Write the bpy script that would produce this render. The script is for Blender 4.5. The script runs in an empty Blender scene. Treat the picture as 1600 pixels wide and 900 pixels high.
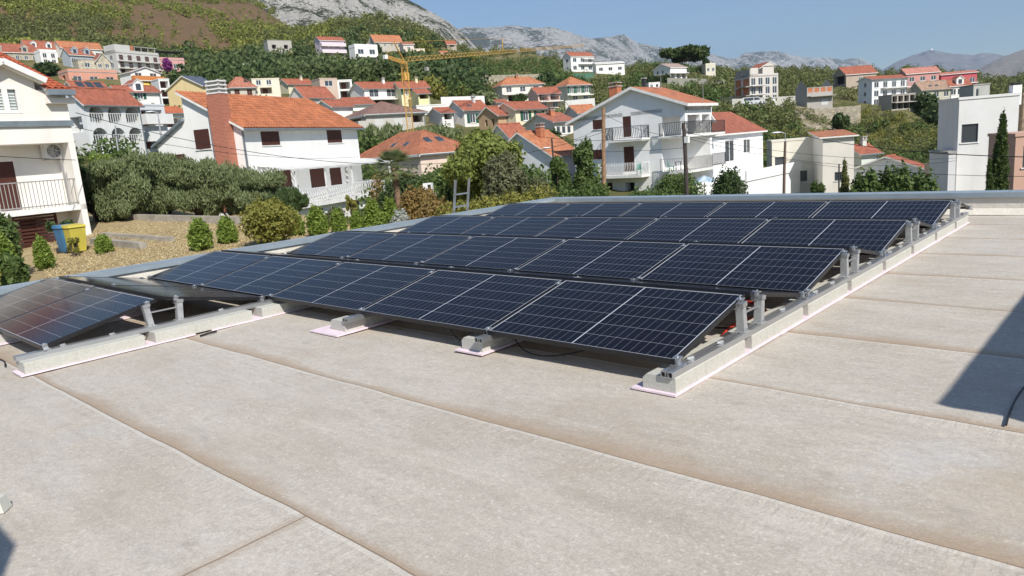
import bpy, math, random
import numpy as np
from mathutils import Vector, Matrix, noise
PI = math.pi; R = math.radians
random.seed(4)
scene = bpy.context.scene
# ------------------------------------------------------------------ camera, world, sun, exposure
CAMP = np.array([2.3889, -4.0990, 1.678]); FPX = 1124.97
YAW, PIT, ROL = 0.751525, 0.191560, -0.078307
def _rot():
    cy, sy = math.cos(YAW), math.sin(YAW)
    f = np.array([-sy*math.cos(PIT), cy*math.cos(PIT), -math.sin(PIT)])
    r = np.array([cy, sy, 0.0]); u = np.cross(r, f)
    return r*math.cos(ROL)+u*math.sin(ROL), u*math.cos(ROL)-r*math.sin(ROL), f
CR, CU, CF = _rot()
cam = bpy.data.objects.new('camera', bpy.data.cameras.new('camera'))
scene.collection.objects.link(cam); scene.camera = cam
cam.data.sensor_width = 36.0; cam.data.lens = FPX/1600*36; cam.data.clip_start = 0.05; cam.data.clip_end = 40000
M4 = Matrix.Identity(4)
for i in range(3):
    M4[i][0] = CR[i]; M4[i][1] = CU[i]; M4[i][2] = -CF[i]; M4[i][3] = CAMP[i]
cam.matrix_world = M4
SUN_AZ, SUN_EL = R(-22), R(42)          # azimuth from +X, counter-clockwise
world = bpy.data.worlds.new('World'); scene.world = world; world.use_nodes = True
wt = world.node_tree; wt.nodes.clear()
sky = wt.nodes.new('ShaderNodeTexSky'); sky.sky_type = 'NISHITA'; sky.sun_disc = False
sky.sun_elevation = SUN_EL; sky.sun_rotation = R(90)-SUN_AZ
sky.altitude = 100; sky.air_density = 1.0; sky.dust_density = 0.3; sky.ozone_density = 4.0
bg = wt.nodes.new('ShaderNodeBackground'); bg.inputs[1].default_value = 0.10
wo = wt.nodes.new('ShaderNodeOutputWorld')
wt.links.new(sky.outputs[0], bg.inputs[0]); wt.links.new(bg.outputs[0], wo.inputs[0])
sl = bpy.data.lights.new('sun', 'SUN'); sl.energy = 5.0; sl.angle = R(0.5); sl.color = (1.0, 0.95, 0.87)
sun = bpy.data.objects.new('sun', sl); scene.collection.objects.link(sun)
sd = Vector((math.cos(SUN_EL)*math.cos(SUN_AZ), math.cos(SUN_EL)*math.sin(SUN_AZ), math.sin(SUN_EL)))
sun.rotation_euler = sd.to_track_quat('Z', 'Y').to_euler(); sun.location = (20, -10, 30)
scene.view_settings.view_transform = 'Standard'; scene.view_settings.look = 'None'
scene.view_settings.exposure = 0.24; scene.view_settings.gamma = 1.0

# ------------------------------------------------------------------ placing helpers (photo pixel + real distance -> point)
def ray(px, py):
    return CF + CR*((px-800)/FPX) + CU*((450-py)/FPX)
def at(px, py, r):
    d = ray(px, py); return CAMP + d*(r/math.hypot(d[0], d[1]))
def atz(px, py, z):
    d = ray(px, py); return CAMP + d*((z-CAMP[2])/d[2])
def yh(px): return 231-0.0784*(px-800)
def azw(px, py=None):
    d = ray(px, yh(px) if py is None else py); return math.atan2(d[1], d[0])
def span(C, th, px, py):
    """distance from C in plan along heading th to the vertical plane through the pixel"""
    d = ray(px, py); a, b = d[0], d[1]; c, s = math.cos(th), math.sin(th)
    # CAMP + t*(a,b) = C + w*(c,s)
    det = a*(-s)+b*c
    dx, dy = C[0]-CAMP[0], C[1]-CAMP[1]
    return (a*dy-b*dx)/det

# ------------------------------------------------------------------ mesh builder
class MB:
    def __init__(s): s.v = []; s.f = []; s.m = []; s.uv = []; s.mats = []
    def mi(s, mat):
        if mat not in s.mats: s.mats.append(mat)
        return s.mats.index(mat)
    def face(s, pts, mat, uv=None):
        n = len(s.v); s.v += [tuple(map(float, p)) for p in pts]; s.f.append(tuple(range(n, n+len(pts))))
        s.m.append(s.mi(mat))
        if uv is None:
            p = [Vector(q) for q in pts]; nn = (p[1]-p[0]).cross(p[2]-p[0]); a = (p[1]-p[0]).normalized() if (p[1]-p[0]).length > 1e-9 else Vector((1, 0, 0))
            b = nn.normalized().cross(a) if nn.length > 1e-12 else Vector((0, 0, 1))
            uv = [((q-p[0]).dot(a), (q-p[0]).dot(b)) for q in p]
        s.uv.append(uv)
    def box(s, x0, x1, y0, y1, z0, z1, mat):
        c = [(x0, y0, z0), (x1, y0, z0), (x1, y1, z0), (x0, y1, z0), (x0, y0, z1), (x1, y0, z1), (x1, y1, z1), (x0, y1, z1)]
        for q in ((0, 3, 2, 1), (4, 5, 6, 7), (0, 1, 5, 4), (1, 2, 6, 5), (2, 3, 7, 6), (3, 0, 4, 7)): s.face([c[i] for i in q], mat)
    def prism(s, a, b, mat):
        """a, b: matching loops"""
        n = len(a); s.face(a[::-1], mat); s.face(b, mat)
        for i in range(n): s.face([a[i], a[(i+1) % n], b[(i+1) % n], b[i]], mat)
    def bar(s, p, q, w, mat, h=None, up=(0, 0, 1)):
        p = Vector(p); q = Vector(q); d = (q-p).normalized(); u = Vector(up)
        if abs(d.dot(u)) > 0.97: u = Vector((1, 0, 0))
        x = d.cross(u).normalized(); y = x.cross(d).normalized(); h = w if h is None else h
        o = [x*w/2+y*h/2, -x*w/2+y*h/2, -x*w/2-y*h/2, x*w/2-y*h/2]
        s.prism([tuple(p+k) for k in o], [tuple(q+k) for k in o], mat)
    def tube(s, pts, r, mat, n=6, r1=None):
        P = [Vector(p) for p in pts]; prev = None
        for i, p in enumerate(P):
            d = (P[min(i+1, len(P)-1)]-P[max(i-1, 0)]).normalized(); u = Vector((0, 0, 1)) if abs(d.z) < .95 else Vector((1, 0, 0))
            x = d.cross(u).normalized(); y = d.cross(x)
            rr = r if r1 is None else r+(r1-r)*i/(len(P)-1)
            ring = [p+x*math.cos(2*PI*k/n)*rr+y*math.sin(2*PI*k/n)*rr for k in range(n)]
            if prev:
                for k in range(n): s.face([prev[k], prev[(k+1) % n], ring[(k+1) % n], ring[k]], mat)
            else: s.face(ring[::-1], mat)
            prev = ring
        s.face(prev, mat)
    def lathe(s, prof, mat, c=(0, 0, 0), n=16):
        for (r0, z0), (r1, z1) in zip(prof, prof[1:]):
            for k in range(n):
                a, b = 2*PI*k/n, 2*PI*(k+1)/n
                q = [(c[0]+r0*math.cos(a), c[1]+r0*math.sin(a), c[2]+z0), (c[0]+r0*math.cos(b), c[1]+r0*math.sin(b), c[2]+z0),
                     (c[0]+r1*math.cos(b), c[1]+r1*math.sin(b), c[2]+z1), (c[0]+r1*math.cos(a), c[1]+r1*math.sin(a), c[2]+z1)]
                if r0 < 1e-6: q = q[1:]
                elif r1 < 1e-6: q = q[:3]
                s.face(q, mat)
    def build(s, name, parent=None, smooth=False):
        me = bpy.data.meshes.new(name); me.from_pydata(s.v, [], s.f)
        for m in s.mats: me.materials.append(m)
        me.polygons.foreach_set('material_index', s.m)
        ul = me.uv_layers.new(name='UVMap')
        ul.data.foreach_set('uv', [c for u in s.uv for p in u for c in p])
        if smooth: me.polygons.foreach_set('use_smooth', [True]*len(s.f))
        me.update(); return link(name, me, parent)
def link(name, me, parent=None):
    o = bpy.data.objects.new(name, me); scene.collection.objects.link(o)
    if parent is not None: o.parent = parent
    return o
def tag(o, label=None, cat=None, group=None, kind=None):
    if label: o['label'] = label
    if cat: o['category'] = cat
    if group: o['group'] = group
    if kind: o['kind'] = kind
    return o
def thing(name, loc, rz, label, cat, group=None):
    o = link(name, None); o.location = loc; o.rotation_euler = (0, 0, rz)
    return tag(o, label, cat, group)
def kids(o): return [c for c in bpy.data.objects if c.parent == o]
def copy_thing(o, loc, rz, label, group=None, scale=None):
    ks = kids(o); c = o.copy(); scene.collection.objects.link(c); c.location = loc; c.rotation_euler = (0, 0, rz)
    if scale is not None: c.scale = scale
    c['label'] = label
    if group: c['group'] = group
    for k in ks:
        d = k.copy(); scene.collection.objects.link(d); d.parent = c
        for g in kids(k):
            e = g.copy(); scene.collection.objects.link(e); e.parent = d
    return c
def np_mesh(name, verts, nper, mat, parent=None, smooth=False):
    """verts (N*nper,3): independent n-gons"""
    n = len(verts)//nper; me = bpy.data.meshes.new(name)
    me.vertices.add(len(verts)); me.vertices.foreach_set('co', np.asarray(verts, dtype=np.float32).ravel())
    me.loops.add(len(verts)); me.loops.foreach_set('vertex_index', np.arange(len(verts), dtype=np.int32))
    me.polygons.add(n); me.polygons.foreach_set('loop_start', np.arange(0, len(verts), nper, dtype=np.int32))
    me.polygons.foreach_set('loop_total', np.full(n, nper, dtype=np.int32))
    me.materials.append(mat); me.update(calc_edges=True)
    return link(name, me, parent)

# ------------------------------------------------------------------ materials
_mc = {}
class NT:
    def __init__(s, name):
        s.m = bpy.data.materials.new(name); s.m.use_nodes = True; s.t = s.m.node_tree; s.t.nodes.clear()
        s.out = s.t.nodes.new('ShaderNodeOutputMaterial'); s.p = s.t.nodes.new('ShaderNodeBsdfPrincipled')
        s.t.links.new(s.p.outputs[0], s.out.inputs[0])
    def n(s, ty, **k):
        x = s.t.nodes.new(ty)
        for a, b in k.items(): setattr(x, a, b)
        return x
    def L(s, a, b): s.t.links.new(a, b)
    def val(s, sock, v):
        if isinstance(v, (int, float, tuple)): sock.default_value = v
        else: s.L(v, sock)
    def math(s, op, a, b=0.0, c=0.0, clamp=False):
        x = s.n('ShaderNodeMath', operation=op, use_clamp=clamp)
        s.val(x.inputs[0], a); s.val(x.inputs[1], b); s.val(x.inputs[2], c); return x.outputs[0]
    def noise(s, vec, scale, detail=4, rough=.55, sx=(1, 1, 1)):
        mp = s.n('ShaderNodeMapping'); s.L(vec, mp.inputs[0]); mp.inputs[3].default_value = sx
        x = s.n('ShaderNodeTexNoise'); s.L(mp.outputs[0], x.inputs[0]); x.inputs['Scale'].default_value = scale
        x.inputs['Detail'].default_value = detail; x.inputs['Roughness'].default_value = rough; return x.outputs[0]
    def ramp(s, f, stops):
        x = s.n('ShaderNodeValToRGB'); e = x.color_ramp.elements
        while len(e) < len(stops): e.new(0.5)
        for i, (p, c) in enumerate(stops):
            e[i].position = p; e[i].color = (c, c, c, 1) if isinstance(c, (int, float)) else tuple(c)+(1,)
        s.L(f, x.inputs[0]); return x.outputs[0]
    def mix(s, f, a, b, blend='MIX'):
        x = s.n('ShaderNodeMix', data_type='RGBA', blend_type=blend)
        s.val(x.inputs[0], f)
        for i, v in ((6, a), (7, b)):
            if isinstance(v, tuple): x.inputs[i].default_value = v+((1,) if len(v) == 3 else ())
            else: s.L(v, x.inputs[i])
        return x.outputs[2]
    def obj(s): return s.n('ShaderNodeTexCoord').outputs['Object']
    def uv(s): return s.n('ShaderNodeTexCoord').outputs['UV']
    def xyz(s, v):
        x = s.n('ShaderNodeSeparateXYZ'); s.L(v, x.inputs[0]); return x.outputs
    def set(s, col=None, rough=.6, metal=0, bump=None, dist=.02, strength=.5, spec=.5):
        if col is not None:
            if isinstance(col, tuple): s.p.inputs['Base Color'].default_value = col[:3]+(1,)
            else: s.L(col, s.p.inputs['Base Color'])
        s.val(s.p.inputs['Roughness'], rough); s.p.inputs['Metallic'].default_value = metal
        s.p.inputs['Specular IOR Level'].default_value = spec
        if bump is not None:
            b = s.n('ShaderNodeBump'); b.inputs['Strength'].default_value = strength; b.inputs['Distance'].default_value = dist
            s.L(bump, b.inputs['Height']); s.L(b.outputs[0], s.p.inputs['Normal'])
        return s.m
def plain(name, col, rough=.6, metal=0, var=.12, scale=3, spec=.5):
    key = (name, tuple(col), rough, metal)
    if key in _mc: return _mc[key]
    t = NT(name); f = t.noise(t.obj(), scale, 5)
    c = t.mix(t.ramp(f, [(.3, 0.0), (.7, 1.0)]), tuple(x*(1-var) for x in col), tuple(min(1, x*(1+var)) for x in col))
    _mc[key] = t.set(c, rough, metal, spec=spec); return _mc[key]
def stucco(col, dirt=.10):
    key = ('stucco', tuple(col))
    if key in _mc: return _mc[key]
    t = NT('render_wall'); o = t.obj()
    f = t.noise(o, .55, 6, .6); g = t.noise(o, 1.6, 6, .6, (1, 1, .12))
    c = t.mix(t.ramp(f, [(.35, 0.0), (.75, 1.0)]), tuple(col), tuple(x*.90 for x in col))
    c = t.mix(t.ramp(g, [(.52, 0.0), (.8, .28)]), c, tuple(x*y for x, y in zip(col, (.66, .63, .58))))
    b = t.noise(o, 40, 3); _mc[key] = t.set(c, .85, 0, b, .01, .25, .25); return _mc[key]
def tile_mat(col, su=.24, sv=.38, bump=True):
    key = ('tile', tuple(col), bump)
    if key in _mc: return _mc[key]
    t = NT('clay_tiles'); uv = t.uv(); x = t.xyz(uv)
    u = t.math('DIVIDE', x[0], su); v = t.math('DIVIDE', x[1], sv)
    fu = t.math('FRACT', u); fv = t.math('FRACT', v)
    cb = t.n('ShaderNodeCombineXYZ'); t.L(t.math('FLOOR', u), cb.inputs[0]); t.L(t.math('FLOOR', v), cb.inputs[1])
    wn = t.n('ShaderNodeTexWhiteNoise', noise_dimensions='3D'); t.L(cb.outputs[0], wn.inputs[0])
    c = t.mix(wn.outputs[0], tuple(q*.74 for q in col), tuple(min(1, q*1.18) for q in col))
    f = t.noise(t.obj(), .5, 5, .65); c = t.mix(t.ramp(f, [(.45, 0.0), (.8, .5)]), c, (col[0]*.55, col[1]*.62, col[2]*.75))
    h = t.math('SINE', t.math('MULTIPLY', fu, PI)); h = t.math('ADD', t.math('MULTIPLY', h, .6), t.math('MULTIPLY', t.math('SUBTRACT', 1.0, fv), .5))
    _mc[key] = t.set(c, .75, 0, h if bump else None, .05, .9, .3); return _mc[key]
def slats_mat(name, col, pitch=.07):
    key = (name, tuple(col))
    if key in _mc: return _mc[key]
    t = NT(name); z = t.xyz(t.obj())[2]; f = t.math('FRACT', t.math('DIVIDE', z, pitch))
    c = t.mix(t.math('GREATER_THAN', f, .8), tuple(col), tuple(q*.5 for q in col))
    _mc[key] = t.set(c, .55, 0, f, .01, .8, .3); return _mc[key]
WHITE = (.83, .82, .79); CREAM = (.76, .66, .46); PALE = (.72, .70, .64)
RED = (.37, .125, .075); ORANGE = (.47, .19, .095); BROWNR = (.25, .15, .12)
M = {}
t = NT('window_glass'); M['glass'] = t.set((.05, .06, .07), .08, 0, spec=.8)
M['frame'] = plain('white_window_frame', (.75, .75, .73), .4)
M['dframe'] = plain('dark_window_frame', (.06, .065, .07), .4)
M['shut'] = slats_mat('brown_shutter', (.085, .03, .022))
M['green'] = slats_mat('green_shutter', (.02, .10, .065))
M['blind'] = slats_mat('roller_blind', (.62, .62, .60))
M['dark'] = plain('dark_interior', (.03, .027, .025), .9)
M['void'] = plain('shaded_recess', (.26, .25, .235), .9)  # recess shade put into the colour of loggia and arch backs
M['trim'] = plain('white_trim', (.78, .77, .74), .6)
M['conc'] = plain('raw_concrete', (.36, .345, .315), .9, var=.25, scale=1.2)
M['brick'] = plain('hollow_brick', (.45, .17, .085), .9, var=.25, scale=2)
M['iron'] = plain('dark_iron', (.035, .035, .04), .5)
M['wrail'] = plain('white_railing_paint', (.72, .72, .70), .45)
M['grail'] = plain('grey_railing_paint', (.32, .31, .30), .5)
M['glassrail'] = plain('grey_glass_rail', (.30, .36, .38), .15)
M['zinc'] = plain('zinc_gutter', (.30, .34, .36), .4, .6)
M['wood'] = plain('weathered_wood', (.30, .18, .10), .8, var=.3, scale=6)
M['awning'] = plain('yellow_awning', (.70, .48, .12), .7)
M['bark'] = plain('bark', (.12, .09, .065), .9, var=.35, scale=8)
M['greybark'] = plain('grey_bark', (.24, .22, .19), .9, var=.3, scale=8)
# stone masonry
def stone_mat(col):
    key = ('stone', col)
    if key in _mc: return _mc[key]
    t = NT('stone_masonry'); vo = t.n('ShaderNodeTexVoronoi'); mp = t.n('ShaderNodeMapping'); t.L(t.obj(), mp.inputs[0]); mp.inputs[3].default_value = (1, 1, 1.8)
    t.L(mp.outputs[0], vo.inputs[0]); vo.inputs['Scale'].default_value = 2.2
    x = t.xyz(vo.outputs['Color']); c = t.mix(x[0], tuple(q*.7 for q in col), tuple(q*1.2 for q in col))
    _mc[key] = t.set(c, .9, 0, vo.outputs['Distance'], .04, .6, .2); return _mc[key]
# ------------------------------------------------------------------ house data (near corner pixel, base row, distance, turn, right end, left end, eave row, ...)
STONE = ('s', (.42, .38, .30)); STONE2 = ('s', (.50, .45, .35))
HS = [
 # upper left village
 dict(k='stone_house', l='long three storey stone house with red roof and small dormers at the far left edge', px=-60, yb=112, r=245, ph=8, xr=62, xl=-75, ye=79, roof='gx', rh=3.2, c=STONE, rc=RED, o=[('F','win',9,2,.9,1.1)], dorm=3),
 dict(k='house', l='small white two storey house beside the long stone house on the left slope', px=66, yb=101, r=235, ph=20, xr=90, xl=63, ye=81, roof='flat', rh=.4, c=WHITE, rc=RED, o=[('F','win',2,2,1.0,1.2)]),
 dict(k='house', l='pale house with red roof and two white arched dormers above the small white house', px=44, yb=88, r=262, ph=20, xr=90, xl=40, ye=74, roof='gx', rh=3.0, c=WHITE, rc=RED, o=[('F','win',3,1,.9,1.1)], dorm=2),
 dict(k='house', l='wide cream house with long orange roof at the top of the left village', px=98, yb=92, r=262, ph=22, xr=160, xl=88, ye=73, roof='gx', rh=2.6, c=PALE, rc=ORANGE, o=[('F','win',4,1,1.2,1.1)]),
 dict(k='house', l='blue grey house with red roof and white dormers below the wide orange roof', px=112, yb=104, r=228, ph=28, xr=148, xl=105, ye=84, roof='gx', rh=2.2, c=(.42,.46,.50), rc=RED, o=[('F','win',4,1,1.0,1.2)], dorm=2),
 dict(k='stone_house', l='low beige stone house with small square window left of the grey apartment block', px=124, yb=109, r=215, ph=18, xr=150, xl=119, ye=93, roof='flat', rh=.3, c=STONE2, rc=RED, o=[('F','win',1,1,1.2,1.1)]),
 dict(k='stone_house', l='small beige stone house with red gable roof touching the grey apartment block', px=152, yb=110, r=216, ph=18, xr=173, xl=149, ye=95, roof='gy', rh=2.0, c=STONE2, rc=RED, o=[('F','win',2,1,.9,1.0)]),
 dict(k='apartment_block', l='grey and white four storey apartment block with rows of dark shutters on the left slope', cat='apartment block', px=187, yb=118, r=222, ph=35, xr=250, xl=166, ye=82, roof='flat', rh=.6, c=(.58,.57,.54), rc=RED, o=[('F','shut',5,3,1.2,1.7,0,1,0,.95),('L','win',1,3,1.2,1.2)], bal=[('F',0,1,.33),('F',0,1,.66)], attic=1),
 dict(k='house', l='pink house draped in purple bougainvillea right of the grey apartment block', px=252, yb=112, r=230, ph=25, xr=289, xl=249, ye=93, roof='flat', rh=.5, c=(.66,.36,.32), rc=RED, o=[('F','win',2,1,1.3,1.3,.5,1)], terr=1),
 dict(k='house', l='salmon pink house with flat grey roof edge below the beige stone houses', px=110, yb=133, r=195, ph=22, xr=184, xl=92, ye=112, roof='flat', rh=.5, c=(.66,.33,.24), rc=RED, o=[('F','win',3,1,1.8,1.2),('L','void',1,1,1.5,2)], bal=[('F',0,1,.1)]),
 dict(k='house', l='white house with orange balconies and yellow awnings below the grey apartment block', px=208, yb=138, r=188, ph=30, xr=252, xl=188, ye=112, roof='gy', rh=1.2, c=WHITE, rc=BROWNR, o=[('F','win',2,1,1.6,1.6,0,1,.6,1),('F','void',1,1,4,1.6,0,1,0,.35)], balc=[('F',0,1,.48,(.62,.24,.08))], awn=1),
 dict(k='house', l='white terraced house with solar panels on its red roof behind the arched villa', px=120, yb=150, r=140, ph=25, xr=170, xl=114, ye=140, roof='gx', rh=2.4, c=WHITE, rc=RED, o=[], solar=1),
 dict(k='house', l='white house with green shuttered dormer behind the right end of the arched white villa', px=188, yb=156, r=132, ph=25, xr=250, xl=176, ye=143, roof='gx', rh=2.4, c=WHITE, rc=RED, o=[('F','green',1,1,.9,1.2)], dorm=1),
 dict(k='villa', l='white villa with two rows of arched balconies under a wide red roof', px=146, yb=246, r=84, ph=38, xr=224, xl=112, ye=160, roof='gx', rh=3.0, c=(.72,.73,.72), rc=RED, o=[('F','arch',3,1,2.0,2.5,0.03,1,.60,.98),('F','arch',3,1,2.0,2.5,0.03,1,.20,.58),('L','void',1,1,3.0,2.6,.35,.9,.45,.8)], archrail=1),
 dict(k='house', l='narrow white house with laundry balcony right of the arched white villa', px=226, yb=238, r=92, ph=38, xr=262, xl=222, ye=164, roof='flat', rh=.3, c=(.66,.68,.70), rc=RED, o=[('F','void',1,2,3.0,1.8)], balc=[('F',0,1,.62,(.76,.76,.74)),('F',0,1,.25,(.76,.76,.74))]),
 dict(k='house', l='low white house with orange roof between the arched villa and the yellow house', px=256, yb=206, r=105, ph=30, xr=292, xl=252, ye=176, roof='gx', rh=1.2, c=WHITE, rc=(.5,.15,.07), o=[('F','void',1,1,2.5,1.2)]),
 dict(k='house', l='yellow house with dark panels on its roof above the chimney house', px=322, yb=170, r=140, ph=45, xr=346, xl=263, ye=133, roof='gx', rh=2.6, c=(.78,.62,.34), rc=(.10,.12,.16), o=[('L','win',1,1,1.4,1.4,.5,.9,.1,.5),('F','win',1,2,1.2,1.3)]),
 dict(k='ruined_house', l='old stone house with a hole in its faded red roof beside the cream cube', px=362, yb=154, r=158, ph=15, xr=400, xl=356, ye=138, roof='hip', rh=3.4, c=(.55,.50,.42), rc=(.42,.17,.11), o=[('F','shut',2,1,1.0,1.5)], hole=1),
 dict(k='house', l='cream cube house with flat roof right of the ruined roof house', px=397, yb=154, r=160, ph=8, xr=438, xl=395, ye=124, roof='flat', rh=.3, c=(.76,.70,.56), rc=RED, o=[('F','win',2,1,1.0,1.0,.05,.8,.65,1),('F','void',1,1,2.6,1.4,.2,.75,.2,.6)]),
 dict(k='house', l='pale yellow house with small red roof right of the cream cube house', px=452, yb=148, r=172, ph=30, xr=490, xl=440, ye=131, roof='gx', rh=2.0, c=(.72,.66,.48), rc=RED, o=[('F','win',2,1,1.1,1.0)], chim=1),
 dict(k='house', l='white house with plain red roof directly in front of the pale yellow house', px=478, yb=168, r=140, ph=38, xr=522, xl=453, ye=151, roof='gx', rh=2.6, c=(.74,.70,.66), rc=RED, o=[('F','blind',1,1,2.4,1.8,.05,.5)]),
 dict(k='modern_house', l='blocky beige modern house with square dark window on the slope', px=503, yb=155, r=158, ph=25, xr=528, xl=488, ye=123, roof='flat', rh=.3, c=(.60,.47,.38), rc=RED, o=[('F','win',1,1,1.8,1.4,.2,.8,.6,.95)]),
 dict(k='modern_house', l='white modern frame house with two deep glazed loggias beside the beige block', px=530, yb=155, r=160, ph=12, xr=551, xl=527, ye=126, roof='flat', rh=.3, c=WHITE, rc=RED, o=[('F','void',1,2,2.3,1.7)]),
 dict(k='house', l='white gabled house with red roof just above the right end of the big orange roof', px=521, yb=186, r=112, ph=38, xr=552, xl=498, ye=166, roof='gx', rh=1.9, c=WHITE, rc=RED, o=[('L','win',2,1,.9,1.2,.45,.95)]),
 dict(k='house', l='long low red roofed house behind the brown roofed apartment house', px=546, yb=172, r=125, ph=20, xr=585, xl=528, ye=163, roof='gx', rh=2.0, c=WHITE, rc=RED, o=[]),
 dict(k='apartment_house', l='large grey rendered house with wide brown hipped roof behind the crane mast', cat='apartment house', px=575, yb=212, r=105, ph=22, xr=665, xl=537, ye=180, roof='hip', rh=2.6, c=(.50,.48,.44), rc=BROWNR, o=[('F','blind',2,1,1.3,1.3,.05,.7,.45,.98),('L','void',1,1,4.5,1.6,.1,1,.5,.95),('F','void',1,1,1.6,1.4,.75,1,.5,.95)], balc=[('L',0,1,.40,(.5,.48,.44))]),
 dict(k='house', l='white row house with blue grey windows and red roof left of the crane mast', px=572, yb=168, r=140, ph=30, xr=628, xl=548, ye=138, roof='gx', rh=1.9, c=WHITE, rc=RED, o=[('F','win',2,1,2.0,1.4,.02,.95,.5,1),('F','void',1,1,5,1.3,0,1,.05,.45)], bal=[('F',0,1,.42)], chim=1),
 dict(k='house', l='pale yellow house with red roof joined to the row house behind the crane mast', px=629, yb=166, r=141, ph=22, xr=671, xl=628, ye=137, roof='gx', rh=1.6, c=(.78,.74,.48), rc=RED, o=[('F','green',3,1,.9,1.0,0,1,.55,1)], chim=1),
 dict(k='house', l='small yellow house with dark glazed porch right of the crane mast', px=655, yb=165, r=137, ph=20, xr=672, xl=652, ye=146, roof='gx', rh=1.0, c=(.76,.72,.42), rc=RED, o=[('F','void',1,1,2,1.0,0,1,.5,1)]),
 dict(k='house', l='low white workshop with flat roof behind the brown roofed house', px=652, yb=182, r=125, ph=15, xr=697, xl=640, ye=166, roof='flat', rh=.2, c=(.74,.73,.70), rc=RED, o=[]),
 # upper slope
 dict(k='unfinished_house', l='grey roofless concrete shell of a house high on the green slope', px=420, yb=82, r=275, ph=20, xr=456, xl=417, ye=63, roof='flat', rh=.2, c=(.45,.43,.39), rc=RED, o=[('F','void',2,1,1.5,1.4)]),
 dict(k='house', l='lilac pink house with two stacked balconies high on the slope', px=503, yb=92, r=262, ph=25, xr=539, xl=496, ye=62, roof='gx', rh=1.2, c=(.72,.60,.64), rc=RED, o=[('F','void',2,2,2.4,1.4)], balc=[('F',0,1,.33,(.74,.64,.68)),('F',0,1,.68,(.74,.64,.68))]),
 dict(k='modern_house', l='white stepped modern house with roof terrace high on the slope', px=557, yb=100, r=255, ph=30, xr=591, xl=547, ye=73, roof='flat', rh=.8, c=WHITE, rc=RED, o=[('F','win',2,2,2.2,1.6)], bal=[('F',0,1,.42)], chim=1),
 dict(k='stone_house', l='big stone house with orange roof and tiny windows on the crest above the crane', px=587, yb=86, r=285, ph=28, xr=629, xl=580, ye=64, roof='gx', rh=2.4, c=(.50,.47,.41), rc=ORANGE, o=[('F','win',4,2,.8,.9)]),
 dict(k='house', l='small pale house with brown roof attached to the big stone house', px=631, yb=82, r=282, ph=20, xr=647, xl=629, ye=69, roof='gx', rh=1.2, c=(.66,.60,.56), rc=(.34,.14,.09), o=[('F','win',1,1,1.2,1.0)]),
 dict(k='house', l='low white and peach house with terrace right of the big stone house', px=634, yb=88, r=268, ph=18, xr=664, xl=630, ye=77, roof='flat', rh=.3, c=(.78,.66,.52), rc=RED, o=[('F','void',2,1,1.8,1.2)]),
 dict(k='house', l='lonely low house with dark red roof on the crest under the rock face', px=699, yb=74, r=330, ph=20, xr=713, xl=696, ye=69, roof='gx', rh=1.3, c=(.42,.36,.3), rc=(.36,.13,.08), o=[('F','void',1,1,2,.9)]),
 dict(k='shed', l='tiny shed with orange roof just above the crane jib', px=689, yb=87, r=300, ph=10, xr=700, xl=687, ye=83, roof='gx', rh=1.0, c=PALE, rc=ORANGE, o=[]),
 # middle
 dict(k='house', l='white house with red roof, roof window and dark green shutters right of the crane', px=727, yb=200, r=112, ph=40, xr=765, xl=699, ye=171, roof='gx', rh=2.8, c=(.78,.76,.72), rc=RED, o=[('F','green',2,1,1.1,1.5,.1,1,.2,.8)], chim=1, skyl=1),
 dict(k='house', l='small white house with red roof and open porch left of the green shuttered house', px=692, yb=196, r=108, ph=30, xr=710, xl=674, ye=176, roof='gx', rh=1.4, c=(.76,.74,.71), rc=RED, o=[('F','void',1,1,1.3,1.2,0,1,.4,1)]),
 dict(k='house', l='tan gabled house with red roof attached to the white green shuttered house', px=780, yb=204, r=104, ph=45, xr=793, xl=757, ye=179, roof='gx', rh=1.9, c=(.52,.36,.22), rc=RED, o=[('L','dark',2,1,.5,1.4,.2,.9,.3,.8)]),
 dict(k='house', l='cream house with tan gable, green shutters and red roof left of the white chimney villa', px=808, yb=212, r=104, ph=42, xr=856, xl=776, ye=170, roof='gx', rh=2.6, c=(.78,.70,.50), rc=RED, o=[('F','green',2,1,1.0,1.3,.1,.95,.5,.95),('L','dark',1,1,.5,1.0,.4,.7,.6,.95)]),
 dict(k='house', l='old brown roofed house with brick chimney and three white windows in the middle', px=868, yb=220, r=92, ph=30, xr=900, xl=820, ye=190, roof='gx', rh=2.8, c=(.72,.69,.62), rc=(.38,.14,.09), o=[('F','win',3,1,.7,1.0,.05,.8,.3,.8)], chimb=1),
 dict(k='house', l='grey gabled house with large orange roof behind the big green ash tree', px=866, yb=292, r=66, ph=52, xr=906, xl=770, ye=242, roof='gx', rh=2.4, c=(.72,.74,.75), rc=ORANGE, o=[('L','win',1,1,1.0,1.2,.5,.95,.1,.5)], chimb=1),
 dict(k='house', l='house with orange hipped roof, brick chimney and long balcony on the middle slope', px=786, yb=160, r=172, ph=22, xr=849, xl=773, ye=134, roof='hip', rh=2.4, c=(.74,.70,.62), rc=ORANGE, o=[('F','win',3,1,1.4,1.2,0,1,.5,1),('F','void',2,1,2.5,1.4,0,1,.0,.45)], bal=[('F',0,1,.46)], chimb=1),
 dict(k='house', l='salmon house with red roof and loggias between the two hipped roof houses', px=842, yb=170, r=150, ph=30, xr=876, xl=826, ye=146, roof='gx', rh=1.4, c=(.70,.50,.42), rc=RED, o=[('F','void',2,1,2.2,1.2,0,1,.5,1),('F','win',2,1,1.2,1.2,0,1,0,.45)], bal=[('F',0,1,.46)]),
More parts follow.
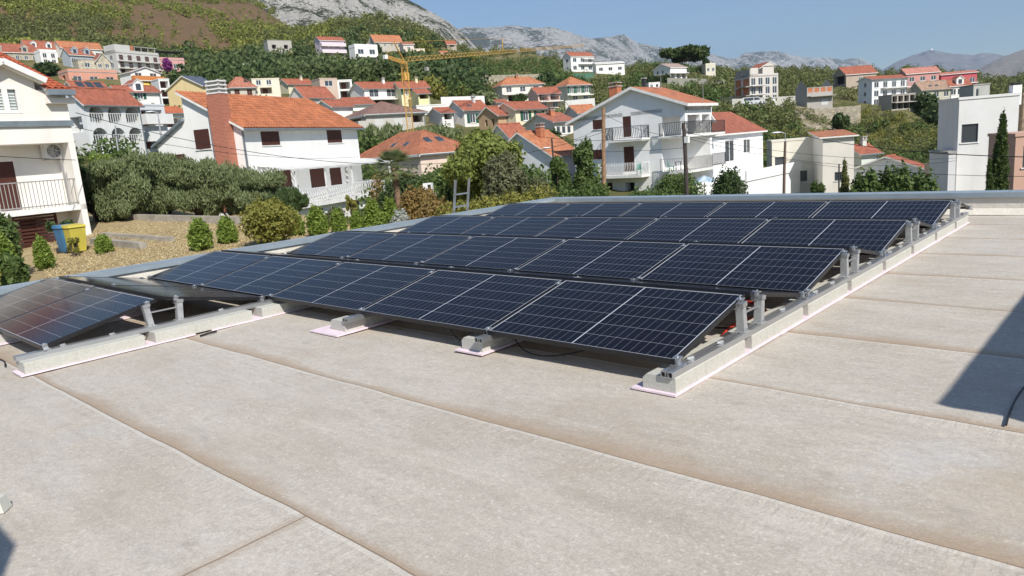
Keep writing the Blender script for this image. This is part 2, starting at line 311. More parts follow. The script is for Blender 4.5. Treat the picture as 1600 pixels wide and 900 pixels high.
 dict(k='house', l='pale green and white house with hipped orange roof above the chimney gable', px=888, yb=164, r=155, ph=32, xr=923, xl=865, ye=134, roof='hip', rh=2.8, c=(.76,.77,.62), rc=ORANGE, o=[('F','green',3,1,.9,1.3,0,1,.55,1),('F','win',2,1,1.2,1.3,.1,1,.1,.5)], bal=[('F',0,1,.5)]),
 dict(k='villa', l='tall white villa with red roof and stacked balconies alone on the green crest', px=893, yb=112, r=285, ph=40, xr=928, xl=880, ye=87, roof='gx', rh=1.6, c=WHITE, rc=RED, o=[('F','win',3,2,1.8,1.5),('L','win',1,2,1.2,1.2)], bal=[('F',.3,1,.48),('F',.5,1,.8)]),
 dict(k='house', l='long low white house right of the tall white villa on the crest', px=932, yb=117, r=282, ph=20, xr=976, xl=929, ye=100, roof='gx', rh=1.4, c=WHITE, rc=(.62,.60,.57), o=[('F','win',3,1,1.6,1.2)]),
 dict(k='house', l='low house with red tiled roof just left of the big chimney gable', px=905, yb=192, r=98, ph=28, xr=934, xl=898, ye=176, roof='gx', rh=1.3, c=(.62,.62,.60), rc=ORANGE, o=[]),
 # right side
 dict(k='house', l='white two storey house with porch in front of the umbrella pine', px=1048, yb=126, r=235, ph=45, xr=1073, xl=1021, ye=105, roof='gx', rh=1.2, c=WHITE, rc=(.40,.30,.25), o=[('F','void',3,1,1.6,1.6,0,1,.1,.6),('L','win',2,1,.8,1.0,.1,.7,.55,.95)], bal=[('F',0,1,.55)]),
 dict(k='house', l='small cream house with square chimney half hidden by trees right of the pine', px=1103, yb=116, r=255, ph=20, xr=1118, xl=1098, ye=102, roof='flat', rh=.4, c=(.70,.66,.54), rc=RED, o=[('F','win',2,1,.9,1.1)], chim=1),
 dict(k='unfinished_apartment_block', l='unfinished apartment block with red brick infill and tall windows on the right', cat='apartment block', px=1172, yb=163, r=185, ph=38, xr=1216, xl=1148, ye=120, roof='flat', rh=.4, c=(.62,.58,.53), rc=RED, o=[('F','win',4,3,1.3,2.1),('L','brick',2,3,2.2,2.2)], bal=[('F',0,.45,.33),('F',0,.45,.66),('L',.3,1,.33),('L',.3,1,.66)], attic=2),
 dict(k='unfinished_house', l='unfinished grey house with orange hollow brick top band right of the unfinished block', px=1261, yb=168, r=165, ph=35, xr=1301, xl=1247, ye=137, roof='gxopen', rh=1.6, c=(.40,.38,.35), rc=RED, o=[('F','brick',4,1,1.7,1.0,0,1,.72,1),('F','blind',1,1,1.6,1.4,.5,.9,.05,.4)], bal=[('F',0,1,.55)]),
 dict(k='chalet', l='dark timber gabled house with red roof alone on the right skyline', px=1322, yb=136, r=225, ph=30, xr=1369, xl=1302, ye=116, roof='gx', rh=2.8, c=(.46,.38,.30), rc=RED, o=[('L','dark',1,1,9,4,.02,.98,.2,1),('F','win',2,1,1.0,1.3,.3,1)]),
 dict(k='house', l='white three storey house with red roof and balconies on the right hillside', px=1362, yb=167, r=185, ph=45, xr=1417, xl=1342, ye=124, roof='gx', rh=1.8, c=(.76,.77,.77), rc=RED, o=[('F','win',4,3,1.3,1.3,0,1,0,.95),('L','win',1,3,.7,1.0)], bal=[('F',.25,1,.35),('F',.25,1,.66)]),
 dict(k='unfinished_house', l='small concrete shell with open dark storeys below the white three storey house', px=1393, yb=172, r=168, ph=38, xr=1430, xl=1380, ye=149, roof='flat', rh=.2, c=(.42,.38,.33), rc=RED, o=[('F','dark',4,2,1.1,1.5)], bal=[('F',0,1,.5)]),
 dict(k='house', l='grey house with brown roof and sunken roof terraces on the right hillside', px=1440, yb=158, r=195, ph=40, xr=1486, xl=1424, ye=140, roof='gx', rh=2.6, c=(.50,.47,.38), rc=(.36,.24,.17), o=[('F','win',3,1,1.3,1.2)], skyl=2),
 dict(k='house', l='dusty pink house with wide pink roof on the right skyline', px=1416, yb=134, r=230, ph=30, xr=1467, xl=1406, ye=115, roof='gx', rh=2.0, c=(.58,.30,.27), rc=(.50,.22,.17), o=[('F','win',3,1,1.4,1.2)]),
 dict(k='house', l='magenta red house with terrace at the right end of the skyline houses', px=1470, yb=140, r=235, ph=22, xr=1526, xl=1466, ye=117, roof='gx', rh=1.2, c=(.56,.12,.14), rc=(.50,.20,.15), o=[('F','win',4,1,1.3,1.3)], bal=[('F',.5,1,.3)]),
 dict(k='house', l='white house with red roof and dormer below the magenta red house', px=1484, yb=154, r=200, ph=25, xr=1516, xl=1474, ye=134, roof='gx', rh=2.2, c=WHITE, rc=RED, o=[('F','win',3,1,1.2,1.3)], dorm=1),
 # near right
 dict(k='modern_house', l='cream flat roofed house with small square windows behind the street lamp', px=1207, yb=330, r=80, ph=8, xr=1302, xl=1203, ye=222, roof='flat', rh=.25, c=(.72,.68,.57), rc=RED, o=[('F','sq',1,1,1.1,1.0,.0,.28,.62,.80),('F','sq',1,1,.45,.5,.02,.2,.42,.55),('F','sq',1,1,1.0,1.1,.40,.6,.35,.62),('F','void',1,1,3.4,1.4,.2,.75,.02,.22)]),
 dict(k='house', l='cream house with orange roof strip and white gable end on the right', px=1285, yb=330, r=74, ph=8, xr=1334, xl=1268, ye=215, roof='shedx', rh=.45, c=(.74,.70,.62), rc=ORANGE, o=[('F','sq',1,1,.6,.8,.3,.7,.38,.55)]),
 dict(k='house', l='low house with red roof and small chimney left of the bluish gable', px=1345, yb=320, r=84, ph=35, xr=1372, xl=1330, ye=240, roof='gx', rh=2.0, c=(.62,.66,.60), rc=RED, o=[], chim=1),
 dict(k='house', l='house with low bluish white gable and red tiles behind the fig trees', px=1440, yb=330, r=78, ph=66, xr=1450, xl=1332, ye=262, roof='gx', rh=2.2, c=(.70,.73,.76), rc=RED, o=[]),
 dict(k='house', l='pyramid roofed pale pink house with four roof windows behind the palm', px=662, yb=300, r=72, ph=38, xr=745, xl=560, ye=242, roof='hip', rh=3.6, c=(.74,.60,.50), rc=(.40,.155,.085), o=[('F','win',1,1,1.2,1.0,.3,.8,.0,.4)], skyl=4),
]
HS += [
 dict(k='house', l='tall narrow white house with glazed balconies right of the orange balconies', px=254, yb=166, r=160, ph=20, xr=267, xl=250, ye=124, roof='flat', rh=.3, c=WHITE, rc=RED, o=[('F','void',1,3,1.6,1.5)]),
 dict(k='house', l='tiny white house just below the white two storey house by the pine', px=1014, yb=139, r=212, ph=20, xr=1031, xl=1009, ye=130, roof='flat', rh=.3, c=WHITE, rc=RED, o=[('F','win',2,1,.8,.9)]),
 dict(k='shed', l='small red roofed outbuilding left of the salmon house with loggias', px=778, yb=168, r=158, ph=15, xr=792, xl=774, ye=160, roof='gx', rh=.6, c=(.6,.52,.46), rc=RED, o=[], cat='shed'),
 dict(k='house', l='white lower house wing in front of the tan gabled house', px=800, yb=245, r=88, ph=40, xr=828, xl=768, ye=214, roof='gx', rh=1.6, c=WHITE, rc=RED, o=[('F','win',1,1,1.0,1.2)]),
 dict(k='modern_house', l='tall plain white modern house with one square window behind the cypress', px=1492, yb=330, r=60, ph=18, xr=1588, xl=1464, ye=157, roof='flat', rh=.2, c=(.74,.73,.71), rc=RED, o=[('F','sq',1,1,1.25,1.35,.02,.38,.60,.80)], stk=1),
 dict(k='annex', cat='annex', l='low grey white annex at the left foot of the tall white modern house', px=1479, yb=330, r=59, ph=18, xr=1492, xl=1461, ye=241, roof='flat', rh=.2, c=(.70,.70,.70), rc=RED, o=[]),
 dict(k='house', l='salmon rendered house with white roof edge at the right frame edge', px=1581, yb=330, r=50, ph=20, xr=1680, xl=1573, ye=214, roof='flat', rh=.2, c=(.60,.38,.29), rc=RED, o=[('F','sq',1,1,1.0,1.4,.10,.40,.55,.9)]),
 dict(k='stone_house', l='stone clad house wall rising right of the tall white modern house', px=1590, yb=320, r=63, ph=10, xr=1700, xl=1588, ye=150, roof='flat', rh=.2, c=('s', (.36,.28,.20)), rc=RED, o=[]),
 dict(k='roof_hut', cat='hut', l='grey flat roofed box house showing above the white modern house', px=1520, yb=165, r=120, ph=25, xr=1546, xl=1513, ye=134, roof='flat', rh=.1, c=(.50,.50,.46), rc=RED, o=[('F','win',1,1,.7,1.4,.1,.4,.3,.9)]),
]
RIDGE = {(-60,112):68,(44,88):64,(98,92):66,(112,104):76,(152,110):86,(208,138):109,(120,150):128,(188,156):135,(146,246):139,(256,206):168,(322,170):120,(362,154):121,(452,148):124,(478,168):136,(521,186):157,(546,172):153,(575,212):160,(572,168):129,(629,166):128,(655,165):140,(503,92):58,(587,86):55,(631,82):66,(699,74):64,(689,87):80,(727,200):158,(692,196):169,(780,204):167,(808,212):160,(868,220):178,(866,292):206,(786,160):121,(842,170):137,(888,164):121,(893,112):82,(932,117):97,(905,192):165,(1048,126):100,(1322,136):104,(1362,167):119,(1440,158):127,(1416,134):106,(1470,140):113,(1484,154):124,(1345,320):227,(1440,330):244,(662,300):207}   # ridge rows
# ------------------------------------------------------------------ terrain: height by bearing (photo column) and distance
TC = [-900, 0, 200, 400, 600, 800, 1000, 1200, 1400, 1600, 2400]
TR = [0, 12, 20, 28, 34, 50, 75, 105, 150, 200, 260, 320, 400, 520, 700, 1000, 1500, 3000, 14000]
TZ = [
 [-1.5,-1.3,-1.1,-.9,-.5,.5,3,8,16,26,38,52,78,118,165,200,120,-20,-40],
 [-1.5,-1.3,-1.1,-.9,-.5,.5,3,8,15,24,36,50,75,115,165,200,120,-20,-40],
 [-1.5,-1.2,-.9,-.65,-.25,.5,2.5,7,14,23,34,48,72,108,155,190,110,-20,-40],
 [-1.5,-1,-.8,-.65,-.3,-2.2,.2,6,13.5,20,30,41,62,95,150,165,90,-20,-40],
 [-2,-1.5,-.9,-1,-1.6,-3.2,-.3,5.6,12.5,22,36,50,71,75,70,60,20,-20,-40],
 [-3,-2.5,-1.8,-1.8,-2,-2,-.5,3,9,16,26,36,52,50,40,30,0,-20,-40],
 [-4,-3.5,-3,-3,-3,-3,-2.5,-1,5,14,22,30,36,36,30,10,-10,-20,-40],
 [-5,-4.5,-4,-4,-4,-4,-5,-3,2,8.5,14,20,28,30,22,0,-10,-20,-40],
 [-6,-5.5,-5,-5,-5,-5,-6,-6,-3,1.5,5,13,21.5,22,10,0,-10,-20,-40],
 [-6,-5.5,-5,-5,-5,-5,-6,-7,-5,-1,2,6,12.5,14,5,0,-10,-20,-40],
 [-6,-5.5,-5,-5,-5,-5,-6,-7,-5,-1,2,6,12,14,5,0,-10,-20,-40]]
TA = np.array([azw(c, yh(c)) for c in TC]); TA[0] = TA[1]+1.0; TA[-1] = TA[-2]-1.0
TZ = np.array(TZ, float); TR = np.array(TR, float)
def tbl(az, r):
    az = np.asarray(az, float); r = np.asarray(r, float)
    a = np.interp(-az, -TA, np.arange(len(TA))); b = np.interp(r, TR, np.arange(len(TR)))
    i = np.clip(a.astype(int), 0, len(TA)-2); j = np.clip(b.astype(int), 0, len(TR)-2); fa = a-i; fb = b-j
    fa = fa*fa*(3-2*fa)
    return (TZ[i, j]*(1-fa)*(1-fb)+TZ[i+1, j]*fa*(1-fb)+TZ[i, j+1]*(1-fa)*fb+TZ[i+1, j+1]*fa*fb)
CTRL = []
for h in HS:
    C = at(h['px'], h['yb'], h['r']); h['C'] = C
    az = math.atan2(C[1]-CAMP[1], C[0]-CAMP[0])
    CTRL.append((az, math.log(h['r']), min(C[2], 1e9)-0.0))
CT = np.array(CTRL); CD = CT[:, 2]-tbl(CT[:, 0], np.exp(CT[:, 1]))
CD = np.clip(CD, -6, 6)
def ground(x, y):
    dx = np.asarray(x, float)-CAMP[0]; dy = np.asarray(y, float)-CAMP[1]
    r = np.hypot(dx, dy); az = np.arctan2(dy, dx); z = tbl(az, r)
    lr = np.log(np.maximum(r, 1)); w = 0; s = 0
    for (a, l, _), d in zip(CT, CD):
        g = np.exp(-((az-a)/.035)**2-((lr-l)/.09)**2); w = w+g; s = s+g*d
    z = z+s/np.maximum(w, 1.0)
    return z
def gz(x, y): return float(ground(x, y))
def gat(px, r, dz=0.0):
    """ground point seen towards photo column px at distance r"""
    a = azw(px, yh(px)); x = CAMP[0]+r*math.cos(a); y = CAMP[1]+r*math.sin(a); z = gz(x, y)
    # shift column for the lean of verticals: refine so the point projects on column px
    for _ in range(3):
        d = np.array([x, y, z])-CAMP; q = 800+FPX*(d@CR)/(d@CF); a -= (px-q)/FPX*.9
        x = CAMP[0]+r*math.cos(a); y = CAMP[1]+r*math.sin(a); z = gz(x, y)
    return np.array([x, y, z+dz])
def zone_layer(me, P):
    """surface kinds: R straw garden, G burnt heath, B stony rubble"""
    dx = P[:, 0]-CAMP[0]; dy = P[:, 1]-CAMP[1]; r = np.hypot(dx, dy); az = np.arctan2(dy, dx); c = np.interp(-az, -TA, TC)
    straw = np.clip((46-r)/8, 0, 1)*np.clip((720-c)/80, 0, 1)
    heath = np.clip((r-300)/60, 0, 1)*np.clip((560-c)/120, 0, 1)
    rub = np.exp(-((c-1185)/75)**2-((r-150)/22)**2)*1.3+np.exp(-((c-1310)/50)**2-((r-150)/12)**2)+np.exp(-((c-790)/60)**2-((r-150)/12)**2)*.8
    rub += np.clip((16.5-r)/3, 0, 1)*np.clip((650-c)/80, 0, 1)
    at_ = me.color_attributes.new('zone', 'FLOAT_COLOR', 'POINT')
    col = np.stack([straw, heath, np.clip(rub, 0, 1), np.ones_like(r)], 1)
    at_.data.foreach_set('color', col.astype(np.float32).ravel())
def grid_mesh(name, P, nu, nv, mat, kind='structure'):
    idx = np.arange(nu*nv).reshape(nu, nv)
    q = np.stack([idx[:-1, :-1], idx[1:, :-1], idx[1:, 1:], idx[:-1, 1:]], -1).reshape(-1, 4)
    me = bpy.data.meshes.new(name); me.vertices.add(len(P)); me.vertices.foreach_set('co', P.astype(np.float32).ravel())
    me.loops.add(q.size); me.loops.foreach_set('vertex_index', q.astype(np.int32).ravel())
    me.polygons.add(len(q)); me.polygons.foreach_set('loop_start', np.arange(0, q.size, 4, dtype=np.int32)); me.polygons.foreach_set('loop_total', np.full(len(q), 4, dtype=np.int32))
    me.polygons.foreach_set('use_smooth', np.ones(len(q), dtype=bool)); me.materials.append(mat); me.update(calc_edges=True)
    return tag(link(name, me), kind=kind)
# ground material
t = NT('hillside_ground'); o = t.obj(); at_n = t.n('ShaderNodeVertexColor', layer_name='zone'); z = t.n('ShaderNodeSeparateColor'); t.L(at_n.outputs[0], z.inputs[0])
f1 = t.noise(o, .05, 8, .65); f2 = t.noise(o, .35, 8, .7); f3 = t.noise(o, 3.0, 8, .75)
base = t.mix(t.ramp(f1, [(.38, 0.0), (.62, 1.0)]), (.085, .095, .032), (.19, .165, .075))
f6 = t.noise(o, .18, 6, .7); base = t.mix(t.ramp(f6, [(.52, 0.0), (.66, .7)]), base, (.24, .195, .12)); base = t.mix(t.ramp(f2, [(.5, 0.0), (.75, .7)]), base, (.07, .09, .03))
heath = t.mix(t.ramp(f2, [(.4, 0.0), (.62, 1.0)]), (.135, .068, .045), (.19, .11, .07)); heath = t.mix(t.ramp(f3, [(.45, 0.0), (.6, .75)]), heath, (.11, .12, .05)); f5 = t.noise(o, .9, 6, .8); heath = t.mix(t.ramp(f5, [(.54, 0.0), (.66, .5)]), heath, (.15, .16, .06))
c = t.mix(z.outputs[1], base, heath)
straw = t.mix(t.ramp(f3, [(.35, 0.0), (.65, 1.0)]), (.30, .215, .11), (.52, .41, .23)); straw = t.mix(t.ramp(f2, [(.5, 0.0), (.72, .55)]), straw, (.24, .175, .10))
f4 = t.noise(o, 30, 4, .8, (1, 1, .3)); straw = t.mix(t.ramp(f4, [(.4, 0.0), (.75, .6)]), straw, (.52, .43, .25))
c = t.mix(z.outputs[0], c, straw)
vo = t.n('ShaderNodeTexVoronoi'); t.L(o, vo.inputs[0]); vo.inputs['Scale'].default_value = 3.5
rub = t.mix(t.ramp(f2, [(.4, 0.0), (.65, 1.0)]), (.30, .25, .19), (.46, .40, .32)); rub = t.mix(t.ramp(vo.outputs['Distance'], [(0.0, .5), (.3, 0.0)]), rub, (.16, .13, .1))
c = t.mix(t.math('MULTIPLY', z.outputs[2], t.ramp(f2, [(.3, .4), (.55, 1.0)])), c, rub)
M['ground'] = t.set(c, .95, 0, f3, .15, .8, .1)
# azimuth rings
azs = np.concatenate([np.linspace(TA[0]+.3, TA[1], 40, endpoint=False), np.linspace(TA[1], TA[-2], 330, endpoint=False), np.linspace(TA[-2], TA[-2]-1.2, 40)])
azs = np.concatenate([azs, np.linspace(azs[-1]-.03, azs[0]-2*PI, 50)])
rs = np.concatenate([[1.5, 6], np.linspace(9, 60, 90), np.exp(np.linspace(math.log(61), math.log(620), 210)), np.exp(np.linspace(math.log(650), math.log(13000), 30))])
A, Rr = np.meshgrid(azs, rs, indexing='ij'); X = CAMP[0]+Rr*np.cos(A); Y = CAMP[1]+Rr*np.sin(A)
Azn = np.where(A > PI, A-2*PI, A); Azn = np.where(Azn < -PI, Azn+2*PI, Azn)
Zg = ground(X, Y)
def fbm(x, y, s, n=4, seed=0.0):
    return noise.fractal(Vector((x/s+seed, y/s, seed*1.7)), 0.7, 2.1, n, noise_basis='PERLIN_ORIGINAL')
xf, yf, rf, zf = X.ravel(), Y.ravel(), Rr.ravel(), Zg.ravel().copy()
for i in range(len(xf)):
    if rf[i] < 620:
        zf[i] += (fbm(xf[i], yf[i], 2.2, 3)*.05 if rf[i] < 60 else fbm(xf[i], yf[i], 14, 4, 3.)*(.35+max(0, rf[i]-180)*.004))
GP = np.stack([xf, yf, zf], 1)
gobj = grid_mesh('hillside_ground', GP, len(azs), len(rs), M['ground'])
zone_layer(gobj.data, GP)
# ------------------------------------------------------------------ mountains
def karst(name, rock, scrub, s, amount):
    t = NT(name); o = t.obj(); a = t.noise(o, s, 9, .7); b = t.noise(o, s*4.5, 8, .75, (1, 1, 1.6)); d = t.noise(o, s*.35, 5, .6)
    c = t.mix(t.ramp(b, [(.3, 0.0), (.7, 1.0)]), tuple(q*.62 for q in rock), tuple(q*1.15 for q in rock))
    m = t.math('ADD', t.math('MULTIPLY', b, .55), t.math('MULTIPLY', d, .45)); m = t.math('ADD', m, t.math('MULTIPLY', a, .25))
    c = t.mix(t.ramp(m, [(amount, 1.0), (amount+.05, 0.0)]), c, scrub)
    return t.set(c, .95, 0, b, 1.0/s*.3, 1.0, .1)
def mountain(name, outline, r, thick, zb, mat, rough, nsc, nu=260, nv=90, seed=1.0):
    px = np.array([q[0] for q in outline], float)
    az = []; zt = []; rf_ = r if callable(r) else (lambda q: r)
    for x, y in outline:
        p = at(x, y, rf_(x)); az.append(math.atan2(p[1]-CAMP[1], p[0]-CAMP[0])); zt.append(p[2])
    az = np.array(az); zt = np.array(zt); aa = np.linspace(az[0], az[-1], nu); ridge = np.interp(-aa, -az, zt); rl = np.interp(-aa, -az, [rf_(q) for q in px]); P = []
    for i, a in enumerate(aa):
        for j in range(nv):
            q = j/(nv-1)*1.5; rr = rl[i]-thick+thick*q
            pr = (q**1.15 if q <= 1 else max(0, 1-(q-1)*1.8))
            x = CAMP[0]+rr*math.cos(a); y = CAMP[1]+rr*math.sin(a)
            n = noise.ridged_multi_fractal(Vector((x/nsc+seed, y/nsc, seed)), .9, 2.1, 6, 1.0, 2.0, noise_basis='PERLIN_ORIGINAL')-1.1
            f = math.sin(min(q, 1)*PI)*.9+.10
            P.append((x, y, zb+(ridge[i]-zb)*pr+n*rough*f))
    return grid_mesh(name, np.array(P), nu, nv, mat)
MK1 = karst('limestone_rock', (.56, .535, .49), (.06, .07, .04), .05, .585)
MK2 = karst('far_limestone', (.58, .57, .54), (.10, .11, .08), .0075, .585)
mountain('rock_mountain', [(330,-150),(420,-120),(520,-70),(590,-30),(640,0),(670,16),(700,34),(722,52),(742,72),(770,98),(820,135)], 1250, 620, 5, MK1, 26, 160, 300, 150, 2.3)
mountain('mountain_range', [(560,70),(690,48),(727,43),(760,44),(800,40),(840,42),(863,39),(890,47),(925,59),(950,55),(975,53),(1000,68),(1040,76),(1075,73),(1105,84),(1150,90),(1165,83),(1190,80),(1215,80),(1240,86),(1262,90),(1290,88),(1320,92),(1347,89),(1375,106),(1410,128),(1450,160)], lambda q: 5500 if q < 900 else 5500+(q-900)*13, 3000, -20, MK2, 150, 900, 340, 110, 5.1)
mountain('distant_mountain', [(1290,160),(1340,135),(1375,112),(1400,97),(1425,86),(1454,77),(1487,84),(1520,86),(1535,82),(1555,83),(1600,92),(1680,110),(1760,150)], 12300, 3600, -20, karst('distant_limestone', (.50, .48, .45), (.11, .11, .09), .0018, .55), 130, 1200, 160, 60, 7.7)
mountain('bare_hill', [(1440,150),(1490,128),(1521,112),(1550,97),(1575,86),(1600,77),(1660,60),(1760,50),(1850,80),(1950,140)], 6000, 2200, -20, karst('bare_hill_ground', (.46, .41, .35), (.14, .13, .09), .009, .52), 45, 500, 160, 70, 9.9)
# ------------------------------------------------------------------ buildings
class Wall:
    """one wall plane: origin o (x,y), unit u, length w"""
    def __init__(s, o, u, w): s.o = Vector((o[0], o[1], 0)); s.u = Vector((u[0], u[1], 0)); s.w = w; s.n = Vector((u[1], -u[0], 0))
    def p(s, a, z, d=0.0): q = s.o+s.u*a+s.n*d; return (q.x, q.y, z)
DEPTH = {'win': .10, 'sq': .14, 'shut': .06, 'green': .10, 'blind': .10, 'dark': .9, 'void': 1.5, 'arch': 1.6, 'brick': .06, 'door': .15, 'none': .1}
def wall_face(mb, W, z0, z1, ops, mat):
    xs = sorted({0.0, W.w}|{a for o in ops for a in (o[0], o[2])}); zs = sorted({z0, z1}|{b for o in ops for b in (o[1], o[3])})
    for a, b in zip(xs, xs[1:]):
        for c, d in zip(zs, zs[1:]):
            m = ((a+b)/2, (c+d)/2)
            if b-a < 1e-4 or d-c < 1e-4 or any(o[0] < m[0] < o[2] and o[1] < m[1] < o[3] for o in ops): continue
            mb.face([W.p(a, c), W.p(b, c), W.p(b, d), W.p(a, d)], mat)
    for (a, c, b, d, k) in ops:
        e = -DEPTH[k]
        for q in ([W.p(a, c), W.p(a, c, e), W.p(b, c, e), W.p(b, c)], [W.p(b, d), W.p(b, d, e), W.p(a, d, e), W.p(a, d)],
                  [W.p(a, d), W.p(a, d, e), W.p(a, c, e), W.p(a, c)], [W.p(b, c), W.p(b, c, e), W.p(b, d, e), W.p(b, d)]): mb.face(q, mat)
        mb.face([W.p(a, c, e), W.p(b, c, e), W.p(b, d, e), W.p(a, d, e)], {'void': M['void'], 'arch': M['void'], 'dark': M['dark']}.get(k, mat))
        if k == 'arch':
            r = (b-a)/2; cx = (a+b)/2; N = 10
            for s in (0, 1):
                pts = [(a if s == 0 else b, d)]+[(cx+(-1 if s == 0 else 1)*r*math.cos(t*PI/2/N), d-r+r*math.sin(t*PI/2/N)) for t in range(N+1)]
                f = [W.p(x, z, .003) for x, z in pts]; f = f if s == 1 else f[::-1]
                mb.face(f[::-1] if s == 1 else f[::-1], mat)
def obox(mb, W, a, b, c, d, e0, e1, mat):
    """box on wall: along a..b, height c..d, out e0..e1"""
    lo = [W.p(a, c, e0), W.p(b, c, e0), W.p(b, d, e0), W.p(a, d, e0)]; hi = [W.p(a, c, e1), W.p(b, c, e1), W.p(b, d, e1), W.p(a, d, e1)]
    mb.prism(lo, hi, mat)
def fill_opening(root, W, op, near=False, frame=None):
    a, c, b, d, k = op; e = -DEPTH[k]; f = frame or M['frame']
    if k in ('win', 'sq', 'green'):
        if k == 'sq': f = M['dframe']
        mb = MB(); t = .07
        obox(mb, W, a, b, c, c+t, e+.012, e+.06, f); obox(mb, W, a, b, d-t, d, e+.012, e+.06, f)
        obox(mb, W, a, a+t, c+t, d-t, e+.012, e+.06, f); obox(mb, W, b-t, b, c+t, d-t, e+.012, e+.06, f)
        if b-a > .8 and k != 'sq': obox(mb, W, (a+b)/2-.04, (a+b)/2+.04, c+t, d-t, e+.013, e+.062, f)
        obox(mb, W, a-.08, b+.08, c-.07, c-.002, -.05, .07, M['trim'])
        if not near: mb.face([W.p(a+.03, c+.03, e+.03), W.p(b-.03, c+.03, e+.03), W.p(b-.03, d-.03, e+.03), W.p(a+.03, d-.03, e+.03)], M['glass'])
        w = mb.build('window', root)
        if near:
            mb = MB(); mb.face([W.p(a+.03, c+.03, e+.03), W.p(b-.03, c+.03, e+.03), W.p(b-.03, d-.03, e+.03), W.p(a+.03, d-.03, e+.03)], M['glass']); mb.build('pane', w)
        if k == 'green':
            hw = (b-a)/2
            for x0, x1 in ((a-hw-.04, a-.04), (b+.04, b+hw+.04)):
                mb = MB(); obox(mb, W, x0, x1, c, d, .01, .05, M['green']); mb.build('shutter', w)
        return w
    if k in ('shut', 'blind', 'brick', 'door'):
        mb = MB(); mt = {'shut': M['shut'], 'blind': M['blind'], 'brick': M['brick'], 'door': M['shut']}[k]
        if k == 'shut':
            m = (a+b)/2; obox(mb, W, a, m-.015, c, d, e+.01, -.012, mt); obox(mb, W, m+.015, b, c, d, e+.01, -.012, mt); obox(mb, W, a-.06, b+.06, c-.06, c-.002, -.05, .06, M['trim'])
        else: obox(mb, W, a, b, c, d, e+.01, -.025, mt)
        return mb.build({'shut': 'shutter', 'blind': 'roller_blind', 'brick': 'brick_infill', 'door': 'door'}[k], root)
    if k == 'void':
        mb = MB(); x = a+(b-a)*.3; obox(mb, W, x, min(x+1.0, b-.1), c, min(c+2.0, d-.05), e+.01, e+.06, M['shut']); return mb.build('door', root)
def railing(mb, pts, h, step, bw, mat, rail=.04, curve=False, posts=True):
    for p, q in zip(pts, pts[1:]):
        p = Vector(p); q = Vector(q); L = (q-p).length; n = max(1, int(L/step)); d = (q-p)/n
        up = Vector((0, 0, h)); mb.bar(p+up, q+up, rail*1.4, mat, rail); mb.bar(p+Vector((0, 0, .08)), q+Vector((0, 0, .08)), rail, mat, rail)
        nn = Vector((d.y, -d.x, 0)).normalized()
        for i in range(n+1):
            b = p+d*i
            if curve and 0 < i < n:
                pr = [b+Vector((0, 0, .08+(h-.08)*t))+nn*(.10*math.sin(t*PI*1.0)-.03*math.sin(t*2*PI)) for t in (0, .3, .5, .75, 1)]
                for u, v in zip(pr, pr[1:]): mb.bar(u, v, bw, mat)
            else: mb.bar(b+Vector((0, 0, .0)), b+up, bw if (0 < i < n or not posts) else max(bw, .05), mat)
def slab(mb, P, t, mat, edge=None, tuv=True):
    """roof plane from eave-left, eave-right, ridge-right(, ridge-left); t thickness down"""
    p = [Vector(q) for q in P]; a = (p[1]-p[0]).normalized(); nn = a.cross(p[2]-p[1]).normalized(); b = nn.cross(a)
    uv = [((q-p[0]).dot(a), (q-p[0]).dot(b)) for q in p]
    mb.face([tuple(q) for q in p], mat, uv)
    lo = [tuple(q-Vector((0, 0, t))) for q in p]; e = edge or M['trim']
    mb.face(lo[::-1], e)
    for i in range(len(p)):
        j = (i+1) % len(p); mb.face([lo[i], lo[j], tuple(p[j]), tuple(p[i])], e)
def tiles(mb, P, mat, su=.24, sv=.38, amp=.035):
    """corrugated clay tiles as real relief on a (trapezoid) plane: eave-left, eave-right, ridge-right, ridge-left"""
    p = [Vector(q) for q in P]; a = (p[1]-p[0]).normalized(); nn = a.cross(p[3]-p[0]).normalized(); b = nn.cross(a)
    H = (p[3]-p[0]).dot(b); nr = int(H/sv); L0, L1 = 0.0, (p[1]-p[0]).dot(a); M0, M1 = (p[3]-p[0]).dot(a), (p[2]-p[0]).dot(a)
    for r in range(nr):
        v0, v1 = r*H/nr, (r+1)*H/nr+.04
        x0 = L0+(M0-L0)*r/nr; x1 = L1+(M1-L1)*r/nr; k = max(1, int((x1-x0)/su)); w = (x1-x0)/k
        for c in range(k):
            jit = random.uniform(-.004, .004); q = []
            for s in range(5):
                uu = x0+w*(c+s/4.0); hgt = amp*math.sin(PI*s/4.0)
                q.append((uu, hgt))
            for s in range(4):
                (u0, h0), (u1, h1) = q[s], q[s+1]
                f = [p[0]+a*u0+b*v0+nn*(h0+.03+jit), p[0]+a*u1+b*v0+nn*(h1+.03+jit), p[0]+a*u1+b*v1+nn*(h1+.004), p[0]+a*u0+b*v1+nn*(h0+.004)]
                uvv = [(c*su+.01, r*sv+.01), (c*su+.02, r*sv+.01), (c*su+.02, r*sv+.02), (c*su+.01, r*sv+.02)]
                mb.face([tuple(x) for x in f], mat, uvv)
        mb.face([tuple(p[0]+a*x0+b*v0), tuple(p[0]+a*x1+b*v0), tuple(p[0]+a*x1+b*v0+nn*.04), tuple(p[0]+a*x0+b*v0+nn*.04)], mat, [(0, 0)]*4)
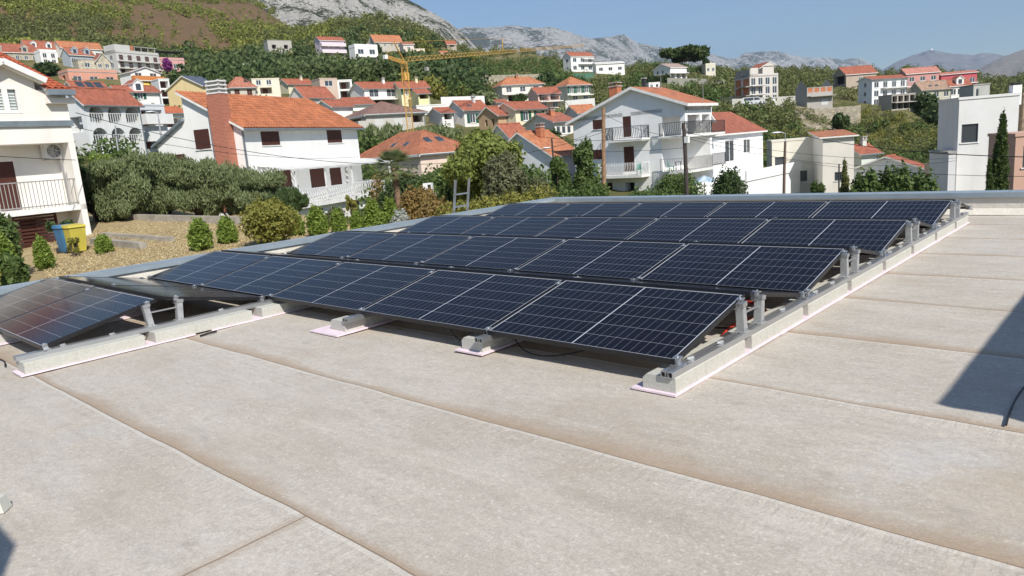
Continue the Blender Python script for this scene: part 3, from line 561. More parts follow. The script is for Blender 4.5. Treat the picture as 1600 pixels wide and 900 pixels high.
def chimney(root, x, y, z0, z1, w, mat, pot=True):
    mb = MB(); mb.box(x-w/2, x+w/2, y-w/2, y+w/2, z0, z1, mat)
    mb.box(x-w/2-.06, x+w/2+.06, y-w/2-.06, y+w/2+.06, z1, z1+.1, M['conc'])
    if pot:
        for sx in (-1, 1):
            for sy in (-1, 1): mb.box(x+sx*w*.35-.05, x+sx*w*.35+.05, y+sy*w*.35-.05, y+sy*w*.35+.05, z1+.1, z1+.32, mat)
        mb.box(x-w/2-.05, x+w/2+.05, y-w/2-.05, y+w/2+.05, z1+.32, z1+.40, M['conc'])
    return mb.build('chimney', root)
def make_house(h):
    C = h['C']; px, yb, r, ph = h['px'], h['yb'], h['r'], h['ph']
    th = azw(px, yb)-PI/2+R(ph)
    ym = (yb+h['ye'])/2
    wf = abs(span(C, th, h['xr'], ym)); wf = min(wf, 40)
    ws = abs(span(C, th+PI/2, h['xl'], ym)) if ph > 6 else 8.0
    ws = min(max(ws, 4.0), 16)
    H = at(px, h['ye'], r)[2]-C[2]; sink = 3.5
    near = r < 90
    cat = h.get('cat', {'villa': 'villa', 'shed': 'shed'}.get(h['k'], 'house'))
    root = thing(h['k'], tuple(C), th, h['l'], cat)
    col = h['c']; wm = stone_mat(col[1]) if col[0] == 's' else stucco(tuple(col)); rm = tile_mat(h['rc'])
    WL = {'F': Wall((0, 0), (1, 0), wf), 'L': Wall((0, ws), (0, -1), ws), 'R': Wall((wf, 0), (0, 1), ws), 'B': Wall((wf, ws), (-1, 0), wf)}
    ops = {k: [] for k in WL}
    for o in h['o']:
        f, k, nc, nr, ww, hh = o[:6]; u0, u1, v0, v1 = (list(o[6:])+[0, 1, 0, .98][len(o)-6:])[:4]
        W = WL[f]; 
        for i in range(nc):
            for j in range(nr):
                cw = W.w*(u1-u0)/nc; chh = H*(v1-v0)/nr; w_ = min(ww, cw*.78); h_ = min(hh, chh*.82)
                cx = W.w*u0+cw*(i+.5); cz = H*v0+chh*(j+.5)
                if k == 'arch': cz = H*v0+chh*(j+.5)
                a, b, c, d = cx-w_/2, cx+w_/2, cz-h_/2, cz+h_/2
                if all(b < q[0]-.02 or a > q[2]+.02 or d < q[1]-.02 or c > q[3]+.02 for q in ops[f]): ops[f].append((a, c, b, d, k))
    mb = MB()
    for k, W in WL.items(): wall_face(mb, W, -sink, H, ops[k], wm)
    rk = h['roof']; rh = h['rh']
    if (px, yb) in RIDGE:
        q = (C[0]+math.cos(th)*wf/2-math.sin(th)*ws/2, C[1]+math.sin(th)*wf/2+math.cos(th)*ws/2, C[2]+H+1); dd = np.array(q)-CAMP; qx = 800+FPX*(dd@CR)/(dd@CF)
        if rk == 'gy': pass
        else: rh = min(max(at(qx, RIDGE[(px, yb)], math.hypot(dd[0], dd[1]))[2]-C[2]-H, .5), 4.8)
    ov = .35; dz = ov*rh/(ws/2)
    rb = MB()
    if rk in ('gx', 'gxopen'):
        for x in (0, wf): mb.face([(x, 0, H), (x, ws, H), (x, ws/2, H+rh)] if x else [(x, ws, H), (x, 0, H), (x, ws/2, H+rh)], wm)
        if rk == 'gx':
            slab(rb, [(-ov, -ov, H-dz+.06), (wf+ov, -ov, H-dz+.06), (wf+ov, ws/2, H+rh+.06), (-ov, ws/2, H+rh+.06)], .14, rm)
            slab(rb, [(wf+ov, ws+ov, H-dz+.06), (-ov, ws+ov, H-dz+.06), (-ov, ws/2, H+rh+.06), (wf+ov, ws/2, H+rh+.06)], .14, rm)
            rb.bar((-ov, ws/2, H+rh+.09), (wf+ov, ws/2, H+rh+.09), .22, rm, .12)
        else: rb.face([(0, 0, H-.3), (wf, 0, H-.3), (wf, ws, H-.3), (0, ws, H-.3)], M['conc'])
    elif rk == 'gy':
        dz = ov*rh/(wf/2)
        for y in (0, ws): mb.face([(0, y, H), (wf, y, H), (wf/2, y, H+rh)] if y == 0 else [(wf, y, H), (0, y, H), (wf/2, y, H+rh)], wm)
        slab(rb, [(-ov, ws+ov, H-dz+.06), (-ov, -ov, H-dz+.06), (wf/2, -ov, H+rh+.06), (wf/2, ws+ov, H+rh+.06)], .14, rm)
        slab(rb, [(wf+ov, -ov, H-dz+.06), (wf+ov, ws+ov, H-dz+.06), (wf/2, ws+ov, H+rh+.06), (wf/2, -ov, H+rh+.06)], .14, rm)
    elif rk == 'hip':
        e = min(wf, ws)/2; X0, X1, Y0, Y1 = -.4, wf+.4, -.4, ws+.4; zz = H-.02
        if wf >= ws: A_, B_ = (e, ws/2, H+rh), (wf-e, ws/2, H+rh)
        else: A_, B_ = (wf/2, e, H+rh), (wf/2, ws-e, H+rh)
        if wf >= ws: F = [[(X0, Y0, zz), (X1, Y0, zz), B_, A_], [(X1, Y0, zz), (X1, Y1, zz), B_], [(X1, Y1, zz), (X0, Y1, zz), A_, B_], [(X0, Y1, zz), (X0, Y0, zz), A_]]
        else: F = [[(X0, Y0, zz), (X1, Y0, zz), A_], [(X1, Y0, zz), (X1, Y1, zz), B_, A_], [(X1, Y1, zz), (X0, Y1, zz), B_], [(X0, Y1, zz), (X0, Y0, zz), A_, B_]]
        for q in F:
            q = [q[0], q[1]]+[p for i, p in enumerate(q[2:]) if not (len(q) == 4 and i == 1 and Vector(q[2]).to_tuple(3) == Vector(q[3]).to_tuple(3))]
            slab(rb, [(p[0], p[1], p[2]+.12) for p in q], .12, rm)
        for p in ((X0, Y0, zz), (X1, Y0, zz), (X1, Y1, zz), (X0, Y1, zz)):
            t_ = A_ if (Vector(p)-Vector(A_)).length < (Vector(p)-Vector(B_)).length else B_; rb.bar((p[0], p[1], p[2]+.14), (t_[0], t_[1], t_[2]+.14), .2, rm, .1)
        rb.box(X0+.02, X1-.02, Y0+.02, Y1-.02, zz-.12, zz-.003, M['trim'])
    elif rk == 'shedx':
        mb.face([(0, ws, H), (0, 0, H), (0, ws, H+rh)], wm); mb.face([(wf, 0, H), (wf, ws, H), (wf, ws, H+rh)], wm); mb.face([(wf, ws, H), (0, ws, H), (0, ws, H+rh), (wf, ws, H+rh)], wm)
        slab(rb, [(-ov, -ov, H+.03), (wf+ov, -ov, H+.03), (wf+ov, ws+ov, H+rh+.10), (-ov, ws+ov, H+rh+.10)], .12, rm)
    else:
        p = rh
        rb.box(-.06, wf+.06, -.06, ws+.06, H, H+.18, M['conc'] if 'unfin' in h['k'] or 'grey' in h['l'] else wm)
        if p > .35:
            for q in ((0, wf, 0, .15), (0, wf, ws-.15, ws), (0, .15, .15, ws-.15), (wf-.15, wf, .15, ws-.15)): rb.box(*q, H+.18, H+.18+p, wm)
    mb.build('wall', root); rb.build('roof', root)
    for k in WL:
        for o in ops[k]: fill_opening(root, WL[k], o, near)
    if rk in ('gx', 'hip') and r < 200:
        mb = MB(); e_ = ov+.06 if rk == 'gx' else .46; z_ = H-(dz if rk == 'gx' else .0)-.0; mb.bar((-.3, -e_, z_), (wf+.3, -e_, z_), .11, M['zinc'], .11)
        mb.bar((wf-.12, -.07, -sink), (wf-.12, -.07, H-.25), .09, M['zinc']); mb.bar((wf-.12, -.07, H-.25), (wf-.12, -e_, z_-.03), .08, M['zinc']); mb.build('gutter', root)
    for b in h.get('bal', []):
        W = WL[b[0]]; a, c, z = W.w*b[1], W.w*b[2], H*b[3]; mb = MB(); obox(mb, W, a, c, z-.16, z, .004, 1.15, M['conc'] if 'unfin' in h['k'] else M['trim']); mb.build('balcony', root)
        if 'unfin' not in h['k']:
            mb = MB(); railing(mb, [W.p(a+.05, z, 1.1), W.p(c-.05, z, 1.1)], 1.0, .35 if r > 120 else .14, .03, M['grail'] if r > 120 else M['wrail']); mb.build('railing', root)
    for b in h.get('balc', []):
        W = WL[b[0]]; a, c, z = W.w*b[1], W.w*b[2], H*b[3]; m = stucco(b[4]); mb = MB()
        obox(mb, W, a, c, z-.16, z, .004, 1.2, M['trim']); obox(mb, W, a, c, z, z+.95, 1.08, 1.2, m); obox(mb, W, a, a+.12, z, z+.95, .004, 1.08, m); obox(mb, W, c-.12, c, z, z+.95, .004, 1.08, m); mb.build('balcony', root)
    if h.get('archrail'):
        W = WL['F']
        for o in ops['F']:
            mb = MB(); railing(mb, [W.p(o[0], o[1], -.06), W.p(o[2], o[1], -.06)], .95, .24, .05, M['wrail'], .06); mb.build('balustrade', root)
    for i in range(h.get('dorm', 0)):
        n = h['dorm']; x = wf*(i+.5)/n; mb = MB(); s = .8; y0 = .15; zb = H-.1
        mb.face([(x-s, y0, zb), (x+s, y0, zb), (x+s, y0, zb+1.5), (x, y0, zb+2.1), (x-s, y0, zb+1.5)], wm)
        yb_ = y0+3.0; mb.face([(x+s, y0, zb), (x+s, yb_, zb), (x+s, yb_, zb+1.5), (x+s, y0, zb+1.5)], wm); mb.face([(x-s, yb_, zb), (x-s, y0, zb), (x-s, y0, zb+1.5), (x-s, yb_, zb+1.5)], wm)
        slab(mb, [(x-s-.15, yb_, zb+1.45), (x-s-.15, y0-.15, zb+1.45), (x, y0-.15, zb+2.2), (x, yb_, zb+2.2)], .1, rm)
        slab(mb, [(x+s+.15, y0-.15, zb+1.45), (x+s+.15, yb_, zb+1.45), (x, yb_, zb+2.2), (x, y0-.15, zb+2.2)], .1, rm)
        mb.box(x-.4, x+.4, y0-.03, y0-.004, zb+.4, zb+1.4, M['glass']); mb.build('dormer', root)
    if h.get('solar'):
        for i in range(3):
            mb = MB(); x0 = wf*(.15+.28*i); x1 = x0+wf*.22; k = rh/(ws/2)
            slab(mb, [(x0, ws*.08, H+k*ws*.08+.2), (x1, ws*.08, H+k*ws*.08+.2), (x1, ws*.42, H+k*ws*.42+.2), (x0, ws*.42, H+k*ws*.42+.2)], .05, M['glass'], M['zinc']); mb.build('solar_panel', root)
    if h.get('hole'):
        mb = MB(); k = rh/(ws/2+.4); x0, x1, y0, y1 = wf*.62, wf*.78, ws*.2, ws*.36
        mb.face([(x, y, H+.14+k*(y+.4)) for x, y in ((x0, y0), (x1, y0*.9), (x1+.4, y1), (x0+.3, y1*1.15))], M['dark']); mb.build('roof_hole', root)
    for i in range(h.get('skyl', 0)):
        mb = MB(); n = h['skyl']; k = rh/(ws/2) if rk != 'hip' else rh/(min(wf, ws)/2+.4)
        if rk == 'hip' and i < n//2:
            y = ws*(.35+.2*i); x0, x1 = min(wf, ws)*.16, min(wf, ws)*.23
            slab(mb, [(x0, y+.3, H+.2+k*(x0+.4)), (x0, y-.3, H+.2+k*(x0+.4)), (x1, y-.3, H+.2+k*(x1+.4)), (x1, y+.3, H+.2+k*(x1+.4))], .08, M['glass'], M['zinc'])
        else:
            x = wf*(.35+.22*(i % 2 if rk == 'hip' else i)); y0, y1 = ws*.13, ws*.2; e = .4 if rk == 'hip' else 0
            slab(mb, [(x-.4, y0, H+.2+k*(y0+e)), (x+.4, y0, H+.2+k*(y0+e)), (x+.4, y1, H+.2+k*(y1+e)), (x-.4, y1, H+.2+k*(y1+e))], .08, M['glass'], M['zinc'])
        mb.build('skylight', root)
    if h.get('chim'): chimney(root, wf*.7, ws*.42, H, H+rh+.5, .45, wm)
    if h.get('chimb'): chimney(root, wf*.45, ws*.36, H, H+rh+.35, .6, M['brick'])
    if h.get('awn'):
        W = WL['F']
        for i in range(2):
            mb = MB(); a = W.w*(.06+.48*i); b = a+W.w*.42; z = H*.42; slab(mb, [W.p(a, z-.9, 1.5), W.p(b, z-.9, 1.5), W.p(b, z, .03), W.p(a, z, .03)], .04, M['awning'], M['awning']); mb.build('awning', root)
    if h.get('terr'):
        mb = MB(); z = H+2.3
        for x in (.2, wf/2, wf-.2): mb.box(x-.08, x+.08, .2, .36, H+.18, z, M['iron'])
        mb.box(-.1, wf+.1, -.1, ws, z, z+.12, M['iron']); mb.build('terrace_canopy', root)
    if h.get('attic'):
        mb = MB(); q = h['attic']; z = H+.18
        if q == 1:
            mb.box(0, wf*.35, .2, ws, z, z+2.0, wm); mb.box(wf*.36, wf*.42, .1, .3, z, z+2.0, M['brick']); mb.box(wf*.36, wf-.2, .2, ws, z+1.7, z+1.9, M['conc'])
            for i in range(4): mb.box(wf*(.45+.16*i), wf*(.45+.16*i)+.2, .3, .5, z, z+1.7, M['conc'])
        else:
            mb.box(wf*.55, wf*.95, 1, ws, z, z+2.2, wm); mb.face([(wf*.5, .8, z+2.2), (wf*.98, .8, z+2.2), (wf*.8, .8, z+3.1)], wm)
            slab(mb, [(wf*.4, ws, z+1.7), (wf*.4, .7, z+1.7), (wf*.8, .7, z+3.2), (wf*.8, ws, z+3.2)], .15, tile_mat(RED)); slab(mb, [(wf*1.02, .7, z+2.4), (wf*1.02, ws, z+2.4), (wf*.8, ws, z+3.2), (wf*.8, .7, z+3.2)], .15, M['trim'])
            mb.box(0, .3, 0, ws*.9, z, z+1.6, M['conc']); mb.box(.3, wf*.3, .0, .2, z, z+1.8, wm)
        mb.build('attic', root)
    return root
for h in HS: make_house(h)
# ------------------------------------------------------------------ the near houses, built one by one
class HF:
    def __init__(s, px, py, r, ph): s.C = at(px, py, r); s.th = azw(px, py)-PI/2+R(ph); s.c, s.s = math.cos(s.th), math.sin(s.th)
    def w(s, X, Y): return (s.C[0]+s.c*X-s.s*Y, s.C[1]+s.s*X+s.c*Y)
    def fx(s, px, py, Y=0.0):
        o = s.w(0, Y); v = span(o, s.th, px, py); q = (o[0]+s.c*v, o[1]+s.s*v); d = ray(px, py)
        return v
    def fy(s, px, py, X=0.0): return span(s.w(X, 0), s.th+PI/2, px, py)
    def z(s, px, py, X, Y):
        q = s.w(X, Y); d = ray(px, py); return CAMP[2]+math.hypot(q[0]-CAMP[0], q[1]-CAMP[1])*d[2]/math.hypot(d[0], d[1])-s.C[2]
WW = stucco((.85, .84, .81))
def chimney_house():
    f = HF(395, 330, 50, 50); th = f.th
    wf = f.fx(557, 197); H = f.z(384, 197, 0, 0); d1 = f.fy(285, 165); zr = f.z(284, 156, 0, d1); zr = max(H+2.4, zr)
    d2 = f.fy(246, 226); zl = f.z(246, 226, 0, d2)
    root = thing('house', tuple(f.C), th, 'white house with corrugated orange tile roof and tall red brick chimney on its gable', 'house'); S = -4
    W = {'F': Wall((0, 0), (1, 0), wf), 'L': Wall((0, d1), (0, -1), d1), 'K': Wall((0, d2), (0, -1), d2-d1), 'R': Wall((wf, 0), (0, 1), d2)}
    def rect(Wn, x0, y0, x1, y1, k, X=None):
        if Wn == 'F':
            a, b = f.fx(x0, (y0+y1)/2), f.fx(x1, (y0+y1)/2); m = (a+b)/2; return (a, f.z((x0+x1)/2, y1, m, 0), b, f.z((x0+x1)/2, y0, m, 0), k)
        a, b = f.fy(x0, (y0+y1)/2), f.fy(x1, (y0+y1)/2); m = (a+b)/2; w = W[Wn]; o = d1 if Wn == 'L' else d2
        return (o-a, f.z((x0+x1)/2, y1, 0, m), o-b, f.z((x0+x1)/2, y0, 0, m), k)
    of = [rect('F', 408, 205, 437, 227, 'shut'), rect('F', 511, 203, 534, 223, 'shut'), rect('F', 432, 266, 456, 294, 'door'), rect('F', 485, 263, 509, 293, 'door'), rect('F', 516, 262, 534, 290, 'door'), rect('F', 540, 261, 544, 288, 'dark')]
    zb = 0.0
    ol = [rect('L', 305, 202, 328, 233, 'shut')]; ok = []
    q = rect('K', 272, 241, 290, 262, 'shut')
    mb = MB(); zrr = zr
    wall_face(mb, W['F'], S, H, of, WW); wall_face(mb, W['L'], S, H, [], WW); wall_face(mb, W['K'], S, zl, [], WW); wall_face(mb, W['R'], S, H, [], WW)
    mb.face([(0, d1, H), (0, 0, H), (0, d1, zr)], WW); mb.face([(wf, 0, H), (wf, d1, H), (wf, d1, zr)], WW)
    mb.face([(wf, d1, H), (0, d1, H), (0, d1, zr), (wf, d1, zr)], WW)
    mb.face([(0, d2, zl), (0, d1, zl), (0, d1, zr-1.6)], WW)
    mb.face([(wf, d2, S), (0, d2, S), (0, d2, zl), (wf, d2, zl)], WW); mb.build('wall', root)
    for o in of:
        if o[4] != 'dark': fill_opening(root, W['F'], o, True)
    for Wn, o in (('L', ol[0]), ('K', q)):
        mb = MB(); Wq = W[Wn]; m_ = (o[0]+o[2])/2; obox(mb, Wq, o[0], m_-.015, o[1], o[3], .006, .045, M['shut']); obox(mb, Wq, m_+.015, o[2], o[1], o[3], .006, .045, M['shut']); obox(mb, Wq, o[0]-.06, o[2]+.06, o[1]-.07, o[1]-.003, .004, .07, M['trim']); mb.build('shutter', root)
    mb = MB(); mt = tile_mat((.42, .15, .07), bump=False); k = (zr-H)/d1; ov = .45
    P = [(-.3, -ov, H-k*ov+.1), (wf+.35, -ov, H-k*ov+.1), (wf+.35, d1+.15, zr+k*.15+.1), (-.3, d1+.15, zr+k*.15+.1)]
    slab(mb, P, .16, mt); tiles(mb, P, mt, .28, .42, .085)
    kk = (zr-1.6-zl)/(d2-d1); slab(mb, [(wf+.3, d2+.3, zl-kk*.3+.08), (-.3, d2+.3, zl-kk*.3+.08), (-.3, d1+.02, zr-1.55), (wf+.3, d1+.02, zr-1.55)], .15, mt, M['zinc'])
    mb.build('roof', root)
    mb = MB(); mb.bar((-.3, -ov-.07, H-k*ov+.03), (wf+.35, -ov-.07, H-k*ov+.03), .12, M['zinc'], .12); mb.bar((.05, -.06, S), (.05, -.06, H-.3), .10, M['zinc']); mb.build('gutter', root)
    # brick chimney on the gable
    t = NT('red_brick'); b = t.n('ShaderNodeTexBrick'); mp = t.n('ShaderNodeMapping'); mp.inputs[3].default_value = (1, 1, 1); uvn = t.uv(); t.L(uvn, b.inputs[0])
    b.inputs['Scale'].default_value = 1; b.inputs['Brick Width'].default_value = .26; b.inputs['Row Height'].default_value = .085; b.inputs['Mortar Size'].default_value = .010
    b.inputs['Color1'].default_value = (.36, .085, .045, 1); b.inputs['Color2'].default_value = (.43, .125, .07, 1); b.inputs['Mortar'].default_value = (.45, .30, .22, 1); br = t.set(b.outputs[0], .85)
    y0, y1 = f.fy(358, 210, -.45), f.fy(336, 210, -.45); cz = f.z(340, 148, -.3, (y0+y1)/2)
    mb = MB(); mb.box(-.75, -.003, y0, y1, S, cz, br); ch = mb.build('chimney', root)
    mb = MB(); ym = (y0+y1)/2
    for i in range(4): mb.box(-.72, .02, y0+.02, y1-.02, cz+.04+.24*i, cz+.12+.24*i, M['trim'])
    for x in (-.68, -.1):
        for y in (y0+.06, y1-.14): mb.box(x, x+.1, y, y+.1, cz, cz+.9, M['conc'])
    mb.box(-.6, -.15, y0+.2, y1-.2, cz, cz+.8, M['conc']); mb.build('chimney_cap', ch)
    # terrace, balustrade, canopy
    X0 = f.fx(462, 318, -2.4); X1 = f.fx(604, 302, -2.6); zt = f.z(480, 318, X0+1, -2.4); mb = MB()
    mb.box(X0-4.2, X1, -2.6, -.004, zt-.28, zt, M['trim']); mb.box(wf+.004, X1, .001, 4, zt-.28, zt, M['trim']); mb.box(X0-1, X1-.4, -2.2, -2.0, S, zt-.282, WW); mb.box(X1-.6, X1-.4, -1.99, 4, S, zt-.282, WW)
    mb.box(X0+1.6, X0+3.2, -2.21, -2.205, zt-1.1, zt-.5, M['dark']); mb.box(X0+6.6, X0+7.9, -2.21, -2.205, zt-2.2, zt-.45, M['shut'])
    mb.build('terrace', root)
    mb = MB(); railing(mb, [(X0-4.1, -2.55, zt), (X1-.05, -2.55, zt), (X1-.05, 4, zt)], .95, .26, .045, M['wrail'], .05, curve=True); mb.build('railing', root)
    zc0 = f.z(412, 259, 1, -2.3); zc1 = zc0+.55; mb = MB()
    xs = [2.2+ (X1-2.6)*i/3 for i in range(4)]; xs = [1.6, 5.0, 8.4, wf+.3]
    for y, z in ((-2.65, 2.27), (-1.4, 2.45), (-.05, 2.64)): mb.bar((xs[0]-.6, y, zt+z), (xs[-1]+.4, y, zt+z), .06, M['wrail'])
    for i in range(44): x = xs[0]-.55+(xs[-1]-xs[0]+.9)*i/43; mb.bar((x, -2.7, zt+2.32), (x, -.02, zt+2.70), .17, M['wrail'], .02)
    cn = mb.build('canopy', root)
    for x in xs: mb = MB(); mb.box(x-.05, x+.05, -2.5, -2.4, zt, zt+2.26, M['wrail']); mb.build('canopy_post', cn)
chimney_house()
def left_house():
    f = HF(145, 374, 33, 24); L = 16.0; E = 1.1
    f.C = np.array([f.C[0]-f.s*E, f.C[1]+f.c*E, f.C[2]])
    CW = stucco((.82, .785, .73), .05)
    root = thing('house', tuple(f.C), f.th, 'cream house with red tile roof, long railed balcony and air conditioner at the left edge', 'house')
    # right end at X=0; wall plane Y=0 lies back by E from the fronts of balcony and upper storey (Y=-E)
    zsl = f.z(138, 318, 0, -E)+.0; zo = f.z(117, 222, 0, -E); zband = f.z(115, 190, 0, -E); ze = f.z(113, 141, 0, -E)
    S = -3.0; D = 9.0; RH = 2.3; ymr = (D-E)/2
    for _ in range(4):
        q = f.w(.12, ymr); dd = np.array([q[0], q[1], f.C[2]+ze+RH])-CAMP; qx = 800+FPX*(dd@CR)/(dd@CF); RH = f.z(qx, 85+qx*.487, .12, ymr)-ze
    mb = MB()
    WF = Wall((-L, 0), (1, 0), L)
    def xs(px, py, Y=0.0): return f.fx(px, py, Y)+L
    def zz(px, py, px2=None, Y=0.0): return f.z(px, py, f.fx(px, py, Y), Y)
    door = (max(.5, xs(-6, 290)), zsl, xs(28, 290), zz(20, 252), 'door')
    gar = (xs(34, 365), S, xs(75, 365), zz(60, 341), 'dark')
    wall_face(mb, WF, S, zo+.2, [door, gar], CW)
    mb.box(-.22, 0, -E, -.003, S, zo-.003, CW)                       # wing wall at the right end
    mb.box(-L, 0, 1.0, D, S, ze-.1, CW); mb.box(-.02, 0, .0, .99, S, ze-.1, CW)
    dx = f.fx(8, 150, -E); 
    WU = Wall((-L, -E), (1, 0), L); wy0 = f.z(10, 177, dx, -E); wy1 = f.z(10, 134, dx, -E); hw = f.fx(32, 155, -E)-dx
    win = (L+dx-hw*1.0, wy0, L+dx+hw, wy1, 'win'); hg = f.z(47, 122, dx+hw, -E); zpk = f.z(3, 97, dx, -E)
    w2 = hw+.55; xl_, xr_ = L+dx-w2, L+dx+w2; top = hg+.25
    if xl_ > .05: wall_face(mb, Wall((-L, -E), (1, 0), xl_), zo, ze, [], CW)
    wall_face(mb, Wall((dx-w2, -E), (1, 0), 2*w2), zo, top-.35, [(win[0]-xl_, win[1], win[2]-xl_, win[3], 'win')], CW); wall_face(mb, Wall((dx+w2, -E), (1, 0), -dx-w2), zo, ze, [], CW)
    mb.face([(-L, -E, zo), (0, -E, zo), (0, 0, zo), (-L, 0, zo)][::-1], CW)
    mb.face([(0, -E, zo), (0, .02, zo), (0, .02, ze), (0, -E, ze)], CW)
    # dormer front above eave
    mb.face([(dx-w2, -E-.004, top-.35), (dx+w2, -E-.004, top-.35), (dx, -E-.004, zpk-.15)], CW)
    for sx in (-1, 1): mb.face([(dx+sx*w2, -E-.004, ze-.3), (dx+sx*w2, 3, ze-.3), (dx+sx*w2, 3, top-.35), (dx+sx*w2, -E-.004, top-.35)], CW)
    for x in (-L, 0): mb.face([(x, -E, ze), (x, D, ze), (x, (D-E)/2, ze+RH)], CW)
    mb.build('wall', root)
    rt = tile_mat((.42, .105, .05), .22, .34, bump=False); mb = MB(); ym = (D-E)/2; k = RH/(ym+E); ov = .3
    P = [(-L, -E-ov, ze-k*ov+.12), (.12, -E-ov, ze-k*ov+.12), (.12, ym, ze+RH+.12), (-L, ym, ze+RH+.12)]
    xa = dx+w2+.25; slab(mb, [(xa, P[0][1], P[0][2]), P[1], P[2], (xa, ym, ze+RH+.12)], .12, rt); slab(mb, [(-L, -E+1.7, ze+k*1.7+.12), (xa, -E+1.7, ze+k*1.7+.12), (xa, ym, ze+RH+.12), P[3]], .12, rt)
    if dx-w2-.3 > -L: slab(mb, [P[0], (dx-w2-.3, P[0][1], P[0][2]), (dx-w2-.3, -E+1.69, ze+k*1.69+.12), (-L, -E+1.69, ze+k*1.69+.12)], .12, rt)
    tiles(mb, [(xa, P[0][1], P[0][2]), P[1], P[2], (xa, P[3][1], P[3][2])], rt, .22, .34, .05)
    yt = -E+.9; zt_ = ze+k*.9+.12
    tiles(mb, [(dx-w2-2.5, yt+.8, zt_+k*.8), (xa, yt+.8, zt_+k*.8), (xa, ym, ze+RH+.12), (dx-w2-2.5, ym, ze+RH+.12)], rt, .22, .34, .05)
    slab(mb, [(.12, D+ov, ze-k*ov+.12), (-L, D+ov, ze-k*ov+.12), (-L, ym, ze+RH+.12), (.12, ym, ze+RH+.12)], .12, rt)
    dsl = [(dx+w2+.2, -E-.3, hg-.05), (dx+w2+.2, 2.6, hg-.05), (dx, 2.6, zpk+.02), (dx, -E-.3, zpk+.02)]; slab(mb, dsl, .16, rt)
    slab(mb, [(dx-w2-.2, 2.6, hg-.05), (dx-w2-.2, -E-.3, hg-.05), (dx, -E-.3, zpk+.02), (dx, 2.6, zpk+.02)], .16, rt)
    mb.build('roof', root)
    mb = MB()
    for a, b in (((dx+w2+.28, hg-.10), (dx, zpk)), ((dx-w2-.28, hg-.10), (dx, zpk))): mb.bar((a[0], -E-.33, a[1]), (b[0], -E-.33, b[1]), .20, M['trim'], .20)
    mb.build('dormer_cornice', root)
    mb = MB(); mb.box(xa-.05, .14, -E-.55, -E-.30, ze-.22, ze-.02, M['zinc']); mb.box(xa, .2, -E-.28, -E-.005, ze-.5, ze-.3, CW); mb.build('gutter', root)
    mb = MB(); mb.box(-L, .06, -E-.08, -E-.004, zband-.16, zband+.05, M['zinc']); mb.build('band', root)
    fr = M['trim']; mb = MB(); a, c, b, d = win[0], win[1], win[2], win[3]; t = .12
    for q in ((a, b, c, c+t), (a, b, d-t, d), (a, a+t, c+t, d-t), (b-t, b, c+t, d-t), ((a+b)/2-.09, (a+b)/2+.09, c+t, d-t)): obox(mb, WU, *q, -.06, .012, fr)
    wn = mb.build('window', root)
    mb = MB(); obox(mb, WU, a+t, b-t, c+t, d-t, -.12, -.09, M['glass']); mb.build('pane', wn)
    mb = MB()
    for i in range(7):
        z0 = c+t+(d-c-2*t)*(i/7.)+.03; obox(mb, WU, a+t+.02, b-t-.02, z0, z0+(d-c-2*t)/7*.66, -.085, -.08, plain('pale_blind', (.55, .60, .58), .5))
    mb.build('blind', wn)
    fill_opening(root, WF, door, True)
    mb = MB(); mb.box(-L, 0, -E, -.004, zsl-.2, zsl, M['trim']); mb.build('balcony', root)
    mb = MB(); railing(mb, [(-L, -E+.05, zsl), (-.03, -E+.05, zsl)], 1.0, .13, .022, M['grail'], .045); xp_ = f.fx(104, 290, -E); mb.box(xp_-.03, xp_+.03, -E+.01, -E+.07, zsl, zsl+1.9, M['grail']); mb.build('railing', root)
    mb = MB(); obox(mb, WF, gar[0]-.45, gar[0]-.4, -.1, 1.3, .55, .69, M['shut']); obox(mb, WF, gar[2]+.1, gar[2]+.15, -.1, 1.3, .55, .69, M['shut'])
    for i in range(10): z0 = -.05+.13*i; obox(mb, WF, gar[0]-.4, gar[2]+.1, z0, z0+.09, .6, .64, M['shut'])
    mb.build('slatted_gate', root)
    # air conditioner on the recessed wall
    ax = f.fx(81, 237); az = zz(81, 237); ac = thing('air_conditioner', tuple(np.array(f.w(ax, -.05)).tolist()+[f.C[2]+az]), f.th, 'white air conditioner unit with round grey fan on the cream house wall', 'air conditioner')
    mb = MB(); mb.box(-.42, .42, -.36, -.03, -.28, .28, plain('appliance_white', (.72, .72, .70), .4)); mb.build('casing', ac)
    mb = MB(); mb.lathe([(0, -.005), (.22, -.005), (.235, .01)], M['dframe'], (0, 0, 0), 24)
    for i in range(8): a_ = i*PI/4; mb.bar((math.cos(a_)*.04, math.sin(a_)*.04, .012), (math.cos(a_)*.22, math.sin(a_)*.22, .012), .012, M['trim'])
    for rr in (.08, .14, .2):
        pts = [(math.cos(q*PI/8)*rr, math.sin(q*PI/8)*rr, .012) for q in range(17)]; mb.tube(pts, .006, M['trim'], 4)
    fn = mb.build('fan_grille', ac); fn.rotation_euler = (PI/2, 0, 0); fn.location = (-.10, -.365, .0)
    mb = MB(); mb.lathe([(0, .0), (.035, .0)], plain('red_badge', (.55, .03, .05), .4), (0, 0, 0), 14); bd = mb.build('badge', ac); bd.rotation_euler = (PI/2, 0, 0); bd.location = (.30, -.364, .17)
    mb = MB(); mb.bar((-.35, 0, -.3), (-.35, -.4, -.3), .04, M['grail']); mb.bar((.35, 0, -.3), (.35, -.4, -.3), .04, M['grail']); mb.build('bracket', ac)
    return f
LHF = left_house()
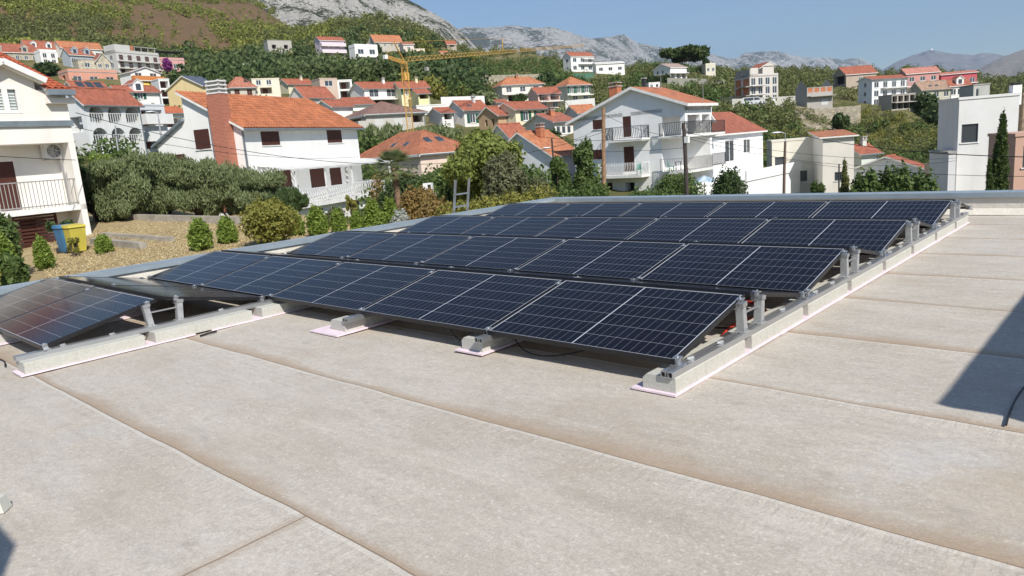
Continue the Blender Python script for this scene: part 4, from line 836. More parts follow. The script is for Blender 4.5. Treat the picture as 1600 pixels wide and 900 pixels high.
def balcony_house():
    f = HF(1037, 320, 60, 61); WB = stucco((.88, .88, .87), .05)
    ws = f.fy(898, 240); E = f.fy(1070, 170); E = -abs(E)                 # loggia reaches E in front of the lower wall
    Lx = f.fx(1113, 250, E); HL = f.z(895, 190, 0, ws); HR = f.z(1070, 160, 0, E); yr = f.fy(990, 150); zr = f.z(990, 137, 0, yr)
    root = thing('house', tuple(f.C), f.th, 'big white gabled house with curved iron balconies on its gable and loggias at its side', 'house'); S = -5
    zt = f.z(1037, 213, 0, E); zm = f.z(1037, 269, 0, E)
    W = Wall((0, ws), (0, -1), ws-E); WLo = Wall((0, ws), (0, -1), ws)
    def r(x0, y0, x1, y1, k):
        a, b = f.fy(x0, (y0+y1)/2), f.fy(x1, (y0+y1)/2); m = (a+b)/2; xm = (x0+x1)/2; return (ws-a, f.z(xm, y1, 0, m), ws-b, f.z(xm, y0, 0, m), k)
    up = [r(926, 187, 943, 202, 'shut'), r(973, 176, 986, 214, 'door'), r(1043, 168, 1064, 205, 'none')]
    lo = [r(924, 234, 941, 249, 'shut'), r(975, 229, 991, 268, 'door'), r(923, 286, 957, 298, 'shut'), r(977, 285, 992, 312, 'dark')]
    Hm = min(HL, HR)-.02; mb = MB()
    o2 = (ws-f.fy(1043, 190), zt+.02, ws-f.fy(1065, 190), min(Hm-.15, f.z(1050, 168, 0, E/2)), 'none')
    wall_face(mb, W, zt-.1, Hm, [o for o in up[:2] if o[3] < Hm], WB)if False else None
    # upper gable wall with open loggia corner
    def wf2(Wn, z0, z1, ops, skip):
        wall_face(mb, Wn, z0, z1, ops, WB)
    a0, b0 = ws+.15, W.w-.45
    m2 = MB(); 
    xs_ = [0, a0, b0, W.w]
    for (a, b, z0, z1) in ((0, a0, zt-.1, Hm), (b0, W.w, zt-.1, Hm), (a0, b0, Hm-.35, Hm)):
        sub = Wall(W.p(a, 0)[:2], (0, -1), b-a); wall_face(mb, sub, z0, z1, [tuple([o[0]-a, o[1], o[2]-a, o[3], o[4]]) for o in up[:2] if o[0] > a and o[2] < b], WB)
    wall_face(mb, WLo, S, zt-.1, lo, WB)
    mb.face([(0, ws, Hm), (0, E, Hm), (0, E, HR), (0, yr, zr), (0, ws, HL)], WB)
    mb.face([(Lx, E, Hm), (Lx, ws, Hm), (Lx, ws, HL), (Lx, yr, zr), (Lx, E, HR)], WB)
    WFl = Wall((0, 0), (1, 0), Lx)
    def rf(x0, y0, x1, y1, k):
        a, b = f.fx(x0, (y0+y1)/2), f.fx(x1, (y0+y1)/2); m = (a+b)/2; xm = (x0+x1)/2; return (a, f.z(xm, y1, m, 0), b, f.z(xm, y0, m, 0), k)
    wall_face(mb, WFl, S, Hm, [rf(1078, 221, 1088, 258, 'door')], WB); wall_face(mb, Wall((Lx, 0), (0, 1), ws), S, Hm, [], WB); wall_face(mb, Wall((Lx, ws), (-1, 0), Lx), S, HL, [], WB)
    # loggia front: corner pillar, middle pillar, end wall, beam
    mb.box(.003, .4, E, E+.4, zt, Hm-.352, WB); mb.box(Lx-.3, Lx, E, -.003, zm, Hm-.352, WB); mb.box(Lx*.55, Lx*.55+.35, E, E+.35, zt, Hm-.352, WB)
    mb.box(.003, Lx, E+.003, E+.3, Hm-.35, Hm, WB)
    mb.build('wall', root)
    for o in up[:2]: fill_opening(root, W, o, True)
    for o in lo:
        if o[4] != 'dark': fill_opening(root, WLo, o, True)
    fill_opening(root, WFl, rf(1078, 221, 1088, 258, 'door'), True)
    rt = tile_mat((.47, .18, .095)); mb = MB()
    kL = (zr-HL)/(ws-yr); kR = (zr-HR)/(yr-E); ov = .5
    slab(mb, [(-ov, E-ov, HR-kR*ov+.08), (Lx+.3, E-ov, HR-kR*ov+.08), (Lx+.3, yr, zr+.08), (-ov, yr, zr+.08)], .22, rt)
    slab(mb, [(Lx+.3, ws+ov, HL-kL*ov+.08), (-ov, ws+ov, HL-kL*ov+.08), (-ov, yr, zr+.08), (Lx+.3, yr, zr+.08)], .22, rt); mb.build('roof', root)
    for z, y1 in ((zt, ws), (zm, ws)):
        mb = MB(); mb.box(-.5, Lx, E-.2, -.003, z-.2, z, M['trim']); mb.build('balcony', root)
        mb = MB(); railing(mb, [(-.45, -.1, z), (-.45, E-.15, z), (Lx-.35, E-.15, z)], 1.0, .15, .03, M['iron'] if z == zt else M['grail'], .035, curve=(z == zt)); mb.build('railing', root)
    for z, xa, xb in ((f.z(960, 219, 0, 4), 945, 1003), (f.z(960, 274, 0, 4), 934, 1003)):
        ya, yb_ = f.fy(xa, 219 if xa == 945 else 273, -1.2), f.fy(xb, 219 if xa == 945 else 273, -1.2)
        mb = MB(); mb.box(-1.25, -.003, yb_, ya, z-.2, z, M['trim']); mb.build('balcony', root)
        mb = MB(); railing(mb, [(-.03, ya-.04, z), (-1.2, ya-.04, z), (-1.2, yb_+.04, z), (-.03, yb_+.04, z)], 1.0, .15, .03, M['iron'] if xa == 945 else M['wrail'], .035, curve=True); mb.build('railing', root)
    chimney(root, Lx*.45, yr+.2, zr-1, zr+.75, .26, M['iron'], False)
    # side chimney seen over the left roof slope
    yq = f.fy(962, 150, 3.5); chimney(root, 3.5, yq, zr-3, f.z(962, 136, 3.5, yq), .8, M['brick'], True)
    # next bay and lower wing
    r2 = thing('house', tuple(list(f.w(Lx+.02, 1.2))+[f.C[2]]), f.th, 'white stepped house bay with red shutters and small gable right of the big gabled house', 'house')
    X2 = span(f.w(Lx, E), f.th, 1146, 240); w2 = max(3.0, X2); Hb = f.z(1118, 188, Lx+1, 0)
    mb = MB(); WQ = Wall((0, -1.2-.2), (1, 0), w2); zq1 = zt
    wall_face(mb, WQ, S, Hb, [(w2*.1, zt+.02, w2*.45, zt+2.2, 'void'), (w2*.1, zm+.02, w2*.8, zm+2.2, 'void')], WB); wall_face(mb, Wall((w2, -1.4), (0, 1), 8), S, Hb, [], WB); wall_face(mb, Wall((0, 7), (0, -1), 8.4), S, Hb, [], WB)
    mb.face([(0, -1.4, Hb), (w2, -1.4, Hb), (w2*.5, -1.4, Hb+1.4)], WB); mb.face([(w2, 6.6, Hb), (0, 6.6, Hb), (w2*.5, 6.6, Hb+1.4)], WB); mb.build('wall', r2)
    mb = MB(); slab(mb, [(-.2, 6.8, Hb), (-.2, -1.7, Hb), (w2*.5, -1.7, Hb+1.5), (w2*.5, 6.8, Hb+1.5)], .14, rt); slab(mb, [(w2+.2, -1.7, Hb), (w2+.2, 6.8, Hb), (w2*.5, 6.8, Hb+1.5), (w2*.5, -1.7, Hb+1.5)], .14, rt); mb.build('roof', r2)
    mb = MB(); obox(mb, WQ, w2*.5, w2*.85, zt+.02, zt+2.2, .01, .06, M['shut']); mb.build('shutter', r2)
    for z in (zt, zm):
        mb = MB(); mb.box(.02, w2, -2.6, -1.41, z-.18, z, M['trim']); mb.build('balcony', r2)
        mb = MB(); railing(mb, [(.05, -2.55, z), (w2, -2.55, z)], 1.0, .15, .03, M['iron'], .035); mb.build('railing', r2)
    r3 = thing('house', tuple(list(f.w(Lx+w2+.1, 0))+[f.C[2]]), f.th, 'low white wing with deep red roof stepping down right of the balcony bays', 'house')
    C3 = f.w(Lx+w2+.1, 0); w3 = span(C3, f.th, 1192, 230); H3 = CAMP[2]+math.hypot(C3[0]-CAMP[0], C3[1]-CAMP[1])*ray(1150, 208)[2]/math.hypot(*ray(1150, 208)[:2])-f.C[2]
    w3 = min(max(w3, 4), 14); mb = MB(); WV = Wall((0, 0), (1, 0), w3); ops = [(w3*.25, H3-2.6, w3*.42, H3-.6, 'win'), (w3*.6, H3-2.0, w3*.74, H3-.7, 'win')]
    wall_face(mb, WV, S, H3, ops, WB); wall_face(mb, Wall((w3, 0), (0, 1), 7), S, H3, [], WB); wall_face(mb, Wall((0, 7), (0, -1), 7), S, H3+2, [], WB); mb.build('wall', r3)
    for o in ops: fill_opening(r3, WV, o, True)
    mb = MB(); slab(mb, [(-.1, -.4, H3), (w3+.3, -.4, H3), (w3+.3, 3.5, H3+2.2), (-.1, 3.5, H3+2.2)], .14, tile_mat(RED)); slab(mb, [(w3+.3, 7.4, H3), (-.1, 7.4, H3), (-.1, 3.5, H3+2.2), (w3+.3, 3.5, H3+2.2)], .14, tile_mat(RED)); mb.build('roof', r3)
    mb = MB(); zq = H3-3.0; mb.box(-.1, w3+1.5, -3.2, -.004, S, zq-1.2, WB); mb.box(-.1, w3+1.6, -3.3, -3.1, zq-1.2, zq-.3, WB); mb.build('terrace', r3)
    # terrace furniture on the middle balcony
    return f, zt, zm, E, Lx
BHF, BZT, BZM, BE, BLX = balcony_house()
# ------------------------------------------------------------------ the roof we stand on
t = NT('roof_membrane'); o = t.obj(); x = t.xyz(o)
f_l = t.noise(o, .35, 5, .6); f_m = t.noise(o, 1.6, 7, .65, (.55, 1.3, 1)); f_s = t.noise(o, 9, 7, .75, (.8, 1.3, 1)); f_g = t.noise(o, 90, 3, .7); f_x = t.noise(o, 28, 5, .75)
warp = t.n('ShaderNodeVectorMath', operation='ADD'); t.L(o, warp.inputs[0])
nz = t.n('ShaderNodeTexNoise'); t.L(o, nz.inputs[0]); nz.inputs['Scale'].default_value = 1.3; nz.inputs['Detail'].default_value = 3; sc = t.n('ShaderNodeVectorMath', operation='SCALE'); t.L(nz.outputs[1], sc.inputs[0]); sc.inputs[3].default_value = 1.1; t.L(sc.outputs[0], warp.inputs[1])
swirl = t.noise(warp.outputs[0], 5, 6, .6, (.5, 3.2, 1))
c = t.mix(t.ramp(f_l, [(.35, 0.0), (.65, 1.0)]), (.515, .468, .402), (.45, .395, .325))
c = t.mix(t.ramp(f_m, [(.42, 0.0), (.66, .65)]), c, (.60, .555, .49))
c = t.mix(t.ramp(swirl, [(.60, 0.0), (.70, .30)]), c, (.60, .555, .485))
c = t.mix(t.ramp(swirl, [(.30, .35), (.40, 0.0)]), c, (.40, .35, .295))
c = t.mix(t.ramp(f_s, [(.50, 0.0), (.66, .5)]), c, (.37, .33, .28)); c = t.mix(t.ramp(f_x, [(.48, 0.0), (.64, .38)]), c, (.38, .34, .29)); c = t.mix(t.ramp(f_x, [(.34, .34), (.46, 0.0)]), c, (.66, .62, .55)); c = t.mix(t.ramp(f_g, [(.50, 0.0), (.68, .38)]), c, (.30, .27, .23)); c = t.mix(t.ramp(f_g, [(.32, .5), (.46, 0.0)]), c, (.68, .645, .58))
fleck = t.n('ShaderNodeTexVoronoi'); t.L(o, fleck.inputs[0]); fleck.inputs['Scale'].default_value = 20
c = t.mix(t.ramp(fleck.outputs['Distance'], [(.0, .7), (.22, 0.0)]), c, (.72, .68, .61))
grey = t.noise(o, .9, 4, .6, (1, 1, 1)); c = t.mix(t.ramp(grey, [(.60, 0.0), (.75, .45)]), c, (.50, .50, .51))
stk = t.noise(warp.outputs[0], 2.2, 8, .72, (.22, 4.5, 1)); c = t.mix(t.ramp(stk, [(.56, 0.0), (.72, .40)]), c, (.38, .335, .28)); c = t.mix(t.ramp(stk, [(.28, .35), (.42, 0.0)]), c, (.60, .56, .49))
rst = t.noise(o, .7, 5, .65); c = t.mix(t.ramp(rst, [(.52, 0.0), (.72, .45)]), c, (.44, .355, .265))
foot = t.n('ShaderNodeTexWave'); t.L(warp.outputs[0], foot.inputs[0]); foot.inputs['Scale'].default_value = 17; foot.inputs['Distortion'].default_value = 14; foot.inputs['Detail'].default_value = 2; blot = t.noise(o, 2.6, 2, .5, (1, 1, 1))
c = t.mix(t.math('MULTIPLY', t.ramp(foot.outputs[1], [(.45, 0.0), (.8, .28)]), t.ramp(blot, [(.62, 0.0), (.68, 1.0)])), c, (.62, .575, .50)); c = t.mix(t.ramp(t.noise(o, 3.1, 3, .5, (1, 1.6, 1)), [(.66, 0.0), (.72, .4)]), c, (.35, .31, .27))
# seams every 1.39 m, dirt washed up against them
wob = t.math('MULTIPLY', t.math('SUBTRACT', t.noise(o, .8, 3), .5), .05)
ys = t.math('ADD', t.math('ADD', x[1], 2.48), wob); fr = t.math('MULTIPLY', t.math('FRACT', t.math('DIVIDE', ys, 1.39)), 1.39)
dirt = t.noise(o, 1.1, 5, .7, (1, .3, 1)); big = t.ramp(t.noise(o, .55, 3, .5), [(.40, .25), (.62, 1.0)]); wd = t.math('MULTIPLY', t.math('MULTIPLY', dirt, .50), big)
band = t.math('SUBTRACT', 1.0, t.math('DIVIDE', fr, wd), clamp=True)
c = t.mix(t.math('MULTIPLY', t.math('POWER', band, .9), .72), c, (.34, .235, .145))
lip = t.math('GREATER_THAN', fr, 1.36); c = t.mix(t.math('MULTIPLY', lip, .4), c, (.66, .62, .55))
line = t.math('LESS_THAN', fr, .007); c = t.mix(t.math('MULTIPLY', line, .7), c, (.17, .125, .09))
xs_ = t.math('ABSOLUTE', t.math('ADD', t.math('ADD', x[0], .62), t.math('MULTIPLY', wob, .6)))
cl = t.math('MULTIPLY', t.math('LESS_THAN', xs_, .006), t.math('LESS_THAN', ys, 0.0)); c = t.mix(t.math('MULTIPLY', cl, .8), c, (.16, .11, .08))
cb = t.math('MULTIPLY', t.math('SUBTRACT', 1.0, t.math('DIVIDE', xs_, .07), clamp=True), t.math('LESS_THAN', ys, 0.0)); c = t.mix(t.math('MULTIPLY', cb, .4), c, (.36, .26, .17))
wr = t.noise(o, .8, 3, .5, (.22, 2.6, 1)); rip = t.math('MULTIPLY', t.noise(o, 9, 3, .6, (2.2, .35, 1)), t.math('SUBTRACT', 1.0, t.math('DIVIDE', t.math('SUBTRACT', 1.39, fr), .35), clamp=True)); hgt = t.math('ADD', t.math('MULTIPLY', wr, 2.2), t.math('MULTIPLY', f_s, .35)); hgt = t.math('ADD', hgt, t.math('MULTIPLY', rip, .4)); hgt = t.math('ADD', hgt, t.math('MULTIPLY', lip, .35)); hgt = t.math('ADD', hgt, t.math('MULTIPLY', f_g, .05))
M['membrane'] = t.set(c, .9, 0, hgt, .03, .75, .2)
t = NT('parapet_membrane'); o = t.obj(); f = t.noise(o, 1.2, 6, .6, (1, 1, .4)); M['parapet'] = t.set(t.mix(t.ramp(f, [(.35, 0.0), (.7, 1.0)]), (.72, .68, .60), (.58, .53, .45)), .8, 0, t.noise(o, 8, 5), .03, .5)
M['coping'] = plain('grey_metal_coping', (.33, .39, .43), .35, .25, var=.1)
M['hostwall'] = stucco((.74, .72, .67))
XL, XR, YN, YF, ZP = -9.03, 9.0, -9.0, 9.95, .33
host = thing('flat_roof_building', (0, 0, 0), 0, 'flat roofed building in the foreground with beige membrane roof and grey metal coping', 'building')
nx, ny = 190, 200; P = []
gx = np.linspace(XL, XR, nx); gy = np.linspace(YN, YF, ny)
for a in gx:
    for b in gy:
        e = .05*math.exp(-((b-YF)/.05)**2)
        P.append((a, b, fbm(a*.35, b*2.2, 1.6, 3, 4.)*.010+fbm(a, b, .9, 3, 8.)*.006-.006))
ro = grid_mesh('roof_membrane', np.array(P), nx, ny, M['membrane']); ro.parent = host; del ro['kind']
mb = MB()
for q in (((XL, YN, -8), (XL, YF, -8), (XL, YF, ZP), (XL, YN, ZP), -.30, 0), ):
    pass
mb.box(XL-.29, XL, YN, YF+.29, -.05, ZP, M['parapet']); mb.box(XL, XR, YF, YF+.29, -.05, ZP, M['parapet'])
mb.face([(XL, YF-.10, .0), (XR, YF-.10, .0), (XR, YF-.002, .10), (XL, YF-.002, .10)], M['parapet'])
mb.face([(XL+.10, YF, .0), (XL+.10, YN, .0), (XL+.002, YN, .10), (XL+.002, YF, .10)][::-1], M['parapet']); mb.build('parapet', host)
mb = MB(); w0 = -.33
mb.box(XL-.33, XL+.03, YN, YF-.03, ZP+.003, ZP+.03, M['coping']); mb.box(XL-.33, XR, YF-.03, YF+.33, ZP+.003, ZP+.031, M['coping'])
mb.box(XL-.34, XL-.33, YN, YF+.34, ZP-.10, ZP+.035, M['coping']); mb.box(XL+.03, XL+.036, YN, YF-.036, ZP-.035, ZP+.03, M['coping']); mb.box(XL+.03, XR, YF-.042, YF-.0305, ZP-.05, ZP+.032, M['coping']); mb.box(XL-.34, XR, YF+.33, YF+.34, ZP-.1, ZP+.035, M['coping'])
for i in range(12):
    xq = -7.6+i*2.0; mb.box(xq, xq+.012, YF-.044, YF+.33, ZP+.031, ZP+.036, M['zinc'])
mb.build('coping', host)
mb = MB(); mb.box(XL-.27, XR-.02, YN, YF+.27, -9, -.06, M['hostwall']); mb.build('wall', host)
mb = MB(); mb.box(4.07, 7.5, -.44, 5.2, .0, 2.42, M['hostwall']); mb.box(4.012, 7.6, -.51, 5.3, 2.42, 2.50, M['coping']); mb.build('unseen_tower', host)  # unseen tower, a guess: added to cast the shadow at right
mb = MB(); mb.box(.68, 1.435, -5.45, -4.677, .0, 2.95, M['hostwall']); mb.build('chimney', host)  # unseen block, a guess: added to cast the lower left corner shadow
# dark folded drain flap in the unseen tower's shade
# ------------------------------------------------------------------ photovoltaic modules
PL, PW, PT = 1.755, 1.1133, .035; TILT = .20794; TC_, TS_ = math.cos(TILT), math.sin(TILT); DROW = 2.3291; PITCHX = 1.775; ZB = .2
t = NT('module_cells'); uv = t.uv(); x = t.xyz(uv); U = x[0]; V = x[1]
def linemask(t, s, n, wpx):
    q = t.math('FRACT', t.math('MULTIPLY', s, float(n))); d = t.math('MINIMUM', q, t.math('SUBTRACT', 1.0, q)); return t.math('LESS_THAN', d, wpx)
cell = t.noise(t.obj(), 2.5, 3); base = t.mix(cell, (.002, .0028, .0065), (.0035, .0048, .011))
wn = t.n('ShaderNodeTexWhiteNoise', noise_dimensions='2D'); cbn = t.n('ShaderNodeCombineXYZ'); t.L(t.math('FLOOR', t.math('MULTIPLY', U, 24.0)), cbn.inputs[0]); t.L(t.math('FLOOR', t.math('MULTIPLY', V, 6.0)), cbn.inputs[1]); t.L(cbn.outputs[0], wn.inputs[0])
base = t.mix(t.math('MULTIPLY', wn.outputs[0], .35), base, (.007, .009, .019))
bus = linemask(t, V, 54, .06); base = t.mix(t.math('MULTIPLY', bus, .09), base, (.12, .13, .16))
l1 = linemask(t, U, 24, .019); l2 = linemask(t, V, 6, .0085)
ctr = t.math('LESS_THAN', t.math('ABSOLUTE', t.math('SUBTRACT', U, .5)), .0030)
eu = t.math('MINIMUM', U, t.math('SUBTRACT', 1.0, U)); ev = t.math('MINIMUM', V, t.math('SUBTRACT', 1.0, V))
edge = t.math('MAXIMUM', t.math('LESS_THAN', eu, .0062), t.math('LESS_THAN', ev, .0075))
c = t.mix(t.math('MULTIPLY', l1, .46), base, (.36, .37, .40)); c = t.mix(t.math('MULTIPLY', l2, .66), c, (.46, .48, .52)); c = t.mix(t.math('MAXIMUM', ctr, edge), c, (.50, .51, .54))
dust = t.noise(t.obj(), 3, 5, .7); c = t.mix(t.ramp(dust, [(.3, .002), (.8, .014)]), c, (.45, .40, .33))
M['cells'] = t.set(c, .10, 0, spec=.5); t.p.inputs['IOR'].default_value = 1.20
M['pvframe'] = plain('black_module_frame', (.018, .018, .020), .4, .3)
M['alu'] = plain('aluminium', (.55, .56, .57), .38, .85, var=.08)
M['galv'] = plain('galvanised_steel', (.46, .47, .47), .5, .5, var=.15, scale=10)
def module_meshes():
    a = MB(); fw = .012
    a.face([(fw, fw, 0), (PL-fw, fw, 0), (PL-fw, PW-fw, 0), (fw, PW-fw, 0)], M['cells'], [(0, 0), (1, 0), (1, 1), (0, 1)])
    g = a.build('glass'); b = MB()
    for q in ((0, PL, 0, fw), (0, PL, PW-fw, PW), (0, fw, fw, PW-fw), (PL-fw, PL, fw, PW-fw)): b.box(*q, -PT, .003, M['pvframe'])
    f = b.build('frame'); c = MB(); c.face([(fw, fw, -.006), (fw, PW-fw, -.006), (PL-fw, PW-fw, -.006), (PL-fw, fw, -.006)], plain('white_backsheet', (.6, .6, .6), .6))
    c.box(PL/2-.06, PL/2+.06, PW-.16, PW-.08, -.028, -.007, M['pvframe']); k = c.build('backsheet'); return g, f, k
_g, _f, _k = module_meshes(); first = True
ORD = ['rightmost', 'second from the right', 'middle', 'fourth from the right', 'leftmost']
ROWN = ['short front row at lower left', 'nearest full row', 'second full row', 'third full row', 'farthest row']
def module(col, row, back, label, group):
    global first
    e = link('solar_panel', None); tag(e, label, 'solar panel', group)
    X = -(col+1)*PITCHX+.01
    if not back: e.location = (X, (row-1)*DROW, ZB); e.rotation_euler = (TILT, 0, 0)
    else: e.location = (X+PL, (row-1)*DROW+2*PW*TC_+.10, ZB); e.rotation_euler = (TILT, 0, PI)
    for m in (_g, _f, _k):
        if first: m.parent = e
        else: d = m.copy(); scene.collection.objects.link(d); d.parent = e
    first = False
for row in range(5):
    for col in range(5):
        if row == 0 and col < 3: continue
        pos = ORD[col] if row else ['', '', '', 'right', 'left'][col]
        module(col, row, False, f'dark blue solar panel facing the viewer, {pos} of the {ROWN[row]}' if row else f'brownish reflecting solar panel, {pos} one of the lower left pair', 'solar panels on the flat roof')
        module(col, row, True, (f'panel sloping away behind the ridge, {pos} of the {ROWN[row]}' if row else f'pale mirror like solar panel sloping away, {pos} one behind the brownish pair'), 'solar panels on the flat roof')
# ------------------------------------------------------------------ rails with posts and clamps
def rail(ix, y0, y1, label, rows):
    X = -ix*PITCHX+(.012 if ix in (0,) else .0)
    root = thing('mounting_rail', (X, y0, 0), 0, label, 'mounting rail', 'aluminium rails under the solar panels'); L = y1-y0
    mb = MB(); w = .045; z0, z1 = .121, .163
    mb.box(-w, w, 0, L, z0, z0+.004, M['alu']); mb.box(-w, -w+.005, 0, L, z0+.004, z1, M['alu']); mb.box(w-.005, w, 0, L, z0+.004, z1, M['alu']); mb.box(-w+.005, -.012, 0, L, z1-.005, z1, M['alu']); mb.box(.012, w-.005, 0, L, z1-.005, z1, M['alu'])
    mb.box(-.012, -.008, 0, L, z0+.004, z1, M['alu']); mb.box(.008, .012, 0, L, z0+.004, z1, M['alu']); mb.box(-w+.006, -.013, .012, .016, z0+.005, z1-.006, M['dark']); mb.box(.013, w-.006, .012, .016, z0+.005, z1-.006, M['dark']); mb.build('profile', root)
    for r in rows:
        yb = (r-1)*DROW-y0; zt = ZB+PW*TS_
        for (yy, s) in ((yb+PW*TC_-.10, 1), (yb+PW*TC_+.20, -1)):
            mb = MB(); a = [(-.032, yy-.03-s*.0, z1), (.032, yy-.03, z1), (.032, yy+.03, z1), (-.032, yy+.03, z1)]; zz = zt-.065; dd = -s*.02
            b = [(p[0]*.9, p[1]+dd, zz) for p in a]
            mb.prism([a[0], a[1], (a[1][0], a[1][1]+.006, z1), (a[0][0], a[0][1]+.006, z1)], [b[0], b[1], (b[1][0], b[1][1]+.006, zz), (b[0][0], b[0][1]+.006, zz)], M['galv'])
            for q in (0, 1):
                x0 = a[q][0]; t_ = .005*(1 if q == 0 else -1)
                mb.prism([(x0, yy-.023, z1), (x0+t_, yy-.023, z1), (x0+t_, yy+.03, z1), (x0, yy+.03, z1)], [(x0*.9, yy-.023+dd, zz), (x0*.9+t_, yy-.023+dd, zz), (x0*.9+t_, yy+.03+dd, zz), (x0*.9, yy+.03+dd, zz)], M['galv'])
            mb.box(-.05, .05, yy-.05, yy+.05, z1, z1+.006, M['galv']); mb.lathe([(.0, .022), (.009, .022), (.011, 0)], M['alu'], (.037, yy, z1+.006), 6)
            mb.bar((-.03, yy-.035+dd, zz), (-.03, yy+.035+dd, zz+s*.012), .05, M['alu']); mb.bar((.02, yy-.035+dd, zz+.01), (.02, yy+.035+dd, zz+s*.012+.01), .035, M['alu'])
            mb.build('post', root)
        mb = MB(); mb.bar((0, yb+PW*TC_-.09, z1+.14), (0, yb+PW*TC_+.2, z1+.14), .014, M['alu']); mb.build('brace', root)
        # clamps at lower edges and near upper edges (both slopes)
        def clamp(v, back):
            mb = MB(); y = yb+v*TC_; z = ZB+v*TS_
            if back: y = yb+2*PW*TC_+.10-v*TC_
            mb.box(-.028, .028, -.022, .022, .004, .012, M['alu']); mb.box(-.010, .010, -.022, .022, -PT, .004, M['alu']); mb.lathe([(0, .020), (.007, .020), (.008, .012)], M['galv'], (0, 0, 0), 6)
            if v < .1: mb.box(-.045, .045, -.03, .03, -PT-.012, -PT-.001, M['alu'])
            o_ = mb.build('clamp', root); o_.location = (0 if ix not in (0,) else -.012, y, z); o_.rotation_euler = (-TILT if back else TILT, 0, 0)
        clamp(.03, False); clamp(PW-.10, False); clamp(.03, True); clamp(PW-.10, True)
        for yy in (yb+.18, yb+.62, yb+1.75):
            mb = MB(); mb.box(-.02, .02, yy-.025, yy+.025, z1+.0005, z1+.004, M['galv']); mb.bar((-.015, yy-.02, z1+.008), (.018, yy+.015, z1+.016), .014, M['galv']); mb.build('bolt_plate', root)
YE = 3*DROW+2*PW*TC_+.16
rail(0, -.14, 8.85, 'aluminium rail along the right end of the solar array', [1, 2, 3, 4])
rail(1, -.10, YE, 'aluminium rail end on the concrete block one panel left of the right end', [1, 2, 3, 4])
rail(2, -.18, YE, 'aluminium rail end on the concrete block two panels left of the right end', [1, 2, 3, 4])
rail(3, -2.55, YE, 'long aluminium rail with slotted posts at the right side of the short front row', [0, 1, 2, 3, 4])
rail(4, -2.50, YE, 'aluminium rail between the two panels of the short front row', [0, 1, 2, 3, 4])
rail(5, -2.50, YE, 'aluminium rail at the left end of the solar array', [0, 1, 2, 3, 4])
# ------------------------------------------------------------------ concrete ballast blocks on pink insulation strips
t = NT('ballast_concrete'); o = t.obj(); a = t.noise(o, 60, 5, .8); b = t.noise(o, 7, 5, .7)
c = t.mix(t.ramp(a, [(.35, 0.0), (.65, 1.0)]), (.41, .40, .35), (.57, .56, .50)); c = t.mix(t.ramp(b, [(.4, 0.0), (.7, .5)]), c, (.55, .55, .51)); M['block'] = t.set(c, .92, 0, a, .006, .7, .15)
M['pink'] = plain('pink_insulation_board', (.80, .66, .72), .7, var=.08, scale=12)
def block_mesh(L, w=.25):
    mb = MB(); c = .03; z0, z1 = .0175, .120
    def loop(y): return [(-w/2, y, z0), (w/2, y, z0), (w/2, y, z1-.004), (w/2-.004, y, z1), (-w/2+c, y, z1), (-w/2, y, z1-c)]
    lp = [loop(0), loop(L)]; mb.prism(lp[0], lp[1], M['block']); return mb
POSN = ['nearest', 'second', 'third', 'fourth', 'fifth', 'sixth', 'seventh', 'farthest']
def blocks(X, ys, labels, group):
    for (y0, L), lb in zip(ys, labels):
        o = block_mesh(L).build('concrete_block'); o.location = (X, y0, 0); tag(o, lb, 'concrete block', group)
blocks(-.06, [(-.12+1.16*i, 1.04 if i < 7 else .80) for i in range(8)], [f'rough concrete block, {POSN[i]} one in the line along the right side' for i in range(8)], 'concrete ballast blocks under the rails')
blocks(-1.93, [(-.03, 1.04)], ['concrete ballast block jutting out in shade one panel left of the right end'], 'concrete ballast blocks under the rails')
blocks(-3.72, [(-.16, 1.04)], ['concrete block jutting out on a wide pink board two panels left of the right end'], 'concrete ballast blocks under the rails')
blocks(-5.27, [(-2.53, 1.05), (-1.38, 1.06), (-.20, 1.0)], ['concrete block at the near left corner of the array carrying the long rail', 'second concrete block of the left line beneath the slotted posts', 'third concrete block of the left line where the full rows begin'], 'concrete ballast blocks under the rails')
blocks(-7.1, [(-2.53, 1.05)], ['concrete block under the lower edge of the brownish panels'], 'concrete ballast blocks under the rails')
def pad(x0, x1, y0, y1, label):
    mb = MB(); mb.box(0, x1-x0, 0, y1-y0, .003, .0165, M['pink']); o = mb.build('insulation_strip'); o.location = (x0, y0, 0); tag(o, label, 'insulation strip', 'pink insulation strips')
pad(-.26, .08, -.15, 1.55, 'pink insulation strip under the nearest blocks of the right line')
pad(-.22, .085, 1.555, 8.80, 'long pink insulation strip under the far blocks of the right line')
pad(-2.10, -1.77, -.08, 1.1, 'pink insulation strip under the block one panel left of the right end')
pad(-4.02, -3.54, -.30, 1.1, 'wide pink insulation board under the block two panels left of the right end')
pad(-5.43, -5.125, -2.57, -.98, 'pink insulation strip under the near left corner block')
pad(-5.43, -5.125, -.80, 1.6, 'pink insulation strip under the third block of the left line')
pad(-7.26, -6.92, -2.60, -.6, 'pink insulation strip under the brownish panels')
mb = MB(); mb.tube([(-5.0, -.99, .012), (-5.02, -.9, .014), (-5.03, -.80, .012)], .010, M['pvframe']); tag(mb.build('cable'), 'short black cable crossing between two pink strips of the left line', 'cable')
